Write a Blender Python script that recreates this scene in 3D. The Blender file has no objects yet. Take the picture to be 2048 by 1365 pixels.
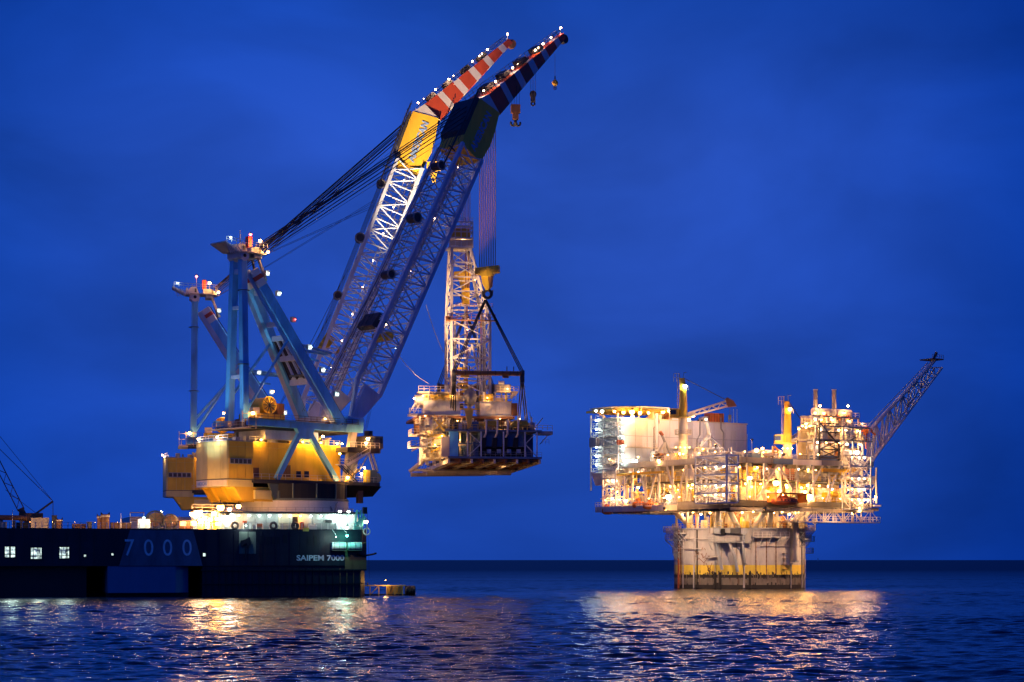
import bpy, math, random
from mathutils import Vector, Matrix
import numpy as np
R = math.radians
S = bpy.context.scene
COL = S.collection
# ------------------------------------------------------------------ camera, sky, exposure
F = 3982.0            # focal length in photograph pixels (70 mm)
CAMZ, HOR, CX = 7.7, 1120.0, 1024.0
cam = bpy.data.objects.new('camera', bpy.data.cameras.new('camera'))
COL.objects.link(cam); S.camera = cam
cam.location = (0, 0, CAMZ); cam.rotation_euler = (R(90), 0, 0)
cam.data.sensor_width = 36; cam.data.lens = 70
cam.data.shift_y = (HOR - 682.5) / 2048
cam.data.clip_start = 1; cam.data.clip_end = 60000

W = bpy.data.worlds.new('World'); S.world = W; W.use_nodes = True
wn, wl = W.node_tree.nodes, W.node_tree.links
bg = wn['Background']; bg.inputs[1].default_value = 1.0
tc = wn.new('ShaderNodeTexCoord')
sep = wn.new('ShaderNodeSeparateXYZ'); wl.new(tc.outputs['Generated'], sep.inputs[0])
ramp = wn.new('ShaderNodeValToRGB'); wl.new(sep.outputs['Z'], ramp.inputs[0])
cr = ramp.color_ramp
cr.elements[0].position = 0.0; cr.elements[0].color = (0.009, 0.055, 0.39, 1)
cr.elements[1].position = 1.0; cr.elements[1].color = (0.003, 0.030, 0.30, 1)
for p, c in ((0.035, (0.012, 0.064, 0.43)), (0.12, (0.019, 0.078, 0.49)), (0.20, (0.021, 0.084, 0.52)), (0.27, (0.009, 0.062, 0.43)), (0.36, (0.006, 0.055, 0.40))):
    e = cr.elements.new(p); e.color = (*c, 1)
mp = wn.new('ShaderNodeMapping'); mp.inputs['Scale'].default_value = (1.6, 1.6, 3.0)
mp.inputs['Rotation'].default_value = (0, R(14), 0)
wl.new(tc.outputs['Generated'], mp.inputs[0])
nz = wn.new('ShaderNodeTexNoise'); nz.inputs['Scale'].default_value = 4.2; nz.inputs['Detail'].default_value = 5
nz.inputs['Roughness'].default_value = 0.5; nz.inputs['Distortion'].default_value = 0.4
wl.new(mp.outputs[0], nz.inputs[0])
mr = wn.new('ShaderNodeMapRange'); mr.inputs[1].default_value = 0.3; mr.inputs[2].default_value = 0.7
mr.inputs[3].default_value = 0.72; mr.inputs[4].default_value = 1.16
wl.new(nz.outputs[0], mr.inputs[0])
# sky gradient with the lens vignette put in, darker towards both sides
gx = wn.new('ShaderNodeMapRange'); gx.inputs[1].default_value = -0.3; gx.inputs[2].default_value = 0.3
gx.inputs[3].default_value = 0.0; gx.inputs[4].default_value = 1.0
wl.new(sep.outputs['X'], gx.inputs[0])
xr_ = wn.new('ShaderNodeValToRGB'); wl.new(gx.outputs[0], xr_.inputs[0]); xe = xr_.color_ramp
xe.interpolation = 'B_SPLINE'
xe.elements[0].position = 0.0; xe.elements[0].color = (.12, .68, .84, 1); xe.elements[1].position = 1.0; xe.elements[1].color = (.04, .44, .62, 1)
for p, c in ((.14, (.62, .86, .94)), (.34, (1.0, 1.0, 1.0)), (.62, (1.10, 1.0, 0.96)), (.82, (.62, .84, .92)), (.94, (.05, .48, .68))):
    e = xe.elements.new(p); e.color = (*c, 1)
vx = wn.new('ShaderNodeVectorMath'); vx.operation = 'MULTIPLY'; wl.new(ramp.outputs[0], vx.inputs[0]); wl.new(xr_.outputs[0], vx.inputs[1])
vm = wn.new('ShaderNodeVectorMath'); vm.operation = 'SCALE'
wl.new(vx.outputs[0], vm.inputs[0]); wl.new(mr.outputs[0], vm.inputs['Scale'])
sky = wn.new('ShaderNodeTexSky'); sky.sky_type = 'NISHITA'; sky.sun_disc = False
sky.sun_elevation = R(0.5); sky.sun_rotation = R(250)
vs = wn.new('ShaderNodeVectorMath'); vs.operation = 'MULTIPLY'
vs.inputs[1].default_value = (0.0003, 0.0008, 0.004)
wl.new(sky.outputs[0], vs.inputs[0])
va = wn.new('ShaderNodeVectorMath'); va.operation = 'ADD'
wl.new(vm.outputs[0], va.inputs[0]); wl.new(vs.outputs[0], va.inputs[1]); wl.new(va.outputs[0], bg.inputs[0])

sl = bpy.data.lights.new('sun', 'SUN'); sl.energy = 0.06; sl.angle = R(30); sl.color = (0.15, 0.42, 1.0)
so = bpy.data.objects.new('sun', sl); COL.objects.link(so); so.rotation_euler = (R(62), 0, R(-35))

S.view_settings.view_transform = 'Standard'; S.view_settings.look = 'None'
S.view_settings.exposure = 0; S.view_settings.gamma = 1; S.view_settings.use_curve_mapping = False
S.render.engine = 'CYCLES'
cy = S.cycles
cy.use_denoising = True; cy.use_adaptive_sampling = False
cy.max_bounces = 5; cy.diffuse_bounces = 2; cy.glossy_bounces = 2; cy.transmission_bounces = 2; cy.transparent_max_bounces = 4
cy.caustics_reflective = False; cy.caustics_refractive = False
cy.sample_clamp_indirect = 6; cy.sample_clamp_direct = 30
try: cy.denoiser = 'OPENIMAGEDENOISE'
except Exception: pass

# ------------------------------------------------------------------ helpers
MATS = {}
def mat(name, col, rough=0.55, metal=0.0, var=0.25, scale=0.35, rust=0.0, emit=None, es=0, spec=0.5):
    m = bpy.data.materials.new(name); m.use_nodes = True; MATS[name] = m
    n, l = m.node_tree.nodes, m.node_tree.links
    b = n['Principled BSDF']; b.inputs['Roughness'].default_value = rough; b.inputs['Metallic'].default_value = metal
    b.inputs['Specular IOR Level'].default_value = spec
    if emit:
        b.inputs['Base Color'].default_value = (*col, 1)
        b.inputs['Emission Color'].default_value = (*emit, 1); b.inputs['Emission Strength'].default_value = es
        return m
    g = n.new('ShaderNodeNewGeometry')
    mpn = n.new('ShaderNodeMapping'); mpn.inputs['Scale'].default_value = (1, 1, 0.3)
    l.new(g.outputs['Position'], mpn.inputs[0])
    t = n.new('ShaderNodeTexNoise'); t.inputs['Scale'].default_value = scale; t.inputs['Detail'].default_value = 6; t.inputs['Roughness'].default_value = 0.65
    l.new(mpn.outputs[0], t.inputs[0])
    r = n.new('ShaderNodeMapRange'); r.inputs[1].default_value = 0.3; r.inputs[2].default_value = 0.7
    r.inputs[3].default_value = 1 - var; r.inputs[4].default_value = 1 + var * 0.5
    l.new(t.outputs[0], r.inputs[0])
    v = n.new('ShaderNodeVectorMath'); v.operation = 'SCALE'; v.inputs[0].default_value = col
    l.new(r.outputs[0], v.inputs['Scale'])
    out = v.outputs[0]
    if rust:
        t2 = n.new('ShaderNodeTexNoise'); t2.inputs['Scale'].default_value = 0.8; t2.inputs['Detail'].default_value = 8
        mp2 = n.new('ShaderNodeMapping'); mp2.inputs['Scale'].default_value = (1, 1, 0.12)
        l.new(g.outputs['Position'], mp2.inputs[0]); l.new(mp2.outputs[0], t2.inputs[0])
        r2 = n.new('ShaderNodeMapRange'); r2.inputs[1].default_value = 0.58; r2.inputs[2].default_value = 0.72; r2.inputs[4].default_value = rust
        l.new(t2.outputs[0], r2.inputs[0])
        mx = n.new('ShaderNodeMix'); mx.data_type = 'RGBA'; l.new(r2.outputs[0], mx.inputs[0])
        l.new(out, mx.inputs[6]); mx.inputs[7].default_value = (0.09, 0.035, 0.015, 1); out = mx.outputs[2]
    l.new(out, b.inputs['Base Color'])
    return m
mat('white_paint', (0.74, 0.71, 0.66), 0.5, rust=0.25)
mat('clean_white', (0.74, 0.71, 0.68), 0.55, var=0.16, rust=0.16)
mat('grey_paint', (0.36, 0.37, 0.38), 0.55, rust=0.35)
mat('grey_girder', (0.26, 0.26, 0.27), 0.55, rust=0.5)
mat('dark_steel', (0.055, 0.055, 0.06), 0.6, rust=0.5)
mat('rope_steel', (0.03, 0.028, 0.03), 0.5, var=0.1)
mat('hoist_wire', (0.17, 0.075, 0.035), 0.4, var=0.1)
mat('boom_blue', (0.56, 0.66, 0.82), 0.45, rust=0.12)
mat('frame_blue', (0.16, 0.58, 0.98), 0.5, rust=0.3, var=0.35)
mat('crane_yellow', (0.80, 0.50, 0.035), 0.45, rust=0.25, var=0.15)
mat('panel_yellow', (0.74, 0.62, 0.22), 0.5, rust=0.10, var=0.12)  # khaki tint of white and blue lamplight put into this yellow
mat('rail_yellow', (0.85, 0.60, 0.10), 0.5)
mat('jib_red', (0.62, 0.085, 0.03), 0.5, var=0.18)
mat('jib_white', (0.80, 0.76, 0.72), 0.5, var=0.12)
mat('orange_paint', (0.72, 0.20, 0.03), 0.4)
mat('brown_steel', (0.22, 0.10, 0.045), 0.6, rust=0.6)
mat('maroon_paint', (0.42, 0.10, 0.04), 0.5)
mat('hull_navy', (0.010, 0.013, 0.028), 0.5, rust=0.35, var=0.6, scale=0.25)
mat('hull_plate_navy', (0.014, 0.017, 0.032), 0.5, rust=0.5, var=0.6, scale=0.3)
mat('house_paint', (0.36, 0.40, 0.38), 0.6, rust=0.2)
mat('hull_black', (0.006, 0.008, 0.014), 0.5, var=0.4)
mat('hull_grey', (0.12, 0.145, 0.20), 0.55, rust=0.25, var=0.45)
mat('column_blue', (0.09, 0.20, 0.36), 0.6, var=0.12)
mat('letter_white', (0.78, 0.80, 0.82), 0.6, var=0.3, scale=1.2)
mat('letter_blue', (0.22, 0.36, 0.66), 0.6, var=0.2)
mat('spar_white', (0.46, 0.42, 0.39), 0.65, rust=0.75, var=0.3)
mat('spar_yellow', (0.78, 0.55, 0.06), 0.6, rust=0.3)
mat('spar_growth', (0.20, 0.16, 0.12), 0.8, rust=0.9, var=0.6, scale=0.8)
mat('spar_dark', (0.03, 0.022, 0.016), 0.8)
mat('deck_dark', (0.045, 0.042, 0.04), 0.7, rust=0.4)
mat('module_blue', (0.09, 0.16, 0.30), 0.55, var=0.3)
mat('black_gap', (0.01, 0.01, 0.012), 0.7)
mat('glass_dark', (0.02, 0.025, 0.035), 0.15, var=0.05)
mat('teal_paint', (0.10, 0.45, 0.42), 0.5)
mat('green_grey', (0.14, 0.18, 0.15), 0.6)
mat('cream', (0.70, 0.60, 0.42), 0.55, rust=0.2)
mat('warm_lens', (1, .8, .5), emit=(1.0, 0.42, 0.10), es=380)
mat('yellow_lens', (1, .7, .3), emit=(1.0, 0.42, 0.07), es=160)
mat('cool_lens', (.8, 1, .9), emit=(0.80, 1.0, 0.92), es=65)
mat('pink_lens', (1, .8, .9), emit=(1.0, 0.60, 0.34), es=160)
mat('green_lens', (.2, 1, .6), emit=(0.10, 1.0, 0.72), es=220)
mat('red_lens', (1, .1, .05), emit=(1.0, 0.10, 0.08), es=18)
mat('lit_pane', (.8, .9, .8), emit=(0.62, 0.80, 0.70), es=0.95)
mat('lit_pane_warm', (.9, .7, .3), emit=(1.0, 0.60, 0.16), es=2.6)
M_ = MATS

def pane_noise():      # what shows inside the lit openings is uneven
    m = M_['lit_pane']; n, l = m.node_tree.nodes, m.node_tree.links; b = n['Principled BSDF']
    g = n.new('ShaderNodeNewGeometry'); t = n.new('ShaderNodeTexNoise'); t.inputs['Scale'].default_value = 1.6; t.inputs['Detail'].default_value = 3
    l.new(g.outputs['Position'], t.inputs[0]); r = n.new('ShaderNodeMapRange'); r.inputs[1].default_value = .38; r.inputs[2].default_value = .62; r.inputs[3].default_value = .12; r.inputs[4].default_value = 1.9
    l.new(t.outputs[0], r.inputs[0]); l.new(r.outputs[0], b.inputs['Emission Strength'])
pane_noise()
TM = {}     # matrices of the things
def thing(name, label, cat, loc=(0, 0, 0), rz=0.0, group=None):
    o = bpy.data.objects.new(name, None); COL.objects.link(o); o.empty_display_size = 1
    o.location = loc; o.rotation_euler = (0, 0, rz)
    o['label'] = label; o['category'] = cat
    if group: o['group'] = group
    TM[o.name] = Matrix.Translation(loc) @ Matrix.Rotation(rz, 4, 'Z')
    return o
def P(px, py, D): return Vector(((px - CX) * D / F, D, CAMZ + (HOR - py) * D / F))
def on(t, px, py, axis, val):
    """the point of a sight line where local coordinate axis of thing t equals val"""
    I = TM[t.name].inverted(); a = I @ Vector((0, 0, CAMZ)); b = I @ P(px, py, 100.0)
    k = (val - a[axis]) / (b[axis] - a[axis]); return a + (b - a) * k
def loc(t, p): return TM[t.name].inverted() @ Vector(p)

def frame(a, b, up=Vector((0, 0, 1))):
    d = Vector(b) - Vector(a); L = d.length; z = d / L
    if abs(z.dot(up)) > 0.99: up = Vector((1, 0, 0))
    x = up.cross(z).normalized(); y = z.cross(x)
    return x, y, z, L
class MB:
    def __init__(s): s.v = []; s.f = []
    def add(s, vs, fs):
        k = len(s.v); s.v += [tuple(v) for v in vs]; s.f += [tuple(i + k for i in f) for f in fs]; return s
    def hexa(s, c):   # c: four corners of one end, four of the other
        return s.add(c, [(3, 2, 1, 0), (4, 5, 6, 7), (0, 1, 5, 4), (1, 2, 6, 5), (2, 3, 7, 6), (3, 0, 4, 7)])
    def box(s, x0, x1, y0, y1, z0, z1):
        return s.hexa([(x0, y0, z0), (x1, y0, z0), (x1, y1, z0), (x0, y1, z0), (x0, y0, z1), (x1, y0, z1), (x1, y1, z1), (x0, y1, z1)])
    def bar(s, a, b, w, h=None, up=Vector((0, 0, 1))):
        h = h or w; x, y, z, L = frame(a, b, up); a = Vector(a); b = Vector(b); x = x * w / 2; y = y * h / 2
        return s.hexa([a - x - y, a + x - y, a + x + y, a - x + y, b - x - y, b + x - y, b + x + y, b - x + y])
    def tube(s, a, b, r, n=8, r2=None):
        r2 = r if r2 is None else r2; x, y, z, L = frame(a, b); a = Vector(a); b = Vector(b)
        vs = []
        for (c, rr) in ((a, r), (b, r2)):
            for i in range(n):
                t = 2 * math.pi * i / n; vs.append(c + x * math.cos(t) * rr + y * math.sin(t) * rr)
        fs = [(i, (i + 1) % n, n + (i + 1) % n, n + i) for i in range(n)] + [tuple(range(n - 1, -1, -1)), tuple(range(n, 2 * n))]
        return s.add(vs, fs)
    def path(s, pts, r, n=6):
        for a, b in zip(pts[:-1], pts[1:]): s.tube(a, b, r, n)
        return s
    def lathe(s, prof, c=(0, 0, 0), n=48, a0=0, a1=None):
        full = a1 is None; a1 = a0 + 2 * math.pi if full else a1; m = n if full else n + 1
        vs = [(c[0] + r * math.cos(a0 + (a1 - a0) * i / n), c[1] + r * math.sin(a0 + (a1 - a0) * i / n), c[2] + z) for r, z in prof for i in range(m)]
        fs = []
        for j in range(len(prof) - 1):
            for i in range(n):
                k = (i + 1) % m if full else i + 1
                fs.append((j * m + i, j * m + k, (j + 1) * m + k, (j + 1) * m + i))
        return s.add(vs, fs)
    def prism(s, pts, vec):
        n = len(pts); pts = [Vector(p) for p in pts]; vec = Vector(vec)
        return s.add(pts + [p + vec for p in pts], [tuple(range(n - 1, -1, -1)), tuple(range(n, 2 * n))] + [(i, (i + 1) % n, n + (i + 1) % n, n + i) for i in range(n)])
    def torus(s, c, R0, r, axis, n=16, m=6):
        x, y, z, _ = frame((0, 0, 0), axis); c = Vector(c); vs = []
        for i in range(n):
            t = 2 * math.pi * i / n; d = x * math.cos(t) + y * math.sin(t)
            for j in range(m):
                u = 2 * math.pi * j / m; vs.append(c + d * (R0 + r * math.cos(u)) + z * r * math.sin(u))
        return s.add(vs, [(i * m + j, ((i + 1) % n) * m + j, ((i + 1) % n) * m + (j + 1) % m, i * m + (j + 1) % m) for i in range(n) for j in range(m)])
    def rail(s, pts, h=1.15, step=2.0, w=0.09, rails=(1.0, 0.5)):
        for a, b in zip(pts[:-1], pts[1:]):
            a = Vector(a); b = Vector(b); L = (b - a).length; n = max(1, round(L / step))
            for k in rails: s.bar(a + Vector((0, 0, h * k)), b + Vector((0, 0, h * k)), w)
            for i in range(n + 1):
                p = a + (b - a) * i / n; s.bar(p, p + Vector((0, 0, h)), w)
        return s
    def stair(s, a, b, w=0.9, side=Vector((0, 1, 0)), h=1.1):
        a = Vector(a); b = Vector(b); side = Vector(side).normalized() * w / 2
        for q in (-side, side):
            s.bar(a + q, b + q, 0.12, 0.3); s.bar(a + q + Vector((0, 0, h)), b + q + Vector((0, 0, h)), 0.09)
        n = max(3, int((b - a).length / 0.8))
        for i in range(n + 1):
            p = a + (b - a) * i / n; s.bar(p - side, p + side, 0.25, 0.05)
            if i % 3 == 0: s.bar(p - side, p - side + Vector((0, 0, h)), 0.08)
        return s
    def build(s, name, m, parent=None, label=None, kind=None, smooth=False):
        me = bpy.data.meshes.new(name); me.from_pydata(s.v, [], s.f); me.materials.append(M_[m] if isinstance(m, str) else m)
        if smooth: me.shade_smooth()
        o = bpy.data.objects.new(name, me); COL.objects.link(o)
        if parent: o.parent = parent
        if label: o['label'] = label
        if kind: o['kind'] = kind
        return o
def tag(o, label, cat, group=None):
    o['label'] = label; o['category'] = cat
    if group: o['group'] = group
    return o
UNIT = {}
def unit(shape, m):
    k = (shape, m)
    if k not in UNIT:
        b = MB()
        if shape == 'box': b.box(-.5, .5, -.5, .5, 0, 1)
        elif shape == 'cyl': b.tube((0, 0, 0), (0, 0, 1), .5, 8)
        elif shape == 'rope': b.tube((0, 0, 0), (0, 0, 1), .5, 5)
        elif shape == 'drum': b.tube((0, 0, 0), (0, 0, 1), .5, 20)
        me = bpy.data.meshes.new(shape + '_unit'); me.from_pydata(b.v, [], b.f); me.materials.append(M_[m])
        if shape != 'box':
            me.shade_smooth(); me.polygons[-1].use_smooth = False; me.polygons[-2].use_smooth = False
        UNIT[k] = me
    return UNIT[k]
def barobj(name, parent, a, b, w, h=None, m='boom_blue', shape='box', up=Vector((0, 0, 1))):
    h = h or w; x, y, z, L = frame(a, b, up); a = Vector(a)
    o = bpy.data.objects.new(name, unit(shape, m)); COL.objects.link(o); o.parent = parent
    o.matrix_basis = Matrix(((x.x * w, y.x * h, z.x * L, a.x), (x.y * w, y.y * h, z.y * L, a.y), (x.z * w, y.z * h, z.z * L, a.z), (0, 0, 0, 1)))
    return o
def boxobj(name, parent, x0, x1, y0, y1, z0, z1, m):
    o = bpy.data.objects.new(name, unit('box', m)); COL.objects.link(o); o.parent = parent
    o.matrix_basis = Matrix(((x1 - x0, 0, 0, (x0 + x1) / 2), (0, y1 - y0, 0, (y0 + y1) / 2), (0, 0, z1 - z0, z0), (0, 0, 0, 1)))
    return o
LAMPS = {}
def lampmesh(m):
    if m not in LAMPS:
        b = MB(); prof = [(0.02, -0.5), (0.35, -0.38), (0.5, -0.05), (0.42, 0.25)]
        b.lathe(prof, n=10); nf = len(b.f)
        b.lathe([(0.42, 0.25), (0.55, 0.28), (0.3, 0.62), (0.06, 0.75), (0.06, 1.0)], n=8)
        me = bpy.data.meshes.new('lamp_' + m); me.from_pydata(b.v, [], b.f)
        me.materials.append(M_[m]); me.materials.append(M_['dark_steel'])
        for i, p in enumerate(me.polygons): p.material_index = 0 if i < nf else 1
        me.shade_smooth(); LAMPS[m] = me
    return LAMPS[m]
LCOL = {'warm_lens': (1.0, 0.56, 0.22), 'yellow_lens': (1.0, 0.50, 0.10), 'cool_lens': (0.78, 1.0, 0.92), 'pink_lens': (1.0, 0.66, 0.42), 'red_lens': (1, .1, .05), 'green_lens': (.08, 1, .66)}
LIGHTDATA = {}
def lamp(parent, p, kind='warm_lens', size=0.6, power=0, name='lamp', down=0.55):
    o = bpy.data.objects.new(name, lampmesh(kind)); COL.objects.link(o); o.parent = parent
    o.location = p; o.scale = (size,) * 3
    if power:
        k = (kind, round(power))
        if k not in LIGHTDATA:
            L = bpy.data.lights.new('lamp_light', 'POINT'); L.energy = power; L.color = LCOL[kind]; L.shadow_soft_size = 0.25; LIGHTDATA[k] = L
        q = bpy.data.objects.new('lamp_light', LIGHTDATA[k]); COL.objects.link(q); q.parent = parent
        q.location = Vector(p) + Vector((0, 0, -size * down))
    return o
def flood(parent, a, target, power, col, angle=30, blend=0.6, size=0.9, lens='warm_lens'):
    """a floodlight fitting: a drum housing with a lens that faces the target, and its spot lamp"""
    a = Vector(a); t = Vector(target); d = (t - a).normalized()
    h = MB(); h.tube(a - d * size * 0.8, a, size * 0.35, 10, size * 0.5); h.bar(a - d * size * 0.4, a - d * size * 0.4 - Vector((0, 0, size)), 0.12)
    ho = h.build('floodlight', 'dark_steel', parent)
    e = MB(); e.tube(a + d * 0.01, a + d * 0.06, size * 0.44, 10); e.build('lens', lens, ho)
    L = bpy.data.lights.new('flood_light', 'SPOT'); L.energy = power; L.color = col; L.spot_size = R(angle); L.spot_blend = blend; L.shadow_soft_size = 0.4
    q = bpy.data.objects.new('flood_light', L); COL.objects.link(q); q.parent = parent
    q.location = a + d * 0.5; q.rotation_euler = d.to_track_quat('-Z', 'Y').to_euler()
    return ho
def text(name, body, parent, origin, xdir, updir, height, m, width=None, ext=0.04, bold=0.0):
    cu = bpy.data.curves.new('t', 'FONT'); cu.body = body; cu.size = 1; cu.extrude = 0.0; cu.offset = bold
    to = bpy.data.objects.new('t', cu); COL.objects.link(to)
    dg = bpy.context.evaluated_depsgraph_get(); me0 = to.evaluated_get(dg).to_mesh()
    vs = [v.co.copy() for v in me0.vertices]; fs = [tuple(p.vertices) for p in me0.polygons]
    to.to_mesh_clear() if False else None
    xs = [v.x for v in vs]; ys = [v.y for v in vs]; x0, x1, y0, y1 = min(xs), max(xs), min(ys), max(ys)
    bpy.data.objects.remove(to); bpy.data.curves.remove(cu)
    sy = height / (y1 - y0); sx = (width / (x1 - x0)) if width else sy
    X = Vector(xdir).normalized(); U = Vector(updir).normalized(); N = X.cross(U); O = Vector(origin)
    n = len(vs); front = [O + X * (v.x - x0) * sx + U * (v.y - y0) * sy + N * ext for v in vs]
    back = [p - N * ext * 1.5 for p in front]
    ec = {}
    for f in fs:
        for i in range(len(f)):
            e = (f[i], f[(i + 1) % len(f)]); ec[e] = 1
    side = [(a, b, n + b, n + a) for (a, b) in ec if (b, a) not in ec]
    side = [(b, a, n + a, n + b) for (a, b, _, _) in side]
    g = MB(); g.add(front + back, fs + side)
    return g.build(name, m, parent)
def hexpanel(name, c, m, parent): return MB().hexa(c).build(name, m, parent)
# ------------------------------------------------------------------ sea
def build_sea():
    rng = np.random.default_rng(4)
    ts = np.concatenate([[-60, -12, -4, -1.6, -.8, -.5], np.linspace(-.36, .36, 420), [.5, .8, 1.6, 4, 12, 60]])
    ys = np.concatenate([100 * np.exp(np.linspace(0, math.log(11.0), 1400)), [1250, 1500, 1900, 2500, 3500, 5200, 8000, 13000, 22000, 45000]])
    Tg, Y = np.meshgrid(ts, ys); X = Tg * Y
    sp = Y * 0.0017
    Z = np.zeros_like(X); DX = np.zeros_like(X)
    for i in range(130):
        lam = 0.65 * (8.5 / 0.65) ** rng.random(); k = 2 * math.pi / lam
        th = rng.normal(math.radians(-97), 0.5); kx, ky = math.cos(th) * k, math.sin(th) * k
        amp = lam * (0.0066 if lam < 1.8 else 0.0039 if lam < 3.5 else 0.0029) * (0.6 + 0.8 * rng.random())
        fade = np.clip((lam / sp - 2.2) / 2.0, 0, 1) * np.clip((0.5 - np.abs(Tg)) / 0.14, 0, 1)
        ph = kx * X + ky * Y + rng.random() * 6.28
        s = np.sin(ph); Z += amp * fade * (s + 0.25 * np.cos(2 * ph)); DX += amp * fade * np.cos(ph) * math.cos(th) * 0.8
    grp = 0.75 + 0.35 * np.sin(X * 0.021 + 1.3 + Y * 0.008) * np.sin(Y * 0.045 + X * 0.006)
    Z *= grp; X = X + DX
    ny, nx = X.shape
    co = np.stack([X, Y, Z], -1).reshape(-1, 3)
    near = np.stack([np.sign(ts) * np.abs(ts) * 100, np.full(nx, -4000.0), np.zeros(nx)], -1)
    near[:, 0] = ts * 4000
    co = np.concatenate([near, co]); ny += 1
    idx = np.arange(nx * ny).reshape(ny, nx)
    q = np.stack([idx[:-1, :-1], idx[:-1, 1:], idx[1:, 1:], idx[1:, :-1]], -1).reshape(-1, 4)
    me = bpy.data.meshes.new('sea'); me.vertices.add(len(co)); me.vertices.foreach_set('co', co.ravel())
    me.loops.add(q.size); me.loops.foreach_set('vertex_index', q.ravel().astype(np.int32))
    me.polygons.add(len(q)); me.polygons.foreach_set('loop_start', np.arange(0, q.size, 4, dtype=np.int32))
    me.update(); me.shade_smooth()
    m = bpy.data.materials.new('sea_water'); m.use_nodes = True; n, l = m.node_tree.nodes, m.node_tree.links
    b = n['Principled BSDF']; b.inputs['Base Color'].default_value = (0.001, 0.004, 0.022, 1)
    b.inputs['IOR'].default_value = 1.33
    g = n.new('ShaderNodeNewGeometry')
    sy = n.new('ShaderNodeSeparateXYZ'); l.new(g.outputs['Position'], sy.inputs[0])
    rg = n.new('ShaderNodeMapRange'); rg.inputs[1].default_value = 150; rg.inputs[2].default_value = 1500; rg.inputs[3].default_value = 0.055; rg.inputs[4].default_value = 0.5
    l.new(sy.outputs['Y'], rg.inputs[0]); l.new(rg.outputs[0], b.inputs['Roughness'])
    prev = None
    for sc, dist, st in ((0.9, 0.10, 1.0), (3.0, 0.05, 1.0), (8.0, 0.012, 1.0)):
        mpn = n.new('ShaderNodeMapping'); mpn.inputs['Scale'].default_value = (0.5, 1.0, 1.0); mpn.inputs['Rotation'].default_value = (0, 0, R(12))
        l.new(g.outputs['Position'], mpn.inputs[0])
        t = n.new('ShaderNodeTexNoise'); t.inputs['Scale'].default_value = sc; t.inputs['Detail'].default_value = 3; t.inputs['Roughness'].default_value = 0.5
        l.new(mpn.outputs[0], t.inputs[0])
        bu = n.new('ShaderNodeBump'); bu.inputs['Distance'].default_value = dist; bu.inputs['Strength'].default_value = st
        l.new(t.outputs[0], bu.inputs['Height'])
        if prev: l.new(prev.outputs[0], bu.inputs['Normal'])
        prev = bu
    l.new(prev.outputs[0], b.inputs['Normal'])
    me.materials.append(m)
    o = bpy.data.objects.new('sea', me); COL.objects.link(o); o['kind'] = 'structure'; o['label'] = 'dark blue rippled sea reaching to the horizon'
build_sea()

# ------------------------------------------------------------------ crane vessel
V = thing('crane_vessel', 'long dark crane vessel hull lettered SAIPEM 7000 with a floodlit deck', 'ship', (-30.7, 423, 0), R(15.6))
DK = 14.1
h = MB()
h.prism([(-230, 0, 6.4), (-1.2, 0, 6.4), (0, 1.2, 6.4), (0, 87, 6.4), (-230, 87, 6.4)], (0, 0, DK - 6.4))
h.build('deck_box', 'hull_navy', V)
x405 = on(V, 405, 1150, 1, 0).x; x378 = on(V, 378, 1150, 1, 0).x; x350 = on(V, 350, 1150, 1, 0).x; x215 = on(V, 215, 1150, 1, 0).x
c = MB()
c.prism([(x405, 0.3, -3), (-1.5, 0.3, -3), (-0.3, 1.5, -3), (-0.3, 26, -3), (x405, 26, -3)], (0, 0, 9.4))
c.build('column', 'hull_navy', V)
MB().prism([(x215, -0.9, 0.9), (x350, -0.9, 0.9), (x378, 1.6, 0.9), (x378, 20, 0.9), (x215, 20, 0.9)], (0, 0, 5.45)).build('column', 'column_blue', V, label='pale blue column front')
MB().box(x215 - .1, x378 + .1, 1.8, 19, -3, 0.9).build('column_base', 'hull_black', V)
MB().box(-230, x215 - 4, 3.5, 26, -3, 6.4).build('column', 'hull_black', V)
MB().box(-230, -4, 60, 86, -3, 6.4).build('column', 'hull_black', V)
MB().box(-230, 0, 26, 60, -3, 0.4).build('pontoon', 'hull_black', V)
# flared grey anchor flat with the big number
xa, xb = on(V, 250, 1070, 1, 0).x, on(V, 398, 1070, 1, 0).x; xc, xd = on(V, 238, 1130, 1, 0).x, on(V, 404, 1130, 1, 0).x
MB().hexa([(xa + 1, -0.12, DK - .3), (xb - 1.2, -0.12, DK - .3), (xb - 1.2, 0.3, DK - .3), (xa + 1, .3, DK - .3), (xc, -1.1, 6.45), (xd, -1.1, 6.45), (xd, .3, 6.45), (xc, .3, 6.45)]).build('hull_flare', 'hull_grey', V)
for ch, px in (('7', 250), ('0', 288), ('0', 326), ('0', 365)):
    a = on(V, px, 1112, 1, -0.7)
    text('hull_digit', ch, V, (a.x, -0.82, a.z), (1, 0, 0), (0, 0.13, 1), 3.4, 'letter_white', 1.9, 0.05)
a = on(V, 593, 1122, 1, -0.05)
text('hull_name', 'SAIPEM 7000', V, (a.x, -0.06, a.z), (1, 0, 0), (0, 0, 1), 1.2, 'letter_white', 10.2, 0.04, 0.03)
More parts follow.
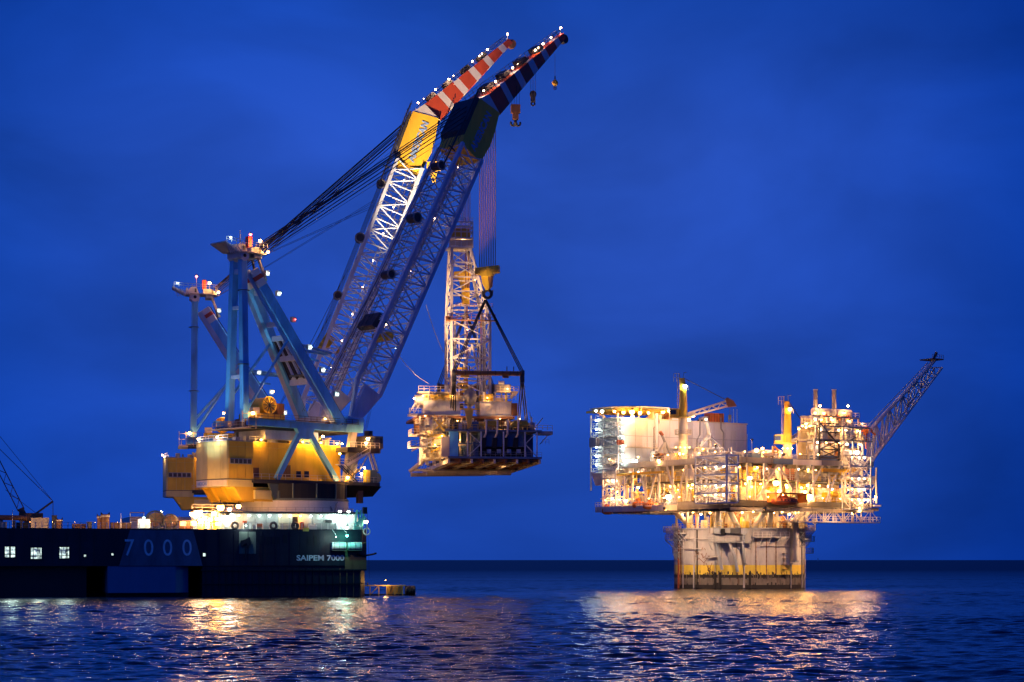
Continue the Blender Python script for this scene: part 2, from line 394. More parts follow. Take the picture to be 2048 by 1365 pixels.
# patch with floodlight put into its colour, doors and ports in the hull side
def hullbox(name, px0, px1, py0, py1, y0, y1, m, par=V):
    a = on(V, px0, py1, 1, y0); b = on(V, px1, py0, 1, y0)
    return boxobj(name, par, a.x, b.x, y0, y1, a.z, b.z, m)
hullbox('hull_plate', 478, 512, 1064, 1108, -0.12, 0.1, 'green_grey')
for px0, px1, py0, py1 in ((518, 528, 1072, 1089), (532, 541, 1074, 1090), (544, 558, 1074, 1088), (566, 574, 1070, 1086), (615, 622, 1074, 1090), (627, 634, 1072, 1090)):
    hullbox('hull_door', px0, px1, py0, py1, -0.1, 0.1, 'hull_black')
for i in range(26):
    px = 20 + i * 28; 
    if 205 < px < 410 or px > 580: continue
    a = on(V, px, 1100, 1, 0); boxobj('hull_frame', V, a.x - .08, a.x + .08, -0.14, 0.05, 6.5, DK - .5, 'hull_navy')
for i in range(24):
    px = 412 + i * 13.4; a = on(V, px, 1100, 1, 0.3); boxobj('fender_bar', V, a.x - .1, a.x + .1, 0.02, 0.3, -0.5, 6.0, 'hull_black' if i < 20 else 'brown_steel')  # rightmost bars carry the brownish corner light in their colour
hullbox('rubbing_strake', 402, 733, 1139, 1142, -0.25, 0.2, 'hull_black')
hullbox('rubbing_strake', 402, 733, 1167, 1169, -0.25, 0.2, 'hull_black')
hullbox('lit_corner_patch', 690, 733, 1085, 1140, -0.06, 0.1, 'brown_steel')  # brownish light at the hull corner, put in as a coloured patch
for (px0, px1, py0, py1, es) in ((10, 30, 1094, 1115, 1), (62, 83, 1096, 1118, 1), (119, 138, 1095, 1117, 1), (168, 172, 1110, 1114, 1), (223, 227, 1107, 1111, 1), (406, 412, 1107, 1113, 1)):
    a = on(V, px0, py1, 1, -0.1); b = on(V, px1, py0, 1, -0.1); big = px1 - px0 > 10
    w = MB(); t = 0.18
    for (q0, q1, r0, r1) in ((a.x - t, a.x, a.z - t, b.z + t), (b.x, b.x + t, a.z - t, b.z + t), (a.x, b.x, a.z - t, a.z), (a.x, b.x, b.z, b.z + t)): w.box(q0, q1, -0.25, 0.02, r0, r1)
    wo = w.build('window', 'hull_black', V)
    MB().box(a.x, b.x, -0.06, -0.02, a.z, b.z).build('pane', 'lit_pane', wo)
    if big:
        g = MB(); n0 = random.Random(px0)
        for k in range(3):
            xx = a.x + (b.x - a.x) * n0.uniform(.1, .9); g.box(xx - .06, xx + .06, -0.16, -0.08, a.z, b.z)
        g.box(a.x, b.x, -0.16, -0.08, a.z + .5, a.z + .62); g.build('grille', 'hull_black', wo)
        L = bpy.data.lights.new('lamp_light', 'SPOT'); L.energy = 16000; L.color = (0.75, 1, .90); L.shadow_soft_size = .12; L.spot_size = R(120); L.spot_blend = .8  # spot added in front of the opening to throw its light on the water
        q = bpy.data.objects.new('lamp_light', L); COL.objects.link(q); q.parent = V; q.location = ((a.x + b.x) / 2, -0.7, b.z + .2); q.rotation_euler = (R(-58), 0, 0)
# shell plates, each standing a little proud of the deck box, with recessed seams
rp = random.Random(2)
for j, (z0, z1) in enumerate(((6.5, 8.9), (8.95, 11.4), (11.45, 13.9))):
    x = -2.0
    while x > -122:
        w = 4.2; hidden = x > xd - 2 and x - w < xd or (xc - 1 < x < xd + 4)
        if not (xc - 4 < x < xd + 4.5): boxobj('hull_plate', V, x - w + .05, x, -.035 - .02 * rp.random(), .02, z0, z1, 'hull_plate_navy' if rp.random() < .55 else 'hull_navy')
        x -= w
# railings
pr = [on(V, px, 1056, 1, 0.3).x for px in range(-20, 735, 13)]
for x in pr: boxobj('rail_post', V, x - .07, x + .07, 0.25, 0.4, DK, DK + 1.3, 'white_paint')
rl = MB()
for z in (.6, 1.25): rl.bar((-125, .32, DK + z), (-.4, .32, DK + z), .05)
rl.build('railing', 'grey_paint', V)
for px in (470, 547, 590):
    a = on(V, px, 1055, 1, -0.1); t = MB(); t.torus((a.x, -.1, DK + .75), 0.62, 0.26, (0, 1, 0)); t.build('fairlead', 'dark_steel', V)
hullbox('hazard_panel', 606, 618, 1056, 1063, -0.08, 0.1, 'rail_yellow')
# anchor resting against the recess
an = thing('anchor', 'dark anchor hanging against the floodlit grey hull recess', 'anchor', TM['crane_vessel'] @ Vector((on(V, 491, 1100, 1, -.5).x, -.55, 8.8)), R(15.6))
MB().bar((0, 0, -.8), (0.2, 0, 3.2), .3).build('shank', 'hull_black', an)
MB().prism([(-.2, -.25, 3.1), (.9, -.25, 3.6), (1.1, -.25, 2.2), (.45, -.25, 1.4), (.2, -.25, 2.4), (-.9, -.25, 1.6), (-1.0, -.25, 2.9)], (0, .5, 0)).build('fluke', 'hull_black', an)
# deck house under the crane ring
xh0, xh1 = on(V, 440, 1045, 1, 3).x, on(V, 716, 1045, 1, 3).x
MB().box(xh0, xh1, 3.2, 30, DK, 17.5).build('deck_house', 'house_paint', V)
npan = 12
for i in range(npan):
    a = xh0 + (xh1 - xh0) * i / npan; b = xh0 + (xh1 - xh0) * (i + 1) / npan
    boxobj('wall_panel', V, a + .05, b - .05, 3.05, 3.2, DK + .1, 17.4, 'house_paint' if i not in (5, 6) else 'cream')
MB().box(xh0 - .5, xh1 + .5, 1.8, 30, 17.5, 17.85).build('deck_house_roof', 'dark_steel', V)
def vb(name, px0, px1, py0, py1, y0, d, m):
    a = on(V, px0, py1, 1, y0); b = on(V, px1, py0, 1, y0); return boxobj(name, V, a.x, b.x, y0, y0 + d, max(DK, a.z), b.z, m)
for (a0, a1, b0, b1, m) in ((601, 608, 1045, 1060, 'maroon_paint'), (514, 527, 1048, 1055, 'maroon_paint'), (486, 494, 1042, 1047, 'maroon_paint'), (586, 596, 1034, 1060, 'hull_black'), (505, 512, 1050, 1060, 'grey_paint'), (560, 572, 1046, 1060, 'cream'), (652, 664, 1040, 1046, 'dark_steel'), (672, 676, 1046, 1060, 'grey_paint'), (617, 634, 1050, 1060, 'white_paint')):
    vb('deck_locker', a0, a1, b0, b1, 2.2, .8, m)
for i in range(12):
    px = 478 + i * 20.5; a = on(V, px, 1032, 1, 1.9)
    lamp(V, (a.x, 1.9, 17.0), 'cool_lens' if i not in (0, 6) else 'warm_lens', .42, 0)
# crowded bright corner at the left of the deck house
rr = random.Random(7)
for i in range(46):
    px = rr.uniform(384, 486); y = rr.uniform(3, 14); a = on(V, px, 1050, 1, y); hh = rr.uniform(.6, 3.2); w = rr.uniform(.3, 1.3)
    boxobj('deck_equipment', V, a.x, a.x + w, y, y + w, DK, DK + hh, rr.choice(['clean_white', 'cream', 'white_paint', 'grey_paint', 'crane_yellow']))
g = MB(); 
for k in range(3):
    y = 4 + 2 * k; a, b = on(V, 384, 1040, 1, y).x, on(V, 486, 1040, 1, y).x
    g.rail([(a, y, DK + .1 + 2.0 * k), (b, y, DK + .1 + 2.0 * k)], w=.07)
    g.box(a, b, y, y + 1.4, DK + 1.9 * k, DK + 1.98 * k + .02)
g.build('walkway', 'cream', V)
for (px, py, k, s, pw) in ((384, 1028, 'warm_lens', 1.0, 700), (394, 1025, 'pink_lens', .9, 0), (399, 1029, 'pink_lens', .8, 0), (402, 1023, 'warm_lens', .7, 0), (428, 1027, 'warm_lens', 1.0, 900), (441, 1015, 'yellow_lens', 1.5, 1500), (477, 1013, 'warm_lens', 1.0, 900), (459, 1019, 'pink_lens', .8, 0),
    (455, 1036, 'cool_lens', 1.7, 800), (461, 1030, 'cool_lens', .9, 0), (402, 1041, 'cool_lens', 1.1, 600), (410, 1035, 'warm_lens', .8, 0), (421, 1039, 'warm_lens', .9, 500), (434, 1038, 'yellow_lens', .9, 0), (391, 1034, 'pink_lens', .8, 0), (415, 1047, 'yellow_lens', .9, 700), (435, 1048, 'yellow_lens', .9, 700)):
    a = on(V, px, py, 1, 3.0); lamp(V, a, k, s, pw)
# white flood lamps at the right end, then added arm lamps for canisters and green glow
for (px, py, k, s, pw, y) in ((683, 1039, 'cool_lens', .95, 350, 2.0), (694, 1056, 'cool_lens', .6, 120, 0.6), (668, 1031, 'cool_lens', .7, 0, 2), (680, 1023, 'cool_lens', .6, 0, 2), (697, 1024, 'cool_lens', .6, 0, 2), (732, 1044, 'pink_lens', .8, 0, 1)):
    lamp(V, on(V, px, py, 1, y), k, s, pw)
p = on(V, 694, 1072, 1, -3.4); barobj('lamp_arm', V, (p.x, .2, DK), p + Vector((0, 0, .4)), .1, .1, 'teal_paint'); lamp(V, p, 'green_lens', .5, 160)  # added lamp and arm: fill for the canisters, green glow
p = on(V, 672, 1074, 1, -4.2); barobj('lamp_arm', V, (p.x, .2, DK), p + Vector((0, 0, .3)), .1, .1, 'teal_paint'); lamp(V, p, 'cool_lens', .16, 420)  # added lamp and arm, fill light for the canisters
p = on(V, 492, 1052, 1, -1.5); barobj('lamp_arm', V, (p.x, .2, DK + .4), p + Vector((0, 0, .3)), .1, .1, 'dark_steel'); lamp(V, p, 'cool_lens', .25, 300)
# tiny lamps added along the deck to light the cargo warm
for px in (60, 105, 150, 190, 235, 262, 300, 345, 372):
    a = on(V, px, 1048, 1, 1.6); lamp(V, (a.x, 1.6, DK + 1.3), 'warm_lens', .1, 150)

def vthing(name, label, cat, px, y=0.0, group=None, z=DK):
    a = on(V, px, 1056, 1, y); return thing(name, label, cat, TM['crane_vessel'] @ Vector((a.x, y, z)), R(15.6), group)
# life raft canisters
for px, lab in ((678, 'white life raft canister on the hull side, the left one of two'), (710, 'white life raft canister near the hull corner, the right one of two')):
    t = vthing('life_raft_canister', lab, 'life raft', px, -0.9, 'life raft canisters on the hull side', 10.6)
    MB().tube((-1.6, 0, 0), (1.4, 0, 0), .85, 20).build('canister', 'clean_white', t, smooth=False)
    for x in (-1.15, -.1, .95): MB().tube((x, 0, 0), (x + .12, 0, 0), .89, 20).build('strap', 'grey_paint', t)
    MB().box(-1.5, 1.4, -.5, .9, -1.0, -.82).build('cradle', 'dark_steel', t)
# davit
t = vthing('davit_crane', 'teal lit boat davit with upright arms at the deck corner', 'davit', 716, 1.5)
MB().box(-.9, 1.0, -.5, .6, 0, .8).build('base', 'teal_paint', t)
for dx in (-.7, .1, .8): barobj('arm', t, (dx, 0, .7), (dx + .5, -.2, 4.2), .32, .4, 'teal_paint')
MB().prism([(-.6, -.7, .8), (.7, -.7, 1.2), (1.6, -.7, 2.6), (1.2, -.7, 3.0), (.2, -.7, 2.0), (-.8, -.7, 1.4)], (0, .5, 0)).build('cradle', 'teal_paint', t)
MB().box(1.0, 1.9, -.5, .3, 3.4, 4.8).build('winch', 'hull_black', t)
barobj('fall_rope', t, (1.9, -.4, 4.4), (2.4, -.4, -10.5), .05, .05, 'rope_steel', 'rope')
t = vthing('ship_horn', 'small pale buoy light bracket hanging at the hull corner', 'bracket', 733, 0.2)
MB().torus((0, -.3, -.4), .7, .12, (0, 1, 0)).build('ring', 'white_paint', t); MB().bar((0, 0, -1), (0, 0, 2.6), .12).build('post', 'white_paint', t)
t = vthing('gangway_arm', 'short dark folded arm sticking out below the canisters', 'boom', 725, -0.3, None, 8.7)
MB().path([(-1.2, 0, .2), (.6, 0, -.1), (2.2, 0, .15), (3.0, 0, .4)], .22).build('arm', 'hull_black', t)
# boat landing fender
w0 = P(737, 1190, 428)
t = thing('fender_pontoon', 'yellow lit fender frame with black tyre end moored at the hull corner', 'fender', (w0.x, 428, 0), R(6))
MB().box(-1, 8.0, -.7, .9, 2.05, 2.25).build('top_plank', 'rail_yellow', t)
MB().box(-1.6, 9.8, -.4, .8, -.6, .35).build('float', 'hull_black', t)
for x in (.3, 2.2, 3.9, 5.6, 7.3): barobj('post', t, (x, -.55, 0), (x, -.55, 2.05), .2, .2, 'rail_yellow')
for x0, x1 in ((.4, 2.1), (4.0, 4.8), (4.8, 5.6), (5.7, 6.5), (6.5, 7.2)): barobj('brace', t, (x0, -.6, .3), (x1, -.6, 2.0), .16, .16, 'crane_yellow')
for x0, x1 in ((4.6, 4.1), (6.4, 5.8)): barobj('brace', t, (x0, -.6, .3), (x1, -.6, 2.0), .16, .16, 'crane_yellow')
MB().box(4.0, 7.3, .5, .6, .3, 2.0).build('backboard', 'panel_yellow', t)
for i in range(5):
    MB().torus((8.1 + i * .42, 0, 1.05), .78, .33, (1, 0, 0)).build('tyre', 'hull_black', t)
MB().torus((-.2, 0, 2.4), .35, .15, (1, 0, 0)).build('tyre', 'hull_black', t)
L = bpy.data.lights.new('lamp_light', 'POINT'); L.energy = 240; L.color = (1, .75, .35); L.shadow_soft_size = .2
lamp(t, (3.6, -1.0, 3.3), 'yellow_lens', .12, 700)  # added lamp, kept tiny, to brighten the fender frame
# crawler crane
t = vthing('crawler_crane', 'dark lattice boom deck crane with long backstay at the left edge', 'crane', 60, 10)
MB().box(-2.2, 2.6, -1.4, 1.6, 1.6, 3.3).build('cab', 'brown_steel', t)
MB().box(-2.8, 3.0, -2.2, -1.2, 0, 1.3).build('track', 'dark_steel', t); MB().box(-2.8, 3.0, 1.4, 2.4, 0, 1.3).build('track', 'dark_steel', t)
MB().tube((0, 0, 1.3), (0, 0, 1.6), 1.2, 14).build('turntable', 'dark_steel', t)
b0 = Vector((-1.4, 0, 3.2)); b1 = loc(t, P(-40, 858, 412))
ch = []
ax = (b1 - b0).normalized(); nn = Vector((-ax.z, 0, ax.x))
bm = MB().bar(b0 - ax * .5, b0 + ax * 1.2, 1.0, 1.2).build('boom', 'dark_steel', t)
for sy in (-.6, .6):
    for sn in (-.65, .65):
        barobj('chord', bm, b0 + ax * .8 + nn * sn + Vector((0, sy, 0)), b1 + nn * sn + Vector((0, sy, 0)), .16, .16, 'dark_steel')
Lb = (b1 - b0).length; k = int(Lb / 1.5)
for i in range(1, k):
    for sy in (-.6, .6):
        p = b0 + ax * i * 1.5; s = 1 if i % 2 else -1
        barobj('brace', bm, p + nn * .65 * s + Vector((0, sy, 0)), p + ax * 1.5 - nn * .65 * s + Vector((0, sy, 0)), .09, .09, 'dark_steel')
m1 = loc(t, P(106, 1003, 414)); barobj('mast', t, (1.2, 0, 3.2), m1, .35, .35, 'dark_steel'); barobj('mast_stay', t, m1, m1 + Vector((0, 0, -4.0)), .12, .12, 'dark_steel')
barobj('backstay', t, m1, loc(t, P(-40, 860, 412)), .14, .14, 'rope_steel', 'rope'); barobj('backstay', t, m1, loc(t, P(-60, 800, 412)), .1, .1, 'rope_steel', 'rope')
barobj('hoist_rope', t, (1.6, 0, 3.0), b0 + ax * 6 + nn, .1, .1, 'rope_steel', 'rope')
t = vthing('deck_pipe', 'long rusty brown pipe lying level at the left of the deck', 'pipe', 20, 6)
MB().tube((-14, 0, 2.4), (3.4, 0, 2.2), .55, 14).build('pipe', 'brown_steel', t); MB().box(-2, -1.4, -.6, .6, 0, 1.8).build('cradle', 'dark_steel', t); MB().box(2, 2.6, -.6, .6, 0, 1.7).build('cradle', 'dark_steel', t)
def cargo(name, lab, cat, px0, px1, py0, m, y=4, dep=2.2, detail=True):
    a = on(V, px0, 1056, 1, y).x; b = on(V, px1, 1056, 1, y).x; top = on(V, px0, py0, 1, y).z - DK
    t = vthing(name, lab, cat, (px0 + px1) / 2, y); w = (b - a) / 2
    MB().box(-w, w, 0, dep, 0.15, top).build('body', m, t)
    for i in range(int(w * 2 / .8) + 1):
        x = -w + i * .8; boxobj('rib', t, x, x + .12, -.08, 0, .2, top - .05, m)
    MB().box(-w - .05, w + .05, -.1, dep + .1, top, top + .12).build('lid', m, t)
    MB().box(-w, w, .2, dep - .2, 0, .15).build('skid', 'dark_steel', t)
    return t
cargo('cargo_box', 'cream flat box beside the lattice deck crane', 'container', 62, 98, 1037, 'cream', 5)
cargo('cargo_box', 'dark upright box right of the deck crane', 'container', 104, 114, 1032, 'dark_steel', 5, 1.2)
cargo('cargo_box', 'small cream cabinet at the left frame edge of the deck', 'container', -6, 14, 1045, 'cream', 3)
cargo('control_cabin', 'small dark upright cabinet on the far left deck', 'cabinet', 24, 31, 1043, 'dark_steel', 3, .8)
cargo('deck_cabin', 'white floodlit low cabin left of the rope reels', 'cabin', 276, 300, 1040, 'clean_white', 3.0)
cargo('deck_cabin', 'low brown cabin right of the rope reels with yellow lit windows', 'cabin', 358, 386, 1043, 'brown_steel', 4)
cargo('cargo_rack', 'low brown cargo rack left of the twin bollards', 'rack', 145, 172, 1049, 'brown_steel', 5)
cargo('cargo_rack', 'low brown cargo rack just right of the twin bollards', 'rack', 222, 262, 1047, 'brown_steel', 5)
cargo('pump_skid', 'small dark pump box between cargo racks left of the bollards', 'pump', 174, 184, 1045, 'dark_steel', 3.6, 1)
lamp(V, on(V, 288, 1036, 1, 1.5), 'cool_lens', .35, 330)
for px in (367, 388):
    a = on(V, px, 1050, 1, 3.6); w = boxobj('window', V, a.x - .7, a.x + .5, 3.5, 3.62, DK + .7, DK + 1.6, 'lit_pane_warm')
for px, lab, dbl in ((208, 'dark twin mooring bollard with horned tops standing on the deck', 1), (119, 'single cream topped bollard behind the dark upright box', 0)):
    t = vthing('mooring_bollard', lab, 'bollard', px, 4)
    for x, r, hh in (((-.9, .5, 2.7), (.25, .85, 3.0)) if dbl else ((0, .6, 1.9),)):
        o = MB().lathe([(r, 0), (r, hh * .8), (r * 1.1, hh * .82), (r * 1.1, hh), (0, hh)], (x, 0, 0), 18).build('post', 'brown_steel', t)
        MB().lathe([(r * 1.12, hh * .82), (r * 1.13, hh * .93)], (x, 0, 0), 18).build('collar', 'cream', o)
        for s in (-1, 1): MB().prism([(x + s * r * .5, -.15, hh), (x + s * r * 1.05, -.15, hh + .5), (x + s * r * 1.1, -.15, hh)], (0, .3, 0)).build('horn', 'hull_black', o)
for px, r, lab in ((310, 1.95, 'larger of two round dark rope reels on the deck'), (340, 1.6, 'smaller round dark rope reel beside the brown cabin')):
    t = vthing('rope_reel', lab, 'reel', px, 5, 'rope reels on the deck')
    for y in (-1, 1):
        o = MB().torus((0, y, r), r * .93, .14, (0, 1, 0), 22).build('flange', 'dark_steel', t)
        for i in range(8):
            q = i * math.pi / 4; barobj('spoke', o, (0, y, r), (math.cos(q) * r * .9, y, r + math.sin(q) * r * .9), .12, .12, 'dark_steel')
    MB().tube((0, -.9, r), (0, .9, r), r * .78, 20).build('rope_coil', 'brown_steel', t)
    MB().box(-r * .8, r * .8, -1.2, 1.2, 0, .25).build('cradle', 'dark_steel', t)
t = vthing('gantry_frame', 'thin pink lit gantry frame standing behind the white cabin', 'frame', 274, 8)
for x in (-1.4, 1.4): barobj('post', t, (x, 0, 0), (x, 0, 3.6), .14, .14, 'white_paint')
for z in (1.9, 2.4, 3.5): barobj('beam', t, (-1.5, 0, z), (1.5, 0, z), .16, .16, 'brown_steel')
for i, px in enumerate((25, 242)):
    t = vthing('mast_pole', ('thin pole mast at the left edge of the deck', 'thin pole mast between bollards and gantry frame')[i], 'pole', px, 2)
    MB().tube((0, 0, 0), (0, 0, 3.8 if i == 0 else 3.2), .09, 6, .05).build('pole', 'white_paint', t); MB().box(-.2, .2, -.2, .2, 0, .15).build('foot', 'dark_steel', t)
# ------------------------------------------------------------------ the two heavy lift cranes
PV = (12.0, 0.0, 38.6)     # boom pivot in crane coordinates: X along the boom, Z up from the sea
def build_crane(loc0, slew, Kp, Tp, label, near):
    t = thing('heavy_lift_crane', label, 'crane', (loc0[0], loc0[1], 0), R(slew), 'twin heavy lift cranes of the vessel')
    K = on(t, Kp[0], Kp[1], 1, 0); T = on(t, Tp[0], Tp[1], 1, 0); pv = Vector(PV)
    # --- slewing base
    MB().lathe([(12.6, 17.85), (12.6, 18.0), (12.0, 18.0), (11.9, 20.5), (12.2, 20.6)], n=56).build('ring_drum', 'clean_white', t, smooth=False)
    g = MB()
    pts = [(13.0 * math.cos(a), 13.0 * math.sin(a), 17.95) for a in [i * math.pi / 20 for i in range(41)]]
    g.lathe([(12.4, 17.86), (13.2, 17.86), (13.2, 17.98), (12.4, 17.98)], n=48); g.rail(pts, 1.1, 2.2, .06); g.build('ring_walkway', 'grey_paint', t)
    MB().lathe([(11.6, 20.6), (11.6, 24.3), (0, 24.3)], n=48).build('slewing_tub', 'black_gap', t)
    MB().lathe([(11.95, 20.62), (11.95, 21.1), (11.6, 21.1)], n=48).build('slewing_rail', 'green_grey', t)
    for i in range(14):
        a = i * 2 * math.pi / 14; barobj('tub_rib', t, (11.7 * math.cos(a), 11.7 * math.sin(a), 21), (11.7 * math.cos(a), 11.7 * math.sin(a), 24.3), .4, .2, 'green_grey')
    # --- house deck
    g = MB(); deck = [(-16, -6.6, 24.3), (-6, -7.6, 24.3), (8, -9.2, 24.3), (17.5, -8.6, 24.3), (18.6, -4, 24.3), (18.6, 6, 24.3), (8, 9, 24.3), (-16, 6.6, 24.3)]
    g.prism(deck, (0, 0, .75)); g.build('house_deck', 'deck_dark', t)
    g = MB(); g.rail([(x, y, 25.05) for x, y, _ in deck[:7]], 1.2, 1.9, .08); g.build('deck_railing', 'cream', t)
    # --- machinery house (yellow), panels as separate sheets on the near side
    MB().box(-15.6, 9.4, -4.5, 5.2, 25.06, 33.3).build('machinery_house', 'panel_yellow', t)
    n = 10
    for i in range(n):
        a = -15.4 + 24.6 * i / n; b = a + 24.6 / n
        boxobj('wall_panel', t, a + .04, b - .04, -4.6, -4.5, 25.1, 32.0, 'crane_yellow'); boxobj('wall_panel', t, a + .04, b - .04, -4.64, -4.5, 32.06, 33.2, 'crane_yellow')
        boxobj('wall_panel', t, a + .04, b - .04, 5.2, 5.3, 25.1, 33.2, 'crane_yellow')
    for (px0, px1, py0, py1, m) in ((592, 602, 943, 955, 'glass_dark'), (608, 618, 943, 955, 'glass_dark'), (566, 581, 931, 955, 'brown_steel'), (506, 518, 936, 955, 'brown_steel')):
        if near:
            a = on(t, px0, py1, 1, -4.7); b = on(t, px1, py0, 1, -4.7); ax0, ax1, az0, az1 = a.x, b.x, max(a.z, 25.2), b.z
        else:
            ax0 = -13 + (px0 - 506) * .14; ax1 = ax0 + 1.6; az0, az1 = 25.4, 27.6
        w = boxobj('door' if m != 'glass_dark' else 'window', t, ax0, ax1, -4.72, -4.6, az0, az1, m)
        g = MB()
        for q in ((ax0 - .12, ax0), (ax1, ax1 + .12)): g.box(q[0], q[1], -4.76, -4.6, az0 - .1, az1 + .1)
        g.box(ax0, ax1, -4.76, -4.6, az1, az1 + .12); g.box(ax0, ax1, -4.76, -4.6, az0 - .1, az0); g.build('frame', 'crane_yellow', t)
    # rear house with folded back wall
    back = [(-22.3, -6.0), (-23.1, 0.2), (-21.9, 6.2), (-15.62, 6.2), (-15.62, -6.0)]
    MB().prism([(x, y, 25.0) for x, y in back], (0, 0, 8.1)).build('rear_house', 'panel_yellow', t)
    MB().prism([(x * 1.004, y * 1.01, 24.86) for x, y in back], (0, 0, .14)).build('rear_house_sill', 'dark_steel', t)
    MB().prism([(x, y, 23.4) for x, y in back], (0, 0, 1.45)).build('rear_house_skirt', 'panel_yellow', t)
    MB().prism([(x * 1.01, y * 1.03, 33.1) for x, y in back], (0, 0, .18)).build('rear_house_roof', 'grey_paint', t)
    for (p, q) in ((back[0], back[1]), (back[1], back[2])):
        p = Vector((*p, 0)); q = Vector((*q, 0)); d = (q - p); nrm = Vector((-d.y, d.x, 0)).normalized() * 1; 
        if nrm.x > 0: nrm = -nrm
        for k in range(3):
            a = p + d * (k / 3 + .008); b = p + d * ((k + 1) / 3 - .008)
            MB().prism([a + Vector((0, 0, 25.1)), b + Vector((0, 0, 25.1)), b + Vector((0, 0, 31.9)), a + Vector((0, 0, 31.9))], nrm * .07).build('wall_panel', 'panel_yellow', t)
            MB().prism([a + Vector((0, 0, 31.96)), b + Vector((0, 0, 31.96)), b + Vector((0, 0, 33.0)), a + Vector((0, 0, 33.0))], nrm * .09).build('wall_panel', 'panel_yellow', t)
    for k in range(3):
        a = -22.0 + k * 2.12; boxobj('wall_panel', t, a + .04, a + 2.06, -6.1, -6.0, 25.1, 31.9, 'crane_yellow'); boxobj('wall_panel', t, a + .04, a + 2.06, -6.12, -6.0, 31.96, 33.0, 'crane_yellow')
    boxobj('vent', t, -21.8, -16.2, -6.25, -6.1, 28.2, 29.4, 'grey_paint')
    for k in range(5): boxobj('vent_slat', t, -21.7 + k * 1.12, -20.9 + k * 1.12, -6.34, -6.25, 28.35, 29.25, 'dark_steel')
    # signs on the folded back wall skirt
    p1 = Vector((-23.1, .2, 23.4)); p2 = Vector((-21.9, 6.2, 23.4)); d = (p1 - p2).normalized(); nr = Vector((d.y, -d.x, 0)); nr = nr if nr.x < 0 else -nr
    s1 = MB().prism([p2 + d * .15, p1 - d * .15, p1 - d * .15 + Vector((0, 0, 1.4)), p2 + d * .15 + Vector((0, 0, 1.4))], nr * .1).build('sign_board', 'clean_white', t)
    text('sign_lettering', 'AMERICAN', s1, p2 + d * .5 + nr * .1 + Vector((0, 0, .3)), d, (0, 0, 1), .82, 'letter_blue', 5.2, .03, .02)
    p0 = Vector((-22.3, -6.0, 23.4)); d = (p0 - p1).normalized(); nr = Vector((d.y, -d.x, 0)); nr = nr if nr.x < 0 else -nr
    s2 = MB().prism([p1 + d * .15, p0 - d * .15, p0 - d * .15 + Vector((0, 0, 1.4)), p1 + d * .15 + Vector((0, 0, 1.4))], nr * .1).build('sign_board', 'cream', t)
    for k in range(4): boxobj('sign_mark', s2, -22.88 + k * .12, -22.8 + k * .12, -1.9 - k * .9, -1.3 - k * .9, 24.0, 24.4, 'letter_blue')
    # brackets under the rear
    for (y0, y1, m) in ((-5.9, -5.5, 'crane_yellow'), (-1.2, -.8, 'crane_yellow'), (3.0, 3.4, 'crane_yellow'), (5.7, 6.1, 'crane_yellow')):
        MB().prism([(-20.6, y0, 23.38), (-6.5, y0, 23.38), (-6.5, y0, 20.3), (-18.4, y0, 20.3)], (0, y1 - y0, 0)).build('bracket', m, t)
    MB().prism([(-19.6, -4.6, 23.36), (-14, -4.6, 23.36), (-14, -4.6, 20.5), (-17.9, -4.6, 20.5)], (0, 10, 0)).build('counterweight', 'crane_yellow', t)
    boxobj('ballast_box', t, -15.5, -11.2, -6.6, -5.95, 20.8, 22.7, 'panel_yellow'); boxobj('ballast_box', t, -9.6, -6.4, -7.0, -5.95, 20.8, 22.7, 'green_grey')
    MB().prism([(-12, -6.7, 24.2), (-5.5, -6.7, 24.2), (-6.2, -6.7, 20.9), (-10.5, -6.7, 20.9)], (0, .6, 0)).build('bracket', 'green_grey', t)
    # ladder strut from deck down to ring
    barobj('strut', t, (6.5, -8.5, 24.2), (1.2, -12.9, 18.2), .3, .3, 'grey_girder'); barobj('strut', t, (.6, -8.4, 24.3), (.9, -12.4, 18.4), .28, .28, 'grey_girder')
    # --- roof equipment and lamps on the house
    rr = random.Random(3 if near else 8)
    for i in range(26):
        x = rr.uniform(-21, 8); y = rr.uniform(-4.6, 3.5); w = rr.uniform(.3, 1.4); hh = rr.uniform(.4, 2.0)
        boxobj('roof_equipment', t, x, x + w, y, y + w, 33.3, 33.3 + hh, rr.choice(['cream', 'grey_paint', 'crane_yellow', 'dark_steel', 'white_paint']))
    for x in (-8, 6.2): MB().lathe([(.35, 33.3), (.35, 34.6), (.9, 34.7), (.9, 34.9), (0, 35.0)], (x, -4.0, 0), 14).build('vent_cap', 'cream', t)
    g = MB(); g.rail([(-15.5, -4.4, 33.3), (9.3, -4.4, 33.3)], 1.1, 1.6, .07); g.rail([(-22.1, -5.8, 33.25), (-22.9, .2, 33.25), (-21.7, 6, 33.25)], 1.1, 1.5, .07); g.build('roof_railing', 'white_paint', t)
    for (x, y, z) in ((-23.3, -3.6, 33.9), (-22.7, 4.4, 33.9), (-13.2, -5.6, 33.7), (-2.0, -5.6, 33.7), (.6, -5.6, 33.7), (3.0, -5.6, 33.7), (7.6, -5.6, 33.7), (9.0, -5.6, 33.7)):
        lamp(t, (x, y, z), 'yellow_lens' if x > -14 else 'pink_lens', .42, 420)
        barobj('lamp_arm', t, (x * .985, y * .82, 33.2), (x, y, z + .4), .08, .08, 'dark_steel')
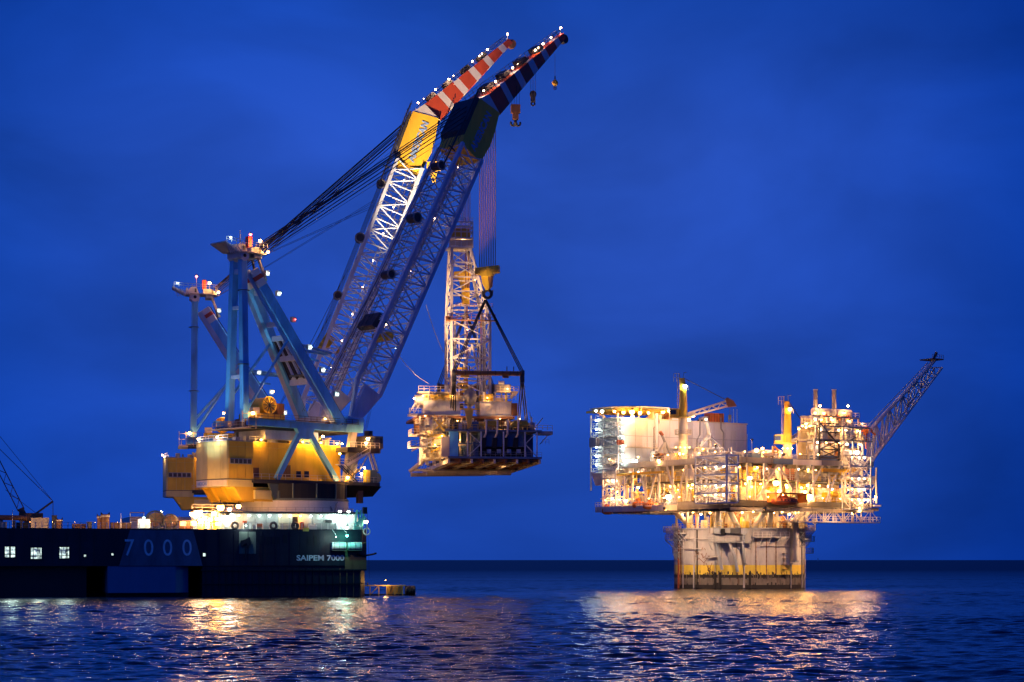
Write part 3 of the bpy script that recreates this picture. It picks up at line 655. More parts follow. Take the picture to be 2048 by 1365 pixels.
    # --- blue base frame, both sides
    for sy in (-1, 1):
        Y = 6.2 * sy
        barobj('base_beam', t, (-17.2, Y, 37.4), (13.2, Y, 37.0), 1.1, 1.5, 'frame_blue')
        barobj('frame_leg', t, (-2.6, Y + .1 * sy, 36.7), (-9.8, Y + .3 * sy, 25.2), .95, 1.15, 'frame_blue'); barobj('frame_leg', t, (-1.6, Y + .1 * sy, 36.7), (6.8, Y + .3 * sy, 25.2), .95, 1.15, 'frame_blue')
        MB().prism([(-4.6, Y - .62, 36.7), (.6, Y - .62, 36.7), (-.9, Y - .62, 34.2), (-3.2, Y - .62, 34.2)], (0, 1.24, 0)).build('gusset', 'frame_blue', t)
        barobj('strut', t, (11.6, Y, 36.4), (9.6, Y, 25.2), 1.3, 1.5, 'grey_paint')
        MB().prism([(9.0, Y - .7, 36.3), (14.0, Y - .7, 36.3), (14.4, Y - .7, 39.4), (9.6, Y - .7, 39.8)], (0, 1.4, 0)).build('pivot_bracket', 'frame_blue', t)
    MB().box(-17.5, 12.5, -5.6, 5.6, 36.0, 36.5).build('upper_deck', 'dark_steel', t)
    MB().box(-12, 2.5, -5.4, 5.4, 33.9, 35.9).build('cable_box', 'white_paint', t)
    for i in range(44):
        x = rr.uniform(-17, 11.5); y = rr.uniform(-5.6, 4.5); w = rr.uniform(.25, 1.3); hh = rr.uniform(.4, 2.2)
        boxobj('deck_equipment', t, x, x + w, y, y + w, 36.5, 36.5 + hh, rr.choice(['cream', 'grey_paint', 'brown_steel', 'dark_steel', 'white_paint', 'grey_girder']))
    g = MB(); g.rail([(-17.4, -7.0, 38.2), (12.5, -7.0, 38.0)], 1.1, 1.7, .07); g.box(-17.4, 12.5, -7.3, -6.4, 38.12, 38.2); g.build('walkway', 'dark_steel', t)
    g = MB(); g.rail([(-18.6, -6.8, 36.2), (-18.6, 5, 36.2)], 1.2, 1.4, .07); g.box(-19.4, -17, -7.2, 6, 35.9, 36.1)
    for z in (36.2, 37.6, 39): g.bar((-19.2, -7, z), (-15, -7, z + .2), .12)
    for x in (-19.2, -17.5, -15.6): g.bar((x, -7, 35.9), (x, -7, 39.6), .12)
    g.build('rear_platform', 'cream', t)
    # winch drum
    wx = -8.4
    MB().box(wx - 4.6, wx + 3.8, -2.6, 3, 38.2, 39.6).build('winch_base', 'crane_yellow', t); MB().box(wx - 5.2, wx + 4.5, -3, 3.3, 36.5, 38.2).build('winch_base', 'brown_steel', t)
    dr = MB().tube((wx, -1.9, 41.6), (wx, 2.4, 41.6), 1.75, 26).build('winch_drum', 'crane_yellow', t)
    MB().torus((wx, -2.0, 41.6), 1.85, .16, (0, 1, 0), 26).build('drum_flange', 'crane_yellow', dr)
    for i in range(10):
        a = i * math.pi / 5; barobj('spoke', dr, (wx, -2.05, 41.6), (wx + 1.75 * math.cos(a), -2.05, 41.6 + 1.75 * math.sin(a)), .12, .12, 'dark_steel')
    boxobj('winch_motor', t, wx + 3.0, wx + 4.8, -1, 1, 39.6, 42.2, 'brown_steel'); boxobj('winch_cab', t, wx - 4.4, wx - 2.6, -2, 0, 39.6, 41, 'cream')
    lamp(t, (wx + .3, -2.8, 44.6), 'warm_lens', .55, 500 if near else 200); lamp(t, (-16.6, -7.3, 39.2), 'warm_lens', .75, 420); lamp(t, (3, -7.2, 38.9), 'warm_lens', .4, 100)
    lamp(t, (2.6, -6.9, 35.0), 'pink_lens', .5, 250); barobj('lamp_post', t, (2.0, -5, 33.3), (2.6, -6.9, 35.4), .15, .15, 'rail_yellow')
    # --- upper right platform with the operator cabin
    MB().prism([(8, -8.8, 31.7), (17.2, -8.8, 31.7), (19.8, -6, 31.9), (19.8, 4, 31.9), (8, 4, 31.7)], (0, 0, 1.1)).build('cab_platform', 'deck_dark', t)
    g = MB(); g.rail([(8, -8.8, 32.8), (17.2, -8.8, 32.8), (19.8, -6, 32.9), (19.8, 2, 32.9)], 1.2, 1.3, .08); g.build('deck_railing', 'white_paint', t)
    cb = MB().box(14.6, 18.9, -8.0, -2.0, 32.85, 35.6).build('operator_cab', 'dark_steel', t)
    for k in range(4): boxobj('window', cb, 14.9 + k, 15.7 + k, -8.08, -8.0, 34.0, 35.2, 'glass_dark')
    boxobj('cab_roof_box', t, 16.3, 17.5, -6, -4.5, 35.6, 36.9, 'dark_steel')
    g = MB(); g.stair((13.8, -9.2, 31.8), (8.6, -8.2, 28.9), side=(0, 1, 0)); g.box(5.5, 8.7, -9, -7.6, 28.7, 28.9); g.rail([(5.5, -9, 28.9), (8.7, -9, 28.9)], w=.08); g.build('stairway', 'white_paint', t)
    g = MB(); g.stair((6.0, -8.4, 28.8), (10.5, -8.8, 25.1)); g.build('stairway', 'dark_steel', t)
    g = MB(); g.stair((11.0, -9.1, 28.0), (7.4, -9.1, 25.1)); g.build('stairway', 'rail_yellow', t)
    barobj('strut', t, (15.4, -7.2, 31.7), (16.8, -7.4, 27.6), .5, .3, 'cream'); barobj('strut', t, (16.4, -7.2, 31.7), (17.8, -7.4, 27.6), .5, .3, 'cream'); barobj('strut', t, (14.6, -8.2, 31.7), (11.4, -8.6, 27.4), .2, .2, 'cream')
    barobj('strut', t, (12, -7, 31.7), (10, -7.4, 25.2), 1.3, .8, 'grey_paint')
    boxobj('electric_cabinet', t, 13.6, 14.9, -8.4, -7.4, 25.1, 27.9, 'crane_yellow'); boxobj('electric_cabinet', t, 14.95, 17.0, -8.2, -6.6, 25.1, 27.9, 'green_grey')
    MB().tube((17.6, -7.6, 26.2), (17.6, -5.6, 26.2), 1.1, 16).build('tugger_winch', 'panel_yellow', t)
    MB().prism([(8.5, -8.6, 24.28), (18.3, -8.2, 24.28), (17.5, -6, 22.0), (10.5, -6, 21.6)], (0, 7, 0)).build('deck_haunch', 'black_gap', t)
    boxobj('side_post', t, 12.2, 13.6, -7.4, -6.6, 20.4, 24.3, 'brown_steel')
    for (x, y, z, k, s, pw) in ((13.2, -9, 33.9, 'warm_lens', .6, 250), (14.0, -8.6, 34.9, 'warm_lens', .8, 260), (7.6, -9.4, 26.0, 'warm_lens', .6, 260), (11.6, -9.3, 26.9, 'pink_lens', .5, 160), (5.5, -9.2, 31.2, 'yellow_lens', .5, 120), (12.8, -8.9, 28.3, 'pink_lens', .45, 120)):
        lamp(t, (x, y, z), k, s, pw)
    # --- A frame
    top = Vector((-13.2, 0, 71.5))
    fl = []
    for sy in (-1, 1):
        a = Vector((8.0, 6.3 * sy, 38.2)); b = Vector((-12.6, 1.6 * sy, 70.8)); fl.append((a, b))
        barobj('a_frame_leg', t, a, b, 1.7, 2.0, 'frame_blue')
        barobj('lit_leg_side', t, a + Vector((-1.05, -.1 * sy, -.5)), b + Vector((-1.05, 0, -.5)), 1.9, .12, 'boom_blue', up=Vector((0, 1, 0)))  # pale strip: light on the leg's left side put into the colour
        r0 = Vector((-15.6, 2.9 * sy, 37.6)); r1 = Vector((-15.2, 1.5 * sy, 73.4))
        barobj('rear_leg', t, r0, r1, 1.35, 1.5, 'frame_blue')
        MB().tube(r1 + Vector((0, -.85, .3)), r1 + Vector((0, .85, .3)), 1.15, 18).build('leg_knuckle', 'jib_white', t)
        MB().tube(r1 + Vector((0, -.95, .3)), r1 + Vector((0, .95, .3)), .4, 12).build('pin', 'black_gap', t)
        g = MB()   # ladder along the leg
        for k in range(40):
            p = a + (b - a) * (k + .5) / 40 + Vector((1.15, 0, .6)); g.bar(p + Vector((0, -.35, 0)), p + Vector((0, .35, 0)), .07)
        g.bar(a + Vector((1.15, -.4, .6)), b + Vector((1.15, -.4, .6)), .1); g.bar(a + Vector((1.15, .4, .6)), b + Vector((1.15, .4, .6)), .1); g.build('ladder', 'dark_steel', t)
        # red and white collars near the top
        for (q0, q1, m) in ((.90, .94, 'jib_white'), (.94, .965, 'jib_red'), (.965, 1.0, 'jib_white')):
            barobj('collar', t, a + (b - a) * q0, a + (b - a) * q1, 1.82, 2.12, m)
    def leg(k, s): a, b = fl[s]; return a + (b - a) * k
    for k, w, m in ((.02, 1.3, 'boom_blue'), (.44, 1.2, 'boom_blue'), (.66, 1.0, 'boom_blue'), (.86, .9, 'boom_blue')):
        if k == .44 or k == .66: k2 = 1 - k if False else k
        barobj('cross_tie', t, leg(k, 0), leg(k, 1), w, w, m)
    MB().prism([leg(.015, 0) + Vector((0, 0, -.6)), leg(.015, 1) + Vector((0, 0, -.6)), leg(.05, 1), leg(.05, 0)], (-1.6, 0, 0)).build('lower_girder', 'boom_blue', t)
    # rope bank between the legs
    for i in range(7):
        f = (i + .6) / 7.6
        a = leg(.56, 0).lerp(leg(.56, 1), f); b = leg(.30, 0).lerp(leg(.30, 1), f)
        barobj('reeving_rope', t, a, b, .32 if i % 2 else .62, .5, 'boom_blue' if i % 2 else 'rope_steel')
    barobj('cross_tie', t, leg(.57, 0), leg(.57, 1), 1.3, 1.1, 'boom_blue'); barobj('cross_tie', t, leg(.29, 0), leg(.29, 1), 1.1, 1.6, 'boom_blue')
    MB().box(*(lambda c: (c.x - 1, c.x + 1.8, c.y - 2.4, c.y + 3.2, c.z - .3, c.z))(leg(.33, 0).lerp(leg(.33, 1), .4))).build('sheave_platform', 'green_grey', t)
    for sy, k0 in ((0, .58), (1, .56)):
        r0 = Vector((-15.6, 2.8 * (1 if sy else -1), 38.6)); barobj('strut', t, leg(k0, sy), r0 + Vector((.3, 0, 4.5 if sy else 1.0)), .62, .62, 'frame_blue', 'cyl')
    for z in (47.5, 62.5):
        f = (z - 37.6) / 35.8; y = 2.9 - 1.4 * f; barobj('rear_tie', t, (-15.5, -y, z), (-15.5, y, z), .8, .7, 'boom_blue')
    barobj('rear_tie', t, (-15.2, -1.9, 70.4), (-15.2, 1.9, 70.4), .9, 1.0, 'boom_blue')
    for z in (50, 66): MB().lathe([(1.0, z), (1.3, z), (1.3, z + .15), (1.0, z + .15)], (-15.5, -2.3, 0), 10).build('rest_ring', 'dark_steel', t)
    # head platform
    MB().box(-17.6, -9.8, -2.6, 2.6, 74.35, 74.6).build('head_platform', 'grey_paint', t)
    MB().prism([(-20.6, -2.8, 76.3), (-17.5, -2.8, 74.6), (-17.5, -2.8, 74.35), (-20.9, -2.8, 76.0)], (0, 5.4, 0)).build('wing_platform', 'white_paint', t)
    MB().prism([(-17.2, -1.9, 74.6), (-16.4, -1.9, 76.2), (-14.9, -1.9, 76.4), (-14.2, -1.9, 74.6)], (0, 3.8, 0)).build('sheave_housing', 'white_paint', t)
    MB().prism([(-13.4, -1.9, 74.6), (-13.0, -1.9, 75.8), (-11.2, -1.9, 75.9), (-9.9, -1.9, 74.9), (-9.9, -1.9, 74.6)], (0, 3.8, 0)).build('sheave_housing', 'grey_paint', t)
    MB().box(-16.6, -14.4, -2.2, 2.2, 73.2, 74.35).build('head_beam', 'jib_white', t); MB().box(-12.6, -10.6, -2.2, 2.2, 73.5, 74.35).build('head_beam', 'grey_paint', t)
    for i in range(4): boxobj('sheave', t, -17.4 + i * 2.1, -16.9 + i * 2.1, -2.0, 2.0, 74.6, 76.0 - .1 * i, 'dark_steel' if i % 2 else 'white_paint')
    MB().box(-13.4, -12.4, -1.2, 0, 75.8, 78.2).build('winch_hood', 'jib_red', t)
    g = MB()
    g.rail([(-20.4, -3.0, 76.2), (-18, -3.2, 75.9), (-9.6, -3.0, 75.6)], 1.1, 1.1, .08)
    for i in range(7): g.bar((-20.6 + i * .5, -3.1, 75.9 - i * .1), (-19.4 + i * .5, -3.1, 73.6 + .1 * i), .14)
    g.bar((-20.8, -3.1, 76.0), (-17.5, -3.1, 74.2), .3); g.build('head_railing', 'white_paint', t)
    barobj('strut', t, (-11.4, -1.6, 74.3), (-9.0, -1.6, 68.8), .5, .5, 'grey_paint'); barobj('strut', t, (-10.8, 1.2, 74.3), (-9.4, 1.4, 69), .4, .4, 'dark_steel')
    barobj('mast', t, (-14.8, 0, 76), (-14.8, 0, 79.4), .14, .14, 'white_paint')
    lamp(t, (-11.6, -3.0, 77.2), 'warm_lens', .7, 350); lamp(t, (-9.4, -2.8, 75.0), 'warm_lens', .6, 260); lamp(t, (-14.8, -.2, 79.2) if not near else (-13.0, -1.4, 78.6), 'red_lens', .6, 60); lamp(t, (-19.6, -3.4, 77), 'cool_lens', .35, 0)
    for k in (.93, .80, .63, .45, .30, .14):
        p = leg(k, 0) + Vector((2.0, -.5, 1.5)); kd = 'red_lens' if k == .63 else 'cool_lens'
        b = boxobj('lamp_box', t, p.x - .55, p.x + .45, p.y - .1, p.y + .8, p.z - .1, p.z + 1.0, 'grey_paint'); lamp(t, p + Vector((-.1, -.5, .4)), kd,   .3 if kd == 'red_lens' else .28, 0 if kd == 'red_lens' else 40)
    # --- boom
    ax = (K - pv).normalized(); nn = Vector((-ax.z, 0, ax.x)); L = (K - pv).length; Ls = L - 13.0
    def sec(s):
        q = s / L; hh = 0.7 + (3.75 - .7) * min(1, s / 9.5); hh = hh * (1 - .12 * q); w = 5.6 - 1.5 * min(1, q * 1.1)
        c = pv + ax * s
        return [c - nn * hh + Vector((0, -w, 0)), c - nn * hh + Vector((0, w, 0)), c + nn * hh + Vector((0, w, 0)), c + nn * hh + Vector((0, -w, 0))]
    bp = MB()
    for sy in (-1, 1):
        for (q0, q1) in ((-1.4, 0), (0, 9.5)):
            h0 = 1.0 if q0 < 0 else 1.0; h1 = 1.0 if q1 == 0 else 3.75
            c0, c1 = pv + ax * q0, pv + ax * q1; y0 = 5.6 * sy; y1 = (5.6 - .17) * sy
            bp.hexa([c0 - nn * h0 + Vector((0, y0 - .5, 0)), c0 - nn * h0 + Vector((0, y0 + .5, 0)), c0 + nn * h0 + Vector((0, y0 + .5, 0)), c0 + nn * h0 + Vector((0, y0 - .5, 0)),
                     c1 - nn * h1 + Vector((0, y1 - .5, 0)), c1 - nn * h1 + Vector((0, y1 + .5, 0)), c1 + nn * (h1 if q1 == 0 else 1.2) + Vector((0, y1 + .5, 0)), c1 + nn * (h1 if q1 == 0 else 1.2) + Vector((0, y1 - .5, 0))])
    boom = bp.build('boom', 'boom_blue', t)
    A0, A1 = sec(9.0), sec(Ls); base = sec(1.0)
    for i in range(4):
        th = (1.0, .95, .8, .8)[i]
        barobj('chord', boom, sec(9.4)[i], A1[i], th, th, 'boom_blue')
        barobj('chord', boom, base[i], sec(9.4)[i], .8, .8, 'boom_blue')
    nb = 20; cell = (Ls - 9.4) / nb
    for i in range(nb):
        a, b = sec(9.4 + cell * i), sec(9.4 + cell * (i + 1))
        dbl = i % 5 == 4
        for (p, q) in ((0, 3), (1, 2), (3, 2), (0, 1)):
            w = .38 if (p, q) == (0, 3) else .3
            barobj('brace', boom, a[p], a[q], w, w, 'boom_blue', 'cyl')
            if i % 2: barobj('brace', boom, a[p], b[q], w, w, 'boom_blue', 'cyl')
            else: barobj('brace', boom, a[q], b[p], w, w, 'boom_blue', 'cyl')
            if dbl:
                barobj('brace', boom, (a[q] if i % 2 else a[p]), (b[p] if i % 2 else b[q]), w, w, 'boom_blue', 'cyl')
    # catwalk, cables and lamps inside the boom
    g = MB()
    for yy in (-.8, .8):
        g.bar(pv + ax * 9 - nn * 1.5 + Vector((0, yy, 0)), pv + ax * Ls - nn * 1.5 + Vector((0, yy, 0)), .14)
        g.bar(pv + ax * 9 - nn * .4 + Vector((0, yy, 0)), pv + ax * Ls - nn * .4 + Vector((0, yy, 0)), .09)
    for i in range(48):
        c = pv + ax * (9 + (Ls - 9) * i / 48); g.bar(c - nn * 1.5 + Vector((0, -.8, 0)), c - nn * 1.5 + Vector((0, .8, 0)), .1); g.bar(c - nn * 1.5 + Vector((0, -.8, 0)), c - nn * .4 + Vector((0, -.8, 0)), .07)
    g.build('catwalk', 'grey_paint', boom)
    for j, dy in enumerate((-1.6, -1.0, 0, 1.0, 1.6)):
        barobj('luffing_rope', boom, pv + ax * 6 + nn * (4.6 + .25 * j) + Vector((0, dy, 0)), pv + ax * (Ls + 2) + nn * (4.4 + .2 * j) + Vector((0, dy, 0)), .14, .14, 'rope_steel', 'rope')
    for i in range(5 if near else 9):
        s = 12 + (Ls - 16) * i / (4 if near else 8); lamp(boom, pv + ax * s - nn * .2 + Vector((0, -1.2, 0)), 'pink_lens', .24, 0 if near else 120)
    for s, rr_, m in ((L * .42, .95, 'dark_steel'), (L * .60, 1.1, 'dark_steel'), (L * .77, .95, 'dark_steel')):
        c = pv + ax * s + nn * 4.9
        o = MB().tube(c + Vector((0, -2.2, 0)), c + Vector((0, .6, 0)), rr_, 14).build('sheave_block', m, boom)
        MB().torus(c + Vector((0, -2.3, 0)), rr_ + .1, .2, (0, 1, 0), 14).build('rim', 'grey_girder', o); g = MB()
        for dy in (-1.8, 1.0): g.bar(c + Vector((0, dy, 0)), c - nn * 1.8 + ax * 1.2 + Vector((0, dy, 0)), .4)
        g.build('bracket', 'grey_girder', o)
    g = MB()
    c = pv + ax * (L * .26)
    MB().prism([c + nn * 2.5 + Vector((0, -3.6, 0)), c + nn * 4.9 + Vector((0, -3.6, 0)), c + nn * 4.2 + ax * 4 + Vector((0, -3.6, 0)), c + nn * 1.5 + ax * 3.4 + Vector((0, -3.6, 0))], (0, 5.5, 0)).build('winch_housing', 'dark_steel' if near else 'crane_yellow', boom)
    MB().tube(c - nn * 1 + ax * 1 + Vector((0, -3.4, 0)), c - nn * 1 + ax * 1 + Vector((0, 2, 0)), 1.1, 14).build('winch_drum', 'crane_yellow', boom)
    # boom stop from the A frame
    sp = leg(.53, 0); barobj('boom_stop', t, sp, sp + Vector((12.5, 3.0, -1.2)), .75, .75, 'frame_blue', 'cyl'); barobj('boom_stop', t, leg(.53, 1), leg(.53, 1) + Vector((12.5, -3.0, -1.2)), .75, .75, 'frame_blue', 'cyl')
    sp = leg(.44, 0); barobj('strut', t, sp, sp + Vector((4.5, 0, -.6)), .4, .4, 'frame_blue')
    # --- yellow head
    def hp(s, n_, y): return pv + ax * s + nn * n_ + Vector((0, y, 0))
    prof = [(Ls - .5, -3.5), (Ls - .5, 3.4), (Ls + 3, 4.1), (L - .3, 4.1), (L + .6, -2.6), (L - 4.2, -3.7), (Ls + 4.5, -4.1)]
    MB().prism([hp(s, n_, -4.15) for s, n_ in prof], (0, 8.3, 0)).build('boom_head', 'crane_yellow', t)
    MB().prism([hp(s, n_, -4.22) for s, n_ in ((Ls + 2, 3.9), (L - .5, 4.3), (L - .5, 4.8), (Ls + 3, 4.8))], (0, 8.4, 0)).build('head_sheaves', 'dark_steel', t)
    text('boom_lettering', 'AMERICAN', t, hp(Ls + .4, -.9, -4.16), ax, nn, 1.9, 'letter_blue', 11.0, .05, .03)
    g = MB()
    for yy in (-4.6, 4.6): g.rail([hp(Ls - 1, 4.8, yy), hp(L + 1, 4.9, yy)], 1.1, 1.3, .08)
    g.bar(hp(Ls - 8, 5.4, -3.8), hp(L + 1.5, 5.3, -3.8), .3); g.bar(hp(Ls - 3, 4.2, -3.8), hp(Ls - 3, 6.2, -3.8), .3); g.build('head_walkway', 'dark_steel', t)
    # --- striped jib
    jx = (T - K).normalized(); jn = Vector((-jx.z, 0, jx.x)); JL = (T - K).length
    def js(s):
        q = s / JL; hh = 2.95 - 2.25 * q; w = 4.0 - 3.2 * q; c = K + jx * s + jn * (.5 * q)
        return [c - jn * hh + Vector((0, -w, 0)), c - jn * hh + Vector((0, w, 0)), c + jn * hh + Vector((0, w, 0)), c + jn * hh + Vector((0, -w, 0))]
    h0 = [hp(L + .6, -2.7, -4.1), hp(L + .6, -2.7, 4.1), hp(L - .3, 4.0, 4.1), hp(L - .3, 4.0, -4.1)]
    st = [1.6]
    seq = [('jib_red', .13), ('jib_white', .055), ('jib_red', .115), ('jib_white', .06), ('jib_red', .105), ('jib_white', .06), ('jib_red', .10), ('jib_white', .055), ('jib_red', .11), ('jib_white', .055), ('jib_red', .07)]
    hexpanel('jib_panel', h0 + js(st[0]), 'jib_white', t)
    tot = sum(q for _, q in seq); s = st[0]
    for m, q in seq:
        s2 = s + (JL - st[0]) * q / tot
        hexpanel('jib_panel', js(s + .03) + js(s2), m, t); s = s2
    MB().tube(T + Vector((0, -.6, -.4)), T + Vector((0, .6, -.4)), 1.15, 14).build('tip_sheave', 'dark_steel' if near else 'brown_steel', t)
    g = MB()
    for k in range(24):
        c = K + jx * (JL * (k + .5) / 24); q = (k + .5) / 24; w = 3.6 - 2.9 * q; b = c + jn * (3.05 - 1.8 * q)
        g.bar(b + Vector((0, -w, 0)), b + jn * 1.3 + Vector((0, -w, 0)), .09); g.bar(b + Vector((0, w, 0)), b + jn * 1.3 + Vector((0, w, 0)), .09)
    for k in (.7, 1.3):
        for sy in (-1, 1): g.bar(K + jn * (3.0 + k) + Vector((0, 3.6 * sy, 0)), K + jx * JL * .97 + jn * (1.25 + k) + Vector((0, .8 * sy, 0)), .09)
    for k in (.12, .30, .5, .68):
        c = K + jx * JL * k + jn * (3.1 - 1.8 * k); g.hexa([c + Vector((0, -1.5, 0)), c + Vector((0, 1.5, 0)), c + jx * 2.6 + Vector((0, 1.5, 0)), c + jx * 2.6 + Vector((0, -1.5, 0)), c + jn * 1.2 + Vector((0, -1.5, 0)), c + jn * 1.2 + Vector((0, 1.5, 0)), c + jx * 2.2 + jn * 1.1 + Vector((0, 1.5, 0)), c + jx * 2.2 + jn * 1.1 + Vector((0, -1.5, 0))])
    g.build('jib_walkway', 'dark_steel', t)
    for k in ((.03, .17, .38, .44, .66, .70, .76, .86) if near else (.02, .08, .21, .36, .41, .62, .70, .73, .79)):
        lamp(t, K + jx * JL * k + jn * (4.3 - 2.0 * k) + Vector((0, -(3.4 - 2.6 * k), 0)), 'pink_lens', .26 if k in (.44, .08, .41, .70, .73) else .46, 45 if near else 130)
    barobj('mast', t, T - jx * 1.5, T - jx * 1.5 + Vector((0, 0, 3.2)), .12, .12, 'white_paint')
    lamp(t, T - jx * 1.5 + Vector((0, -.2, 3.2)), 'pink_lens', .5, 0); lamp(t, T - jx * 1.5 + Vector((0, -.2, 1.5)), 'red_lens', .45, 20)
    # --- stay ropes
    for sy in (-1, 1):
        for j in range(4):
            a = Vector((-10.2, (1.2 + .55 * j) * sy, 76.4 - .55 * j)); b = hp(L - 2.6 - 1.5 * j, 4.7, (1.2 + .8 * j) * sy)
            barobj('stay_rope', t, a, b, .24, .24, 'rope_steel', 'rope')
    for k, dy in ((.88, -2.5), (.72, -2), (.72, 2), (.40, -2.4), (.40, 1), (.26, -3), (.26, 0), (.26, 2.4)):
        a = Vector((-10, dy * .3, 74.0)) if k > .5 else leg(.40 if k == .40 else .28, 0) * .5 + leg(.40, 1) * .5
        if k <= .5: a = Vector((pv.x - 9, dy * .5, 41.0))
        barobj('thin_rope', t, a, pv + ax * L * (k if k > .5 else k + .1) + nn * 4.9 + Vector((0, dy, 0)), .09, .09, 'rope_steel', 'rope')
    for dx in (3.2, 4.1, 5.2):
        barobj('thin_rope', t, pv + ax * (9 + dx * 2) - nn * 4.3, (pv.x + dx + 1.5, -6 + dx, 33.2), .07, .07, 'rope_steel', 'rope')
    return t, K, T, pv, ax, nn, L
NC = build_crane((-48.45, 443.8), 43.2, (960, 222), (1127, 76), 'nearer blue steel crane with the dark red and white striped jib', True)
# the far crane stands on the other side of the hull, 57 m across the deck
FS = 10.0
fx, fy = -53.2, 507.0
FC = build_crane((fx - 12 * math.cos(R(FS)), fy - 12 * math.sin(R(FS))), FS, (852, 240), (1023, 86), 'farther floodlit crane with the orange and white striped jib and bright yellow head', False)
MB().box(-45, -4, 57, 82, DK, 17.8).build('deck_house', 'clean_white', V)

# hoist tackles: ropes + block are one hanging thing each
def tackle(name, label, top, bottom, nx, ny, w, d, block, rot=0.0, rope=.09, m='hoist_wire', group=None):
    t = thing(name, label, 'crane hook', (bottom.x, bottom.y, bottom.z), rot, group)
    hgt = top - bottom.z
    for i in range(nx):
        for j in range(ny):
            x = -w / 2 + w * i / max(1, nx - 1); y = -d / 2 + d * j / max(1, ny - 1) if ny > 1 else 0
            barobj('hoist_rope', t, (x, y, .3), (x, y, hgt), rope, rope, m, 'rope')
    block(t); return t
def big_block(t):
    MB().prism([(-2.9, -1.3, -1.1), (-2.9, -1.3, .35), (2.9, -1.3, .9), (2.9, -1.3, -.7), (1.6, -1.3, -.9), (1.2, -1.3, -1.7), (-1.4, -1.3, -1.8), (-1.8, -1.3, -1.2)], (0, 2.6, 0)).build('crosshead', 'crane_yellow', t)
    for x in (-2.3, -.8, .7, 2.2): MB().tube((x, -1.5, -.2), (x, 1.5, -.2), .55, 14).build('sheave', 'crane_yellow', t)
    MB().prism([(-1.5, -.7, -1.7), (1.0, -.7, -1.5), (.9, -.7, -3.2), (.4, -.7, -5.0), (-.4, -.7, -5.0), (-1.2, -.7, -3.4)], (0, 1.4, 0)).build('hook_housing', 'crane_yellow', t)
    MB().prism([(.2, -.9, -1.5), (1.3, -.9, -1.6), (1.1, -.9, -4.0), (.5, -.9, -4.6)], (0, 1.8, 0)).build('cheek_plate', 'brown_steel', t)
    h = MB().torus((0, 0, -5.9), .95, .38, (0, 1, 0), 14).build('hook', 'rope_steel', t)
    for s in (-1, 1): MB().prism([(s * .6, -.4, -5.8), (s * 1.4, -.4, -4.9), (s * 1.25, -.4, -6.3), (s * .7, -.4, -6.8)], (0, .8, 0)).build('horn', 'rope_steel', h)
def mid_block(t):
    MB().box(-1.1, 1.1, -.6, .6, -1.6, .5).build('block', 'brown_steel', t)
    MB().box(-.7, .7, -.5, .5, -3.2, -1.6).build('cheek_plate', 'brown_steel', t)
    h = MB().tube((0, 0, -3.2), (0, 0, -4.0), .35, 8).build('shank', 'rope_steel', t)
    MB().tube((0, 0, -4.7), (0, 0, -4.0), .3, 8, .6).build('hook', 'rope_steel', t)
    for s in (-1, 1):
        MB().path([(0, 0, -4.5), (s * .8, 0, -4.7), (s * 1.2, 0, -4.2), (s * 1.1, 0, -3.7)], .27).build('hook_horn', 'rope_steel', t)
def small_block(t):
    MB().tube((0, -.5, -.4), (0, .5, -.4), .85, 14).build('block', 'dark_steel', t); MB().box(-.6, .6, -.4, .4, -2.2, -.4).build('cheek_plate', 'dark_steel', t)
    MB().torus((0, 0, -2.7), .45, .2, (0, 1, 0), 10).build('hook', 'rope_steel', t)
def ball(t):
    MB().lathe([(0, .5), (.35, .45), (.8, -.1), (.75, -.6), (.3, -1.1), (0, -1.2)], n=16).build('ball', 'crane_yellow', t, smooth=True)
    MB().tube((0, 0, .4), (0, 0, 1.4), .16, 8).build('swivel', 'dark_steel', t); MB().torus((0, 0, -1.6), .32, .13, (0, 1, 0), 10).build('hook', 'rope_steel', t)
HD = 484.0
hb = P(975, 540, HD)
tackle('main_hook', 'yellow main hook block under the thick rope bundle', P(975, 262, HD).z, hb, 10, 1, 3.9, 0, big_block, R(-8), .2)
FHD = 515.0
tackle('main_hook', 'second main hook hanging behind the drilling derrick', P(925, 235, FHD).z, P(930, 548, FHD), 8, 2, 2.6, 1.2, big_block, R(5), .085, 'hoist_wire')
tackle('auxiliary_hook', 'brown hook block with four horns below the dark striped jib', P(1031, 172, 486).z, P(1031, 214, 486), 4, 1, 1.9, 0, mid_block, R(10), .09, 'rope_steel')
tackle('auxiliary_hook', 'slim dark hook block under the middle of the dark striped jib', P(1067, 140, 492).z, P(1066, 186, 492), 4, 1, 1.3, 0, small_block, 0, .09, 'rope_steel')
tackle('headache_ball', 'small yellow hook ball hanging near the dark jib tip', P(1101, 108, 499).z, P(1110, 164, 499), 1, 1, 0, 0, ball, 0, .08, 'rope_steel')
tackle('auxiliary_hook', 'yellow hook block hanging between the two crane booms', P(872, 290, 509).z, P(867, 328, 509), 4, 1, 1.4, 0, lambda t: (MB().box(-1.7, 1.7, -.7, .7, -1.8, .4).build('block', 'crane_yellow', t), MB().prism([(-1.2, -.5, -1.8), (1.0, -.5, -1.8), (.5, -.5, -5.0), (-.3, -.5, -4.6)], (0, 1, 0)).build('cheek_plate', 'crane_yellow', t)), 0, .1, 'rope_steel')
tackle('auxiliary_hook', 'small hook hanging half hidden between the two striped jibs', P(963, 158, 513).z, P(962, 196, 513), 3, 1, 1.0, 0, lambda t: (MB().box(-.9, .9, -.6, .6, -1.4, .3).build('block', 'crane_yellow', t), MB().torus((0, 0, -1.9), .4, .16, (0, 1, 0), 10).build('hook', 'rope_steel', t)), 0, .1, 'rope_steel')
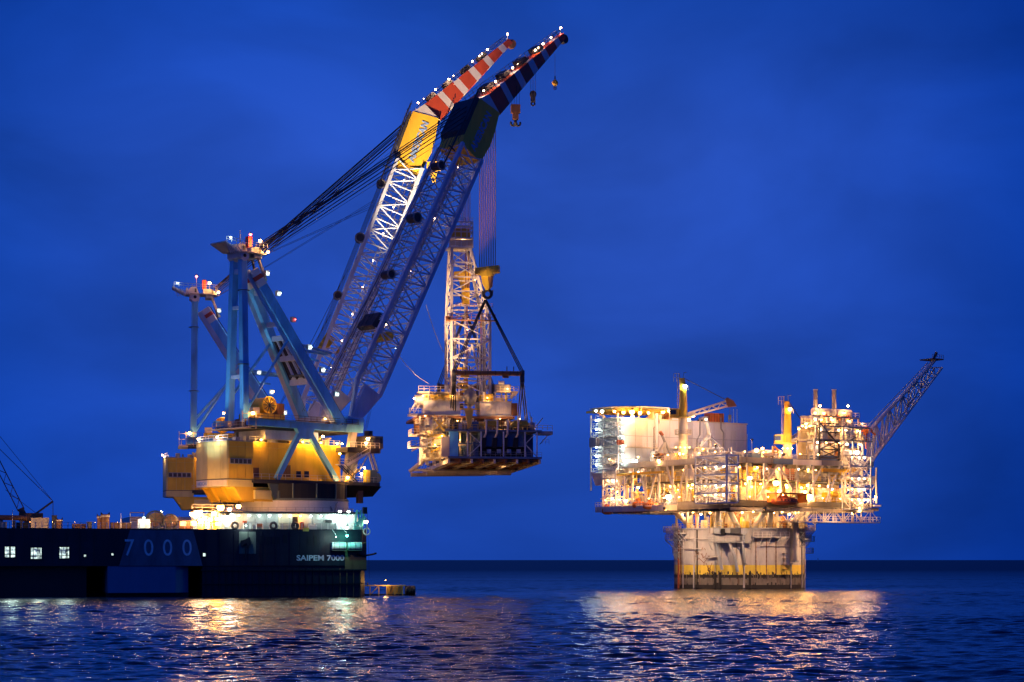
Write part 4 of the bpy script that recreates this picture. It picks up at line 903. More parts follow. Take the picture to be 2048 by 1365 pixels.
# ------------------------------------------------------------------ helpers to dress decks
def dress(parent, rr, x0, x1, y0, y1, z0, z1, n, mats, kinds=('tank', 'box', 'pipe', 'post', 'vessel'), scale=1.0):
    """equipment between two decks"""
    H = z1 - z0
    for i in range(n):
        k = rr.choice(kinds); x = rr.uniform(x0, x1); y = rr.uniform(y0, y1); m = rr.choice(mats)
        if k == 'tank':
            r = rr.uniform(.35, .9) * scale; h = rr.uniform(.4, .85) * H; x = min(max(x, x0 + r), x1 - r)
            o = barobj('tank', parent, (x, y, z0), (x, y, z0 + h), r * 2, r * 2, m, 'drum')
        elif k == 'box':
            w = rr.uniform(.6, 2.4) * scale; d = rr.uniform(.5, 1.5); h = rr.uniform(.3, .75) * H
            boxobj('equipment_box', parent, x, min(x + w, x1), y, y + d, z0, z0 + h, m)
        elif k == 'pipe':
            z = z0 + rr.uniform(.25, .95) * H; w = rr.uniform(1.5, 7) * scale; r = rr.choice((.12, .18, .25, .35))
            a = max(x0, x - w / 2); b = min(x1, x + w / 2); p = (a, y, z); q = (b, y, z)
            barobj('pipe', parent, p, q, r * 2, r * 2, m, 'cyl')
            if rr.random() < .6: barobj('pipe', parent, q, (b, y, z0 if rr.random() < .5 else z1), r * 2, r * 2, m, 'cyl')
        elif k == 'post':
            r = rr.choice((.15, .2, .3)); barobj('pipe', parent, (x, y, z0), (x, y, z1), r * 2, r * 2, m, 'cyl')
        elif k == 'vessel':
            r = rr.uniform(.4, .8) * scale; w = rr.uniform(2, 4) * scale; z = z0 + r + rr.uniform(.2, .5) * H
            barobj('vessel', parent, (x, y, z), (min(x + w, x1), y, z), r * 2, r * 2, m, 'drum')
            for q in (.25, .75): boxobj('saddle', parent, x + w * q - .12, x + w * q + .12, y - r * .7, y + r * .7, z0, z - r * .8, m)
def dressY(parent, rr, y0, y1, x0, x1, z0, z1, n, mats):
    H = z1 - z0
    for i in range(n):
        k = rr.choice(('tank', 'box', 'pipe', 'pipe', 'post')); x = rr.uniform(x0, x1); y = rr.uniform(y0, y1); m = rr.choice(mats)
        if k == 'tank': r = rr.uniform(.3, .9); barobj('tank', parent, (x, y, z0), (x, y, z0 + rr.uniform(.4, .85) * H), r * 2, r * 2, m, 'drum')
        elif k == 'box': boxobj('equipment_box', parent, x, x + rr.uniform(.5, 1.4), y, min(y1, y + rr.uniform(.6, 2.6)), z0, z0 + rr.uniform(.3, .75) * H, m)
        elif k == 'pipe':
            z = z0 + rr.uniform(.25, .95) * H; w = rr.uniform(2, 8); r = rr.choice((.12, .2, .3))
            barobj('pipe', parent, (x, max(y0, y - w / 2), z), (x, min(y1, y + w / 2), z), r * 2, r * 2, m, 'cyl')
            if rr.random() < .6: barobj('pipe', parent, (x, max(y0, y - w / 2), z), (x, max(y0, y - w / 2), z0 if rr.random() < .5 else z1), r * 2, r * 2, m, 'cyl')
        else: r = rr.choice((.15, .25)); barobj('pipe', parent, (x, y, z0), (x, y, z1), r * 2, r * 2, m, 'cyl')
WARM = ['white_paint', 'white_paint', 'cream', 'cream', 'grey_paint', 'clean_white', 'rail_yellow']
# ------------------------------------------------------------------ the drilling module that hangs from the cranes
MD = thing('drilling_module', 'lit drilling module with tall white derrick hanging from the cranes', 'drilling rig', (-15.1, 478, 0), R(10))
def mp_(px, py, y): return on(MD, px, py, 1, y)
zb = mp_(900, 917, 0).z; zt = mp_(900, 859, 0).z; xr = mp_(1080, 900, 0).x
DEP = 40.0
# underside truss
MB().box(0, xr, .2, DEP, zb, zb + .45).build('bottom_deck', 'dark_steel', MD)
for i in range(9):
    x = xr * i / 8; barobj('bottom_girder', MD, (x, 0.1, zb - .6), (x - 1, DEP, zb - 1.5), .5, 1.0, 'brown_steel' if i % 2 else 'white_paint')
for j in range(7):
    y = 1 + (DEP - 1) * j / 6; barobj('bottom_girder', MD, (0, y, zb - .3 - .15 * j), (xr, y, zb - .3 - .15 * j), .5, .8, 'white_paint' if j % 2 else 'brown_steel')
for j in range(6):
    y = 1 + 6.5 * j; barobj('bottom_brace', MD, (xr * (j % 2), y, zb - .9), (xr * (1 - j % 2), y + 6.5, zb - 1), .3, .3, 'cream', 'cyl')
MB().tube((-2.5, 22, zb - 2.4), (xr - 3, 24, zb - 2.2), .75, 12).build('skid_pipe', 'white_paint', MD)
MB().tube((-6, 26, zb - 2.9), (xr - 9, 28, zb - 2.5), .5, 12).build('skid_pipe', 'cream', MD)
sA = mp_(820, 943, 18); barobj('corner_strut', MD, sA, mp_(858, 914, 14), 1.0, 1.0, 'white_paint', 'drum'); barobj('corner_strut', MD, sA + Vector((0, 0, .3)), mp_(866, 941, 16), .7, .7, 'white_paint', 'drum')
for k in range(5): p = mp_(836 + 6 * k, 940, 16); barobj('hanger', MD, p, (p.x, p.y, zb + 2), .14, .14, 'grey_paint')
barobj('corner_strut', MD, mp_(858, 946, 30), mp_(905, 926, 10), .6, .6, 'white_paint', 'drum')
# front face: dark blue lower storey
edge = MB().box(-.3, xr + .4, -.35, .25, zb, zb + .5).build('edge_beam', 'module_blue', MD); MB().box(-1.0, xr + .4, -.35, .25, zt - .45, zt).build('edge_beam', 'module_blue', MD)
MB().box(-.2, xr, .3, DEP, zt - .4, zt - .05).build('deck', 'dark_steel', MD)
MB().box(.1, 2.2, -.1, 1.2, zb + .5, zt - .5).build('end_panel', 'frame_blue', MD)
boxobj('end_panel', MD, -1.9, .05, -.2, 1.0, zb + .3, zb + 5.2, 'cream')
MB().box(2.6, xr, 9.0, 9.4, zb + .5, zt - .5).build('bulkhead', 'module_blue', MD)
xm = mp_(962, 900, 0).x
MB().box(xm, mp_(1050, 880, 1).x, .9, 5.5, zb + 3.0, zt - .5).build('machinery_box', 'module_blue', MD)
MB().box(xm, mp_(1050, 880, 1).x, 2.2, 5.5, zb + .5, zb + 2.95).build('machinery_box', 'black_gap', MD)
for px in (978, 998, 1018, 1037):
    a = mp_(px - 4, 907, 1.7); b = mp_(px + 4, 899, 1.7); boxobj('access_hatch', MD, a.x, b.x, 1.5, 2.15, a.z, b.z, 'boom_blue')
for px in (973, 995, 1016, 1037):
    p = mp_(px, 842, -.6); q = mp_(px - 1, 868, -.5); r = mp_(px - 5, 876, .3)
    o = MB().path([p + Vector((0, 1.6, .1)), p, q, r], .24, 8).build('exhaust_pipe', 'white_paint', MD); MB().prism([r + Vector((-.5, -.5, 0)), r + Vector((.55, -.5, 0)), r + Vector((.35, -.5, -2.4)), r + Vector((-.8, -.5, -2.4))], (0, .9, 0)).build('duct', 'black_gap', MD)
for px in (935, 962, 1007, 1050, 1074):
    x = mp_(px, 900, 0).x; boxobj('column', MD, x - .14, x + .14, -.25, .1, zb + .5, zt - .45, 'boom_blue')
xs = [mp_(px, 900, 0).x for px in (935, 962, 1050, 1074)]
zc = (zb + zt) / 2 + .1
for (x0, x1) in ((xs[0], xs[1]), (xs[2], xs[3])):
    for (za, zd) in ((zb + .5, zc), (zt - .5, zc)): barobj('brace', MD, (x0 if x0 < xm else x1, -.1, za), (x1 if x0 < xm else x0, -.1, zd), .2, .2, 'boom_blue', 'cyl')
barobj('edge_rail', MD, (2.4, 0, zc), (xm, 0, zc), .2, .3, 'module_blue')
rr = random.Random(21)
dress(MD, rr, 2.6, xm - .3, 1.5, 6, zb + .5, zt - .5, 16, ['module_blue', 'grey_paint', 'grey_girder', 'cream'])
g = MB(); g.rail([(2.4, -.25, zb + .5), (xr + .4, -.25, zb + .5)], 1.1, 1.3, .06); g.rail([(xr + .5, -.2, zc), (xr + 2.2, -.2, zc)], 1.1, .8, .06); g.build('railing', 'grey_paint', MD)
# top of the lower storey
MB().box(xr - .2, xr + 3.2, .2, 4.5, zt - 1.0, zt - .2).build('cantilever', 'grey_paint', MD); barobj('brace', MD, (xr, .5, zc), (xr + 2.2, .5, zt - 1), .2, .2, 'grey_paint', 'cyl')
g = MB(); g.rail([(-.5, -.3, zt), (xr + 3, -.3, zt)], 1.2, 1.2, .08); g.build('railing', 'rail_yellow', MD)
for (px0, px1) in ((968, 998), (1022, 1056)):
    x0, x1 = mp_(px0, 850, 2).x, mp_(px1, 850, 2).x
    o = MB().prism([(x0 + .3, .6, zt + 1.0), (x0, .6, zt + 1.5), (x0 + .5, .6, zt + 2.2), (x1 - .4, .6, zt + 2.2), (x1, .6, zt + 1.4), (x1 - .3, .6, zt + 1.0)], (0, 3, 0)).build('engine_hood', 'crane_yellow', MD)
    for k in range(3): x = x0 + .4 + (x1 - x0 - .8) * k / 2; boxobj('support', MD, x - .1, x + .1, 1, 1.2, zt, zt + 1.0, 'rail_yellow')
    MB().bar((x0 + .3, .5, zt + 2.35), (x1 - .3, .5, zt + 2.35), .3).build('edge_pipe', 'cream', o)
boxobj('control_cabin', MD, mp_(944, 850, 0).x, mp_(957, 850, 0).x, -.2, 1.4, zt, zt + 1.9, 'module_blue')
p = mp_(937, 857, -.4); MB().prism([p + Vector((-.9, 0, 4.4)), p + Vector((1.2, 0, 4.4)), p + Vector((.6, 0, .4)), p + Vector((-.1, 0, -.1))], (0, .5, 0)).build('yellow_chute', 'rail_yellow', MD)
dress(MD, rr, 0, xr, 3.6, 9, zt, zt + 2.6, 34, WARM + ['brown_steel', 'dark_steel'])
p = mp_(1064, 856, 2); barobj('mast', MD, p, p + Vector((-.6, 0, 3.8)), .16, .16, 'white_paint'); barobj('mast', MD, p + Vector((-.6, 0, 1)), p + Vector((1, 0, 0)), .12, .12, 'white_paint')
# second storey: the two long white boxes
zu0, zu1 = mp_(900, 830, 10).z, mp_(900, 803, 10).z
MB().box(-6.5, xr - 4.6, 9, 32, zu0 - .9, zu0 - .3).build('deck', 'brown_steel', MD)
for k, (px0, px1) in enumerate(((848, 919), (959, 1023))):
    a, b = mp_(px0, 820, 9.5).x, mp_(px1, 820, 9.5).x
    MB().box(a, b, 9.5, 14, zu0, zu1).build('white_module', 'white_paint', MD)
    n = 8
    for i in range(n):
        q0 = a + (b - a) * i / n; boxobj('wall_panel', MD, q0 + .04, q0 + (b - a) / n - .04, 9.38, 9.5, zu0 + .1, zu1 - .1, 'white_paint')
    barobj('stay_bar', MD, (a + 1.2, 9.2, zu0 + .3), (a + 3.6, 9.2, zu1 - .2), .12, .12, 'cream'); MB().box(a - .1, b + .1, 9.1, 14.1, zu1, zu1 + .16).build('roof', 'cream', MD)
    MB().box(a - .1, b + .1, 8.9, 9.5, zu0 - .3, zu0).build('sill', 'grey_paint', MD)
    g = MB(); g.rail([(a, 9.2, zu1 + .16), (b, 9.2, zu1 + .16)], 1.3, 1.1, .09); g.build('railing', 'rail_yellow', MD)
    dress(MD, rr, a, b - .5, 9.8, 13.5, zu1 + .16, zu1 + 2.4, 12, ['cream', 'rail_yellow', 'white_paint', 'crane_yellow'])
# left upper tower and rounded mud tank
a = mp_(835, 790, 13)
tk = MB().tube((a.x - .7, 12.5, a.z - 1.6), (a.x + 3.2, 12.5, a.z - 1.6), 1.6, 20).build('mud_tank', 'clean_white', MD)
g = MB(); z = mp_(850, 784, 12).z
g.rail([(a.x, 11, z), (mp_(903, 780, 11).x, 11, z)], 1.3, 1.4, .1); g.box(a.x, mp_(903, 780, 11).x, 11, 15, z - .35, z); g.build('upper_walkway', 'cream', MD)
g = MB(); z2 = mp_(850, 828, 10).z; x0 = mp_(818, 828, 10).x
g.box(x0, -4, 9.5, 13, z2 - .5, z2); g.rail([(x0, 9.5, z2), (-4, 9.5, z2)], 1.3, 1.2, .1); g.bar((x0, 9.5, z2), (-7, 9.5, z2 + 2.6), .25); g.bar((x0 + 1.2, 9.5, z2), (-6, 9.5, z2 + 2.2), .16); g.build('side_platform', 'white_paint', MD)
dress(MD, rr, mp_(848, 790, 12).x, mp_(900, 790, 12).x, 12, 15, mp_(850, 800, 12).z, z - .4, 12, ['cream', 'white_paint', 'rail_yellow', 'grey_paint'])
# right upper tower
a, b = mp_(990, 800, 12).x, mp_(1026, 800, 12).x; z0 = zu1 + .2; z1 = mp_(1000, 783, 12).z
MB().box(a, b + 1.2, 11, 14, z1 - .3, z1).build('deck', 'cream', MD); g = MB(); g.rail([(a, 11, z1), (b + 1.2, 11, z1)], 1.2, 1.1, .1); g.rail([(a, 11, z1 - 2.2), (b + .6, 11, z1 - 2.2)], 1.1, 1.1, .1); g.build('railing', 'cream', MD)
boxobj('white_module', MD, a + .2, b - .6, 11.6, 14, z1, z1 + 1.7, 'grey_paint'); MB().tube((a + .8, 11.4, z1 + 2.1), (a + 2.2, 11.4, z1 + 2.1), .4, 12).build('tank', 'clean_white', MD)
MB().prism([(b - .4, 11.2, z1 - .4), (b + 1.2, 11.2, z1 - .4), (b - .2, 11.2, z1 - 1.6), (b - .6, 11.2, z1 - 1.6)], (0, 2, 0)).build('deck_haunch', 'cream', MD)
boxobj('dark_cabin', MD, mp_(1023, 820, 9).x, mp_(1035, 820, 9).x, 9, 12, zu0, zu0 + 3.0, 'brown_steel')
# left warm side: platforms, stairs and railings
for (px0, px1, py, yy, m) in ((824, 894, 868, 6, 'cream'), (822, 895, 892, 3, 'grey_paint'), (838, 896, 845, 8, 'cream'), (846, 896, 905, 4, 'cream')):
    a, b = mp_(px0, py, yy), mp_(px1, py, yy); g = MB(); g.box(a.x, b.x, yy, yy + 7, a.z - .3, a.z); g.rail([(a.x, yy, a.z), (b.x, yy, a.z)], 1.25, 1.3, .1); g.rail([(a.x, yy, a.z), (a.x, yy + 7, a.z)], 1.25, 1.6, .1)
    g.build('side_platform', m, MD)
for (pa, pb, m) in (((868, 838), (888, 862), 'rail_yellow'), ((824, 902), (862, 884), 'white_paint'), ((872, 858), (888, 842), 'rail_yellow'), ((862, 905), (890, 890), 'crane_yellow'), ((846, 884), (880, 872), 'cream')):
    g = MB(); g.stair(mp_(*pa, 2.6), mp_(*pb, 2.6)); g.build('stairway', m, MD)
for px in (840, 852, 866, 880, 893):
    a = mp_(px, 930, 5); b = mp_(px, 832, 5); barobj('column', MD, a, (a.x, a.y, b.z), .28, .28, 'cream')
    a = mp_(px + 4, 932, 14); barobj('column', MD, a, (a.x, a.y, zt + 3.4), .28, .28, 'white_paint')
xl = mp_(838, 880, 8).x
for (z0, z1) in ((zb + .4, zb + 3.2), (zb + 3.4, zt - .2), (zt, zt + 3.2)): dress(MD, rr, xl + 1.0, -.3, 3.5, 12, z0, z1, 34, WARM)
MB().box(xl + 1, 0, 14, 14.3, zb, zt + 3.2).build('bulkhead', 'cream', MD)
MB().box(-6, 8, 20, 20.3, zt + .1, zu0 - .9).build('bulkhead', 'brown_steel', MD)
MB().box(0, xr - 3, 15, 15.3, zt, zu0 - 1).build('bulkhead', 'brown_steel', MD)
for i in range(10):
    x = xl + 2 + i * 2.9; barobj('column', MD, (x, 9.3, zt), (x, 9.3, zu0 - .3), .3, .3, 'cream')
    if i % 2: barobj('brace', MD, (x, 9.3, zt + .2), (x + 2.9, 9.3, zu0 - .5), .22, .22, 'cream', 'cyl')
# drill floor between the white boxes
a, b = mp_(919, 830, 10).x, mp_(959, 830, 10).x
g = MB(); g.rail([(a, 9.3, zu0), (b, 9.3, zu0)], 1.3, 1, .12, (1, .66, .33)); g.rail([(a, 9.3, zu0 + 1.6), (b, 9.3, zu0 + 1.6)], 1.2, 1, .1); g.box(a, b, 9.4, 13, zu0 + 1.4, zu0 + 1.6); g.build('railing', 'rail_yellow', MD)
cx_, cz_ = (a + b) / 2, zu0 + 4.2
MB().lathe([(0, -2.2), (1.3, -1.6), (1.7, 0), (1.5, 1.6), (.6, 2.3), (0, 2.4)], (cx_ + .2, 10.4, cz_), 18).build('blowout_preventer', 'grey_girder', MD, smooth=True)
for i in range(9): boxobj('valve_block', MD, cx_ - 2.3 + (i % 3) * 1.9, cx_ - 1.5 + (i % 3) * 1.9, 10.2, 11, cz_ - 2.6 + (i // 3) * 1.6, cz_ - 1.4 + (i // 3) * 1.6, rr.choice(['brown_steel', 'dark_steel', 'cream']))
p = mp_(914, 765, 10)
for i in range(9): boxobj('yellow_hoist', MD, p.x + rr.uniform(0, 2.2), p.x + rr.uniform(2.3, 3.1), 10, 10.8, p.z - 4.4 + i * .95, p.z - 3.9 + i * .95, 'crane_yellow')
# --- derrick
yd0, yd1 = 13.0, 23.0
xl0, xr0 = mp_(903, 760, yd0).x, mp_(980, 760, yd0).x
z0 = mp_(903, 792, yd0).z; zk = mp_(903, 640, yd0).z; zt1 = mp_(903, 493, yd0).z; ztop = mp_(903, 441, yd0).z
tl, tr = mp_(904, 493, yd0 + 2.4).x, mp_(941, 493, yd0 + 2.4).x
def dz(z):
    q = 0 if z <= zk else (z - zk) / (zt1 - zk)
    return [(xl0 + (tl - xl0) * q, yd0 + 2.4 * q), (xr0 + (tr - xr0) * q, yd0 + 2.4 * q), (xr0 + (tr - xr0) * q, yd1 - 2.4 * q), (xl0 + (tl - xl0) * q, yd1 - 2.4 * q)]
DR = MB()
c = dz(z0); DR.box(c[0][0] - .5, c[1][0] + .5, yd0 - .4, yd0 + .4, z0 - .5, z0 + .3); DR.box(c[0][0] - .5, c[1][0] + .5, yd1 - .4, yd1 + .4, z0 - .5, z0 + .3)
derrick = DR.build('derrick', 'white_paint', MD)
lev = [z0] + [z0 + (zk - z0) * k / 4 for k in range(1, 5)] + [zk + (zt1 - zk) * k / 5 for k in range(1, 6)]
for k in range(len(lev) - 1):
    za, zc_ = lev[k], lev[k + 1]; A = dz(za); B = dz(zc_)
    for i in range(4):
        j = (i + 1) % 4
        barobj('leg', derrick, (*A[i], za), (*B[i], zc_), .6, .6, 'white_paint')
        barobj('girt', derrick, (*B[i], zc_), (*B[j], zc_), .34, .34, 'white_paint')
        if k % 2 == 0 or i in (1, 3): barobj('brace', derrick, (*A[i], za), (*B[j], zc_), .3, .3, 'white_paint', 'cyl')
        if k % 2 == 1 or i in (1, 3) or k < 4: barobj('brace', derrick, (*A[j], za), (*B[i], zc_), .3, .3, 'white_paint', 'cyl')
B = dz(zt1)
cx0, cx1, cyA, cyB = B[0][0] - .7, B[1][0] + .5, B[0][1] - .5, B[2][1] + .5
for z in (zt1, zt1 + 2.2): MB().box(cx0, cx1, cyA, cyB, z, z + .45).build('crown_deck', 'white_paint', derrick)
for i in range(5):
    x = cx0 + (cx1 - cx0) * i / 4; boxobj('wall_panel', derrick, x - .0, x + (cx1 - cx0) / 4 - .1, cyA - .1, cyA, zt1 + .5, zt1 + 2.0, 'cream') if i < 4 else None
    barobj('crown_post', derrick, (x, cyA, zt1), (x, cyA, ztop), .22, .22, 'white_paint'); barobj('crown_post', derrick, (x, cyB, zt1), (x, cyB, ztop), .22, .22, 'white_paint')
for z in (zt1 + 4.0, zt1 + 5.2, ztop):
    barobj('crown_beam', derrick, (cx0, cyA, z), (cx1, cyA, z), .26, .3, 'white_paint'); barobj('crown_beam', derrick, (cx0, cyB, z), (cx1, cyB, z), .26, .3, 'white_paint'); barobj('crown_beam', derrick, (cx1, cyA, z), (cx1, cyB, z), .26, .3, 'white_paint')
for (a0, a1, b0, b1) in ((.1, .5, 2.9, 4.6), (.45, .9, 2.7, 3.9), (.15, .85, 4.1, 4.9)): MB().box(cx0 + (cx1 - cx0) * a0, cx0 + (cx1 - cx0) * a1, cyA + .4, cyA + 1.8, zt1 + b0, zt1 + b1).build('crown_block', 'crane_yellow', derrick)
g = MB(); g.rail([(cx0 - .9, cyA, ztop), (cx1, cyA, ztop)], 1.0, 1.0, .09); g.bar((cx0 - .9, cyA, ztop), (cx1, cyA, ztop), .3); g.build('crown_railing', 'white_paint', derrick)
barobj('crown_mast', derrick, (cx0 + 3.4, cyA, ztop), (cx0 + 3.4, cyA, ztop + 2.6), .2, .2, 'white_paint')
zq = lev[4] ; g = MB(); c = dz(zq)
g.box(c[0][0] - 1.2, c[1][0] + 1.2, yd0 - 1, yd0 + .3, zq - .2, zq); g.rail([(c[0][0] - 1.2, yd0 - 1, zq), (c[1][0] + 1.2, yd0 - 1, zq)], 1.4, 1.2, .1); g.rail([(c[0][0] + 1, yd0 - .6, zq + 2.9), (c[1][0] + .6, yd0 - .6, zq + 2.9)], 1.2, 1.2, .08); g.build('racking_platform', 'brown_steel', derrick)
MB().tube((c[0][0] - 1.4, yd0, zq + .2), (c[0][0] - .4, yd0, zq + .2), .7, 12).build('side_reel', 'brown_steel', derrick)
for k, px in enumerate((930, 934, 955, 962)): x = mp_(px, 700, 18).x; barobj('drill_guide', derrick, (x, 18, z0 - 2), (x, 18, zq + (7 if k < 2 else 1)), .3, .3, 'brown_steel' if k % 2 else 'grey_girder')
x = mp_(932, 600, 17).x; MB().box(x - .9, x + .9, 17, 18.4, zq + 4.5, zq + 8.5).build('top_drive', 'crane_yellow', derrick); barobj('drill_line', derrick, (x, 17.5, zq + 8.5), (x, 17.5, zt1), .25, .25, 'brown_steel'); barobj('drill_line', derrick, (x + .7, 17.5, zq + 8.5), (x + .7, 17.5, zt1), .2, .2, 'brown_steel')
rr = random.Random(5)
for i in range(16):
    s = i % 2; c = dz(z0); x = c[0][0] + .5 + rr.uniform(0, 1.7) if s == 0 else c[1][0] - .4 - rr.uniform(0, 1.7); y = yd0 + rr.uniform(.5, 6)
    barobj('stand_pipe', derrick, (x, y, z0 - 3), (x, y, zq + rr.uniform(-8, 2)), .22, .22, rr.choice(['white_paint', 'cream', 'brown_steel', 'grey_paint']), 'cyl')
g = MB(); x = dz(z0)[0][0] - .5
for k in range(60): g.bar((x - .35, yd0 + .6, z0 + k * .6), (x - .35, yd0 + 1.3, z0 + k * .6), .07)
g.bar((x - .35, yd0 + .6, z0), (x - .35, yd0 + .6, zq + 6), .1); g.bar((x - .35, yd0 + 1.3, z0), (x - .35, yd0 + 1.3, zq + 6), .1); g.build('ladder', 'white_paint', derrick)
for a, b in (((945, 690), (925, 742)), ((945, 690), (966, 790))): barobj('derrick_strut', derrick, mp_(*a, yd0 - .4), mp_(*b, yd0 - .4), .5, .5, 'white_paint', 'cyl')
# module lamps
for (px, py, y, k, s, pw) in ((829, 797, 10, 'warm_lens', .55, 300), (846, 792, 10, 'warm_lens', .3, 250), (906, 792, 9, 'warm_lens', .3, 300), (880, 841, 7, 'warm_lens', .25, 420), (915, 842, 8, 'warm_lens', .22, 260), (856, 858, 5, 'warm_lens', .22, 380), (884, 872, 2.5, 'warm_lens', .22, 320), (870, 890, 2, 'warm_lens', .2, 320), (890, 905, 1.5, 'warm_lens', .2, 240), (880, 925, 6, 'warm_lens', .2, 320), (940, 798, 9, 'warm_lens', .25, 360), (975, 796, 8.6, 'warm_lens', .22, 260), (1015, 778, 10, 'warm_lens', .25, 220), (1000, 838, 7, 'warm_lens', .2, 300), (1040, 838, 6.5, 'warm_lens', .2, 220), (925, 770, 12, 'warm_lens', .2, 380), (925, 480, 16, 'warm_lens', .2, 320), (920, 880, 3.5, 'warm_lens', .16, 120), (850, 832, 9, 'warm_lens', .2, 260),
    (935, 660, 14, 'warm_lens', .2, 900), (950, 560, 15, 'warm_lens', .2, 900), (930, 926, 14, 'warm_lens', .2, 320), (1000, 928, 16, 'warm_lens', .2, 320)):
    lamp(MD, mp_(px, py, y), k, s, pw)
# --- spreader bars and slings
def rigging(prefix, D0, rot, hook, y_end, xl_, xr_, zbar, zdown, near):
    c = P((xl_ + xr_) / 2, zbar, D0)
    t = thing('spreader_bar', prefix, 'spreader bar', c, rot); w = (xr_ - xl_) * D0 / F / 2
    MB().tube((-w, 0, 0), (w, 0, 0), .58, 18).build('bar', 'brown_steel', t)
    for s in (-1, 1):
        MB().tube((s * (w - .2), 0, 0), (s * (w + .5), 0, 0), .85, 16).build('end_cap', 'dark_steel', t); MB().box(s * w - .5, s * w + .5, -.6, .6, -2.2, -.4).build('shackle_plate', 'dark_steel', t)
        for k in (.55, .75): boxobj('pin', t, s * w * k - .1, s * w * k + .1, -.1, .1, .5, 1.7, 'dark_steel')
    boxobj('lug', t, w * .42, w * .6, -.2, .2, -1.1, -.5, 'brown_steel')
    for k in range(9): x = -w * .9 + k * w * .22; boxobj('wrap', t, x - .06, x + .06, -.62, .62, -.62, .62, 'rope_steel')
    M = TM[t.name]
    for s in (-1, 1):
        sl_ = thing('lifting_sling', ('left ' if s < 0 else 'right ') + ('doubled sling from the near hook down past the long spreader bar' if near else 'sling of the rear hook behind the derrick'), 'sling', M @ Vector((s * w, 0, 0)), rot)
        for d in (-.45, .0, .45): barobj('sling_rope', sl_, (d, d * .5, .5), loc(sl_, hook) + Vector((d * .5, 0, 0)), .26, .26, 'rope_steel', 'rope')
        for d in zdown[0 if s < 0 else 1]:
            q = loc(sl_, P(d[0], d[1], D0 + (3 if near else -3)))
            for e in (-.25, .25): barobj('sling_rope', sl_, (e, 0, -1.6), q + Vector((e, 0, 0)), .34, .34, 'rope_steel', 'rope')
rigging('long rusty brown spreader bar below the near hook in front of the derrick', 486.0, R(8), P(971, 600, 484), 0, 908, 1045, 747, (((901, 842), (909, 846)), ((1037, 844), (1053, 842))), True)
rigging('shorter brown spreader bar hanging behind the derrick base', 514.0, R(8), P(932, 625, 515), 0, 878, 985, 774, (((880, 830), (888, 832)), ((975, 830), (984, 832))), False)
# tag lines
for i, (a, b, m, lab) in enumerate(((P(795, 708, 470), P(858, 768, 490), 'white_paint', 'pale slack tag line from the near boom to the left of the module'), (P(852, 610, 474), P(887, 705, 492), 'rope_steel', 'thin dark tag line from the near boom to the derrick side'))):
    t = thing('tag_line', lab, 'rope', a); q = Vector(b) - Vector(a); pts = [q * k / 10 + Vector((0, 0, -.9 * math.sin(math.pi * k / 10))) for k in range(11)]
    MB().path(pts, .07, 5).build('rope', m, t)
    if i == 0: lamp(t, (-.5, 0, 1.4), 'cool_lens', .3, 40)
# ------------------------------------------------------------------ spar platform
PF = thing('spar_platform', 'brightly lit offshore platform on one wide cylindrical white and yellow hull', 'oil platform', (62.5, 547, 0), R(34.5))
HS = 25.5
def fr(px, py, d=0.0): return on(PF, px, py, 1, -HS - d)     # face turned to the right of the camera
def fl_(px, py, d=0.0): return on(PF, px, py, 0, -HS - d)    # face turned to the left
RS = 17.9
def ring(r, z0, z1, name, m): return MB().lathe([(r, z0), (r, z1)], n=72).build(name, m, PF, smooth=True)
MB().lathe([(RS, -3), (RS, 1.0)], n=72).build('hull_band', 'spar_dark', PF, smooth=True)
ring(RS, 1.0, 2.9, 'hull_band', 'spar_growth')
ring(RS, 2.9, 3.7, 'hull_band', 'spar_dark')
ring(RS, 3.7, 6.3, 'hull_band', 'spar_yellow')
MB().lathe([(RS, 6.3), (RS, 16.0), (0, 16.0)], n=72).build('hull_band', 'spar_white', PF)
rg_ = random.Random(6)
for i in range(300):     # ragged growth and rust hanging over the paint bands
    a = math.radians(rg_.uniform(150, 400)); w = rg_.uniform(.08, .45); z1 = 3.75 + rg_.uniform(0, 1) ** 4 * 1.1; z0 = z1 - rg_.uniform(.5, 1.6)
    MB().lathe([(RS + .03, max(z0, 2.6)), (RS + .035, z1)], n=2, a0=a, a1=a + w / RS).build('growth_patch', rg_.choice(['spar_dark', 'spar_growth', 'spar_dark']), PF)
for i in range(60):
    a = math.radians(rg_.uniform(150, 400)); w = rg_.uniform(.1, .5)
    MB().lathe([(RS + .03, .2), (RS + .035, 1.1 + rg_.uniform(0, .7))], n=2, a0=a, a1=a + w / RS).build('growth_patch', 'spar_dark', PF)
for i in range(36):      # plate strakes standing slightly proud
    a = i * math.pi / 18; b = (i + .94) * math.pi / 18
    MB().lathe([(RS + .05, 6.5), (RS + .05, 12.6)], n=2, a0=a, a1=b).build('hull_plate', 'spar_white', PF)
    if i % 2 == 0: MB().lathe([(RS + .05, 12.8), (RS + .05, 15.7)], n=4, a0=a, a1=a + (b - a) * 2).build('hull_plate', 'spar_white', PF)
MB().lathe([(RS, 12.62), (RS + .3, 12.62), (RS + .3, 12.8), (RS, 12.8)], n=72).build('ring_beam', 'spar_white', PF)
MB().lathe([(RS - 1, 15.9), (RS + .7, 15.9), (RS + .7, 16.2), (RS - 1, 16.2)], n=72).build('deck_edge', 'grey_paint', PF)
def sp(px, py, d=0.25):
    """the point on the front of the hull cylinder (radius RS+d) under a pixel"""
    I = TM[PF.name].inverted(); a = I @ Vector((0, 0, CAMZ)); b = (I @ P(px, py, 100.0)) - a
    r = RS + d; A = b.x ** 2 + b.y ** 2; B = 2 * (a.x * b.x + a.y * b.y); C = a.x ** 2 + a.y ** 2 - r * r
    D = B * B - 4 * A * C; k = (-B - math.sqrt(max(D, 0))) / (2 * A); return a + b * k
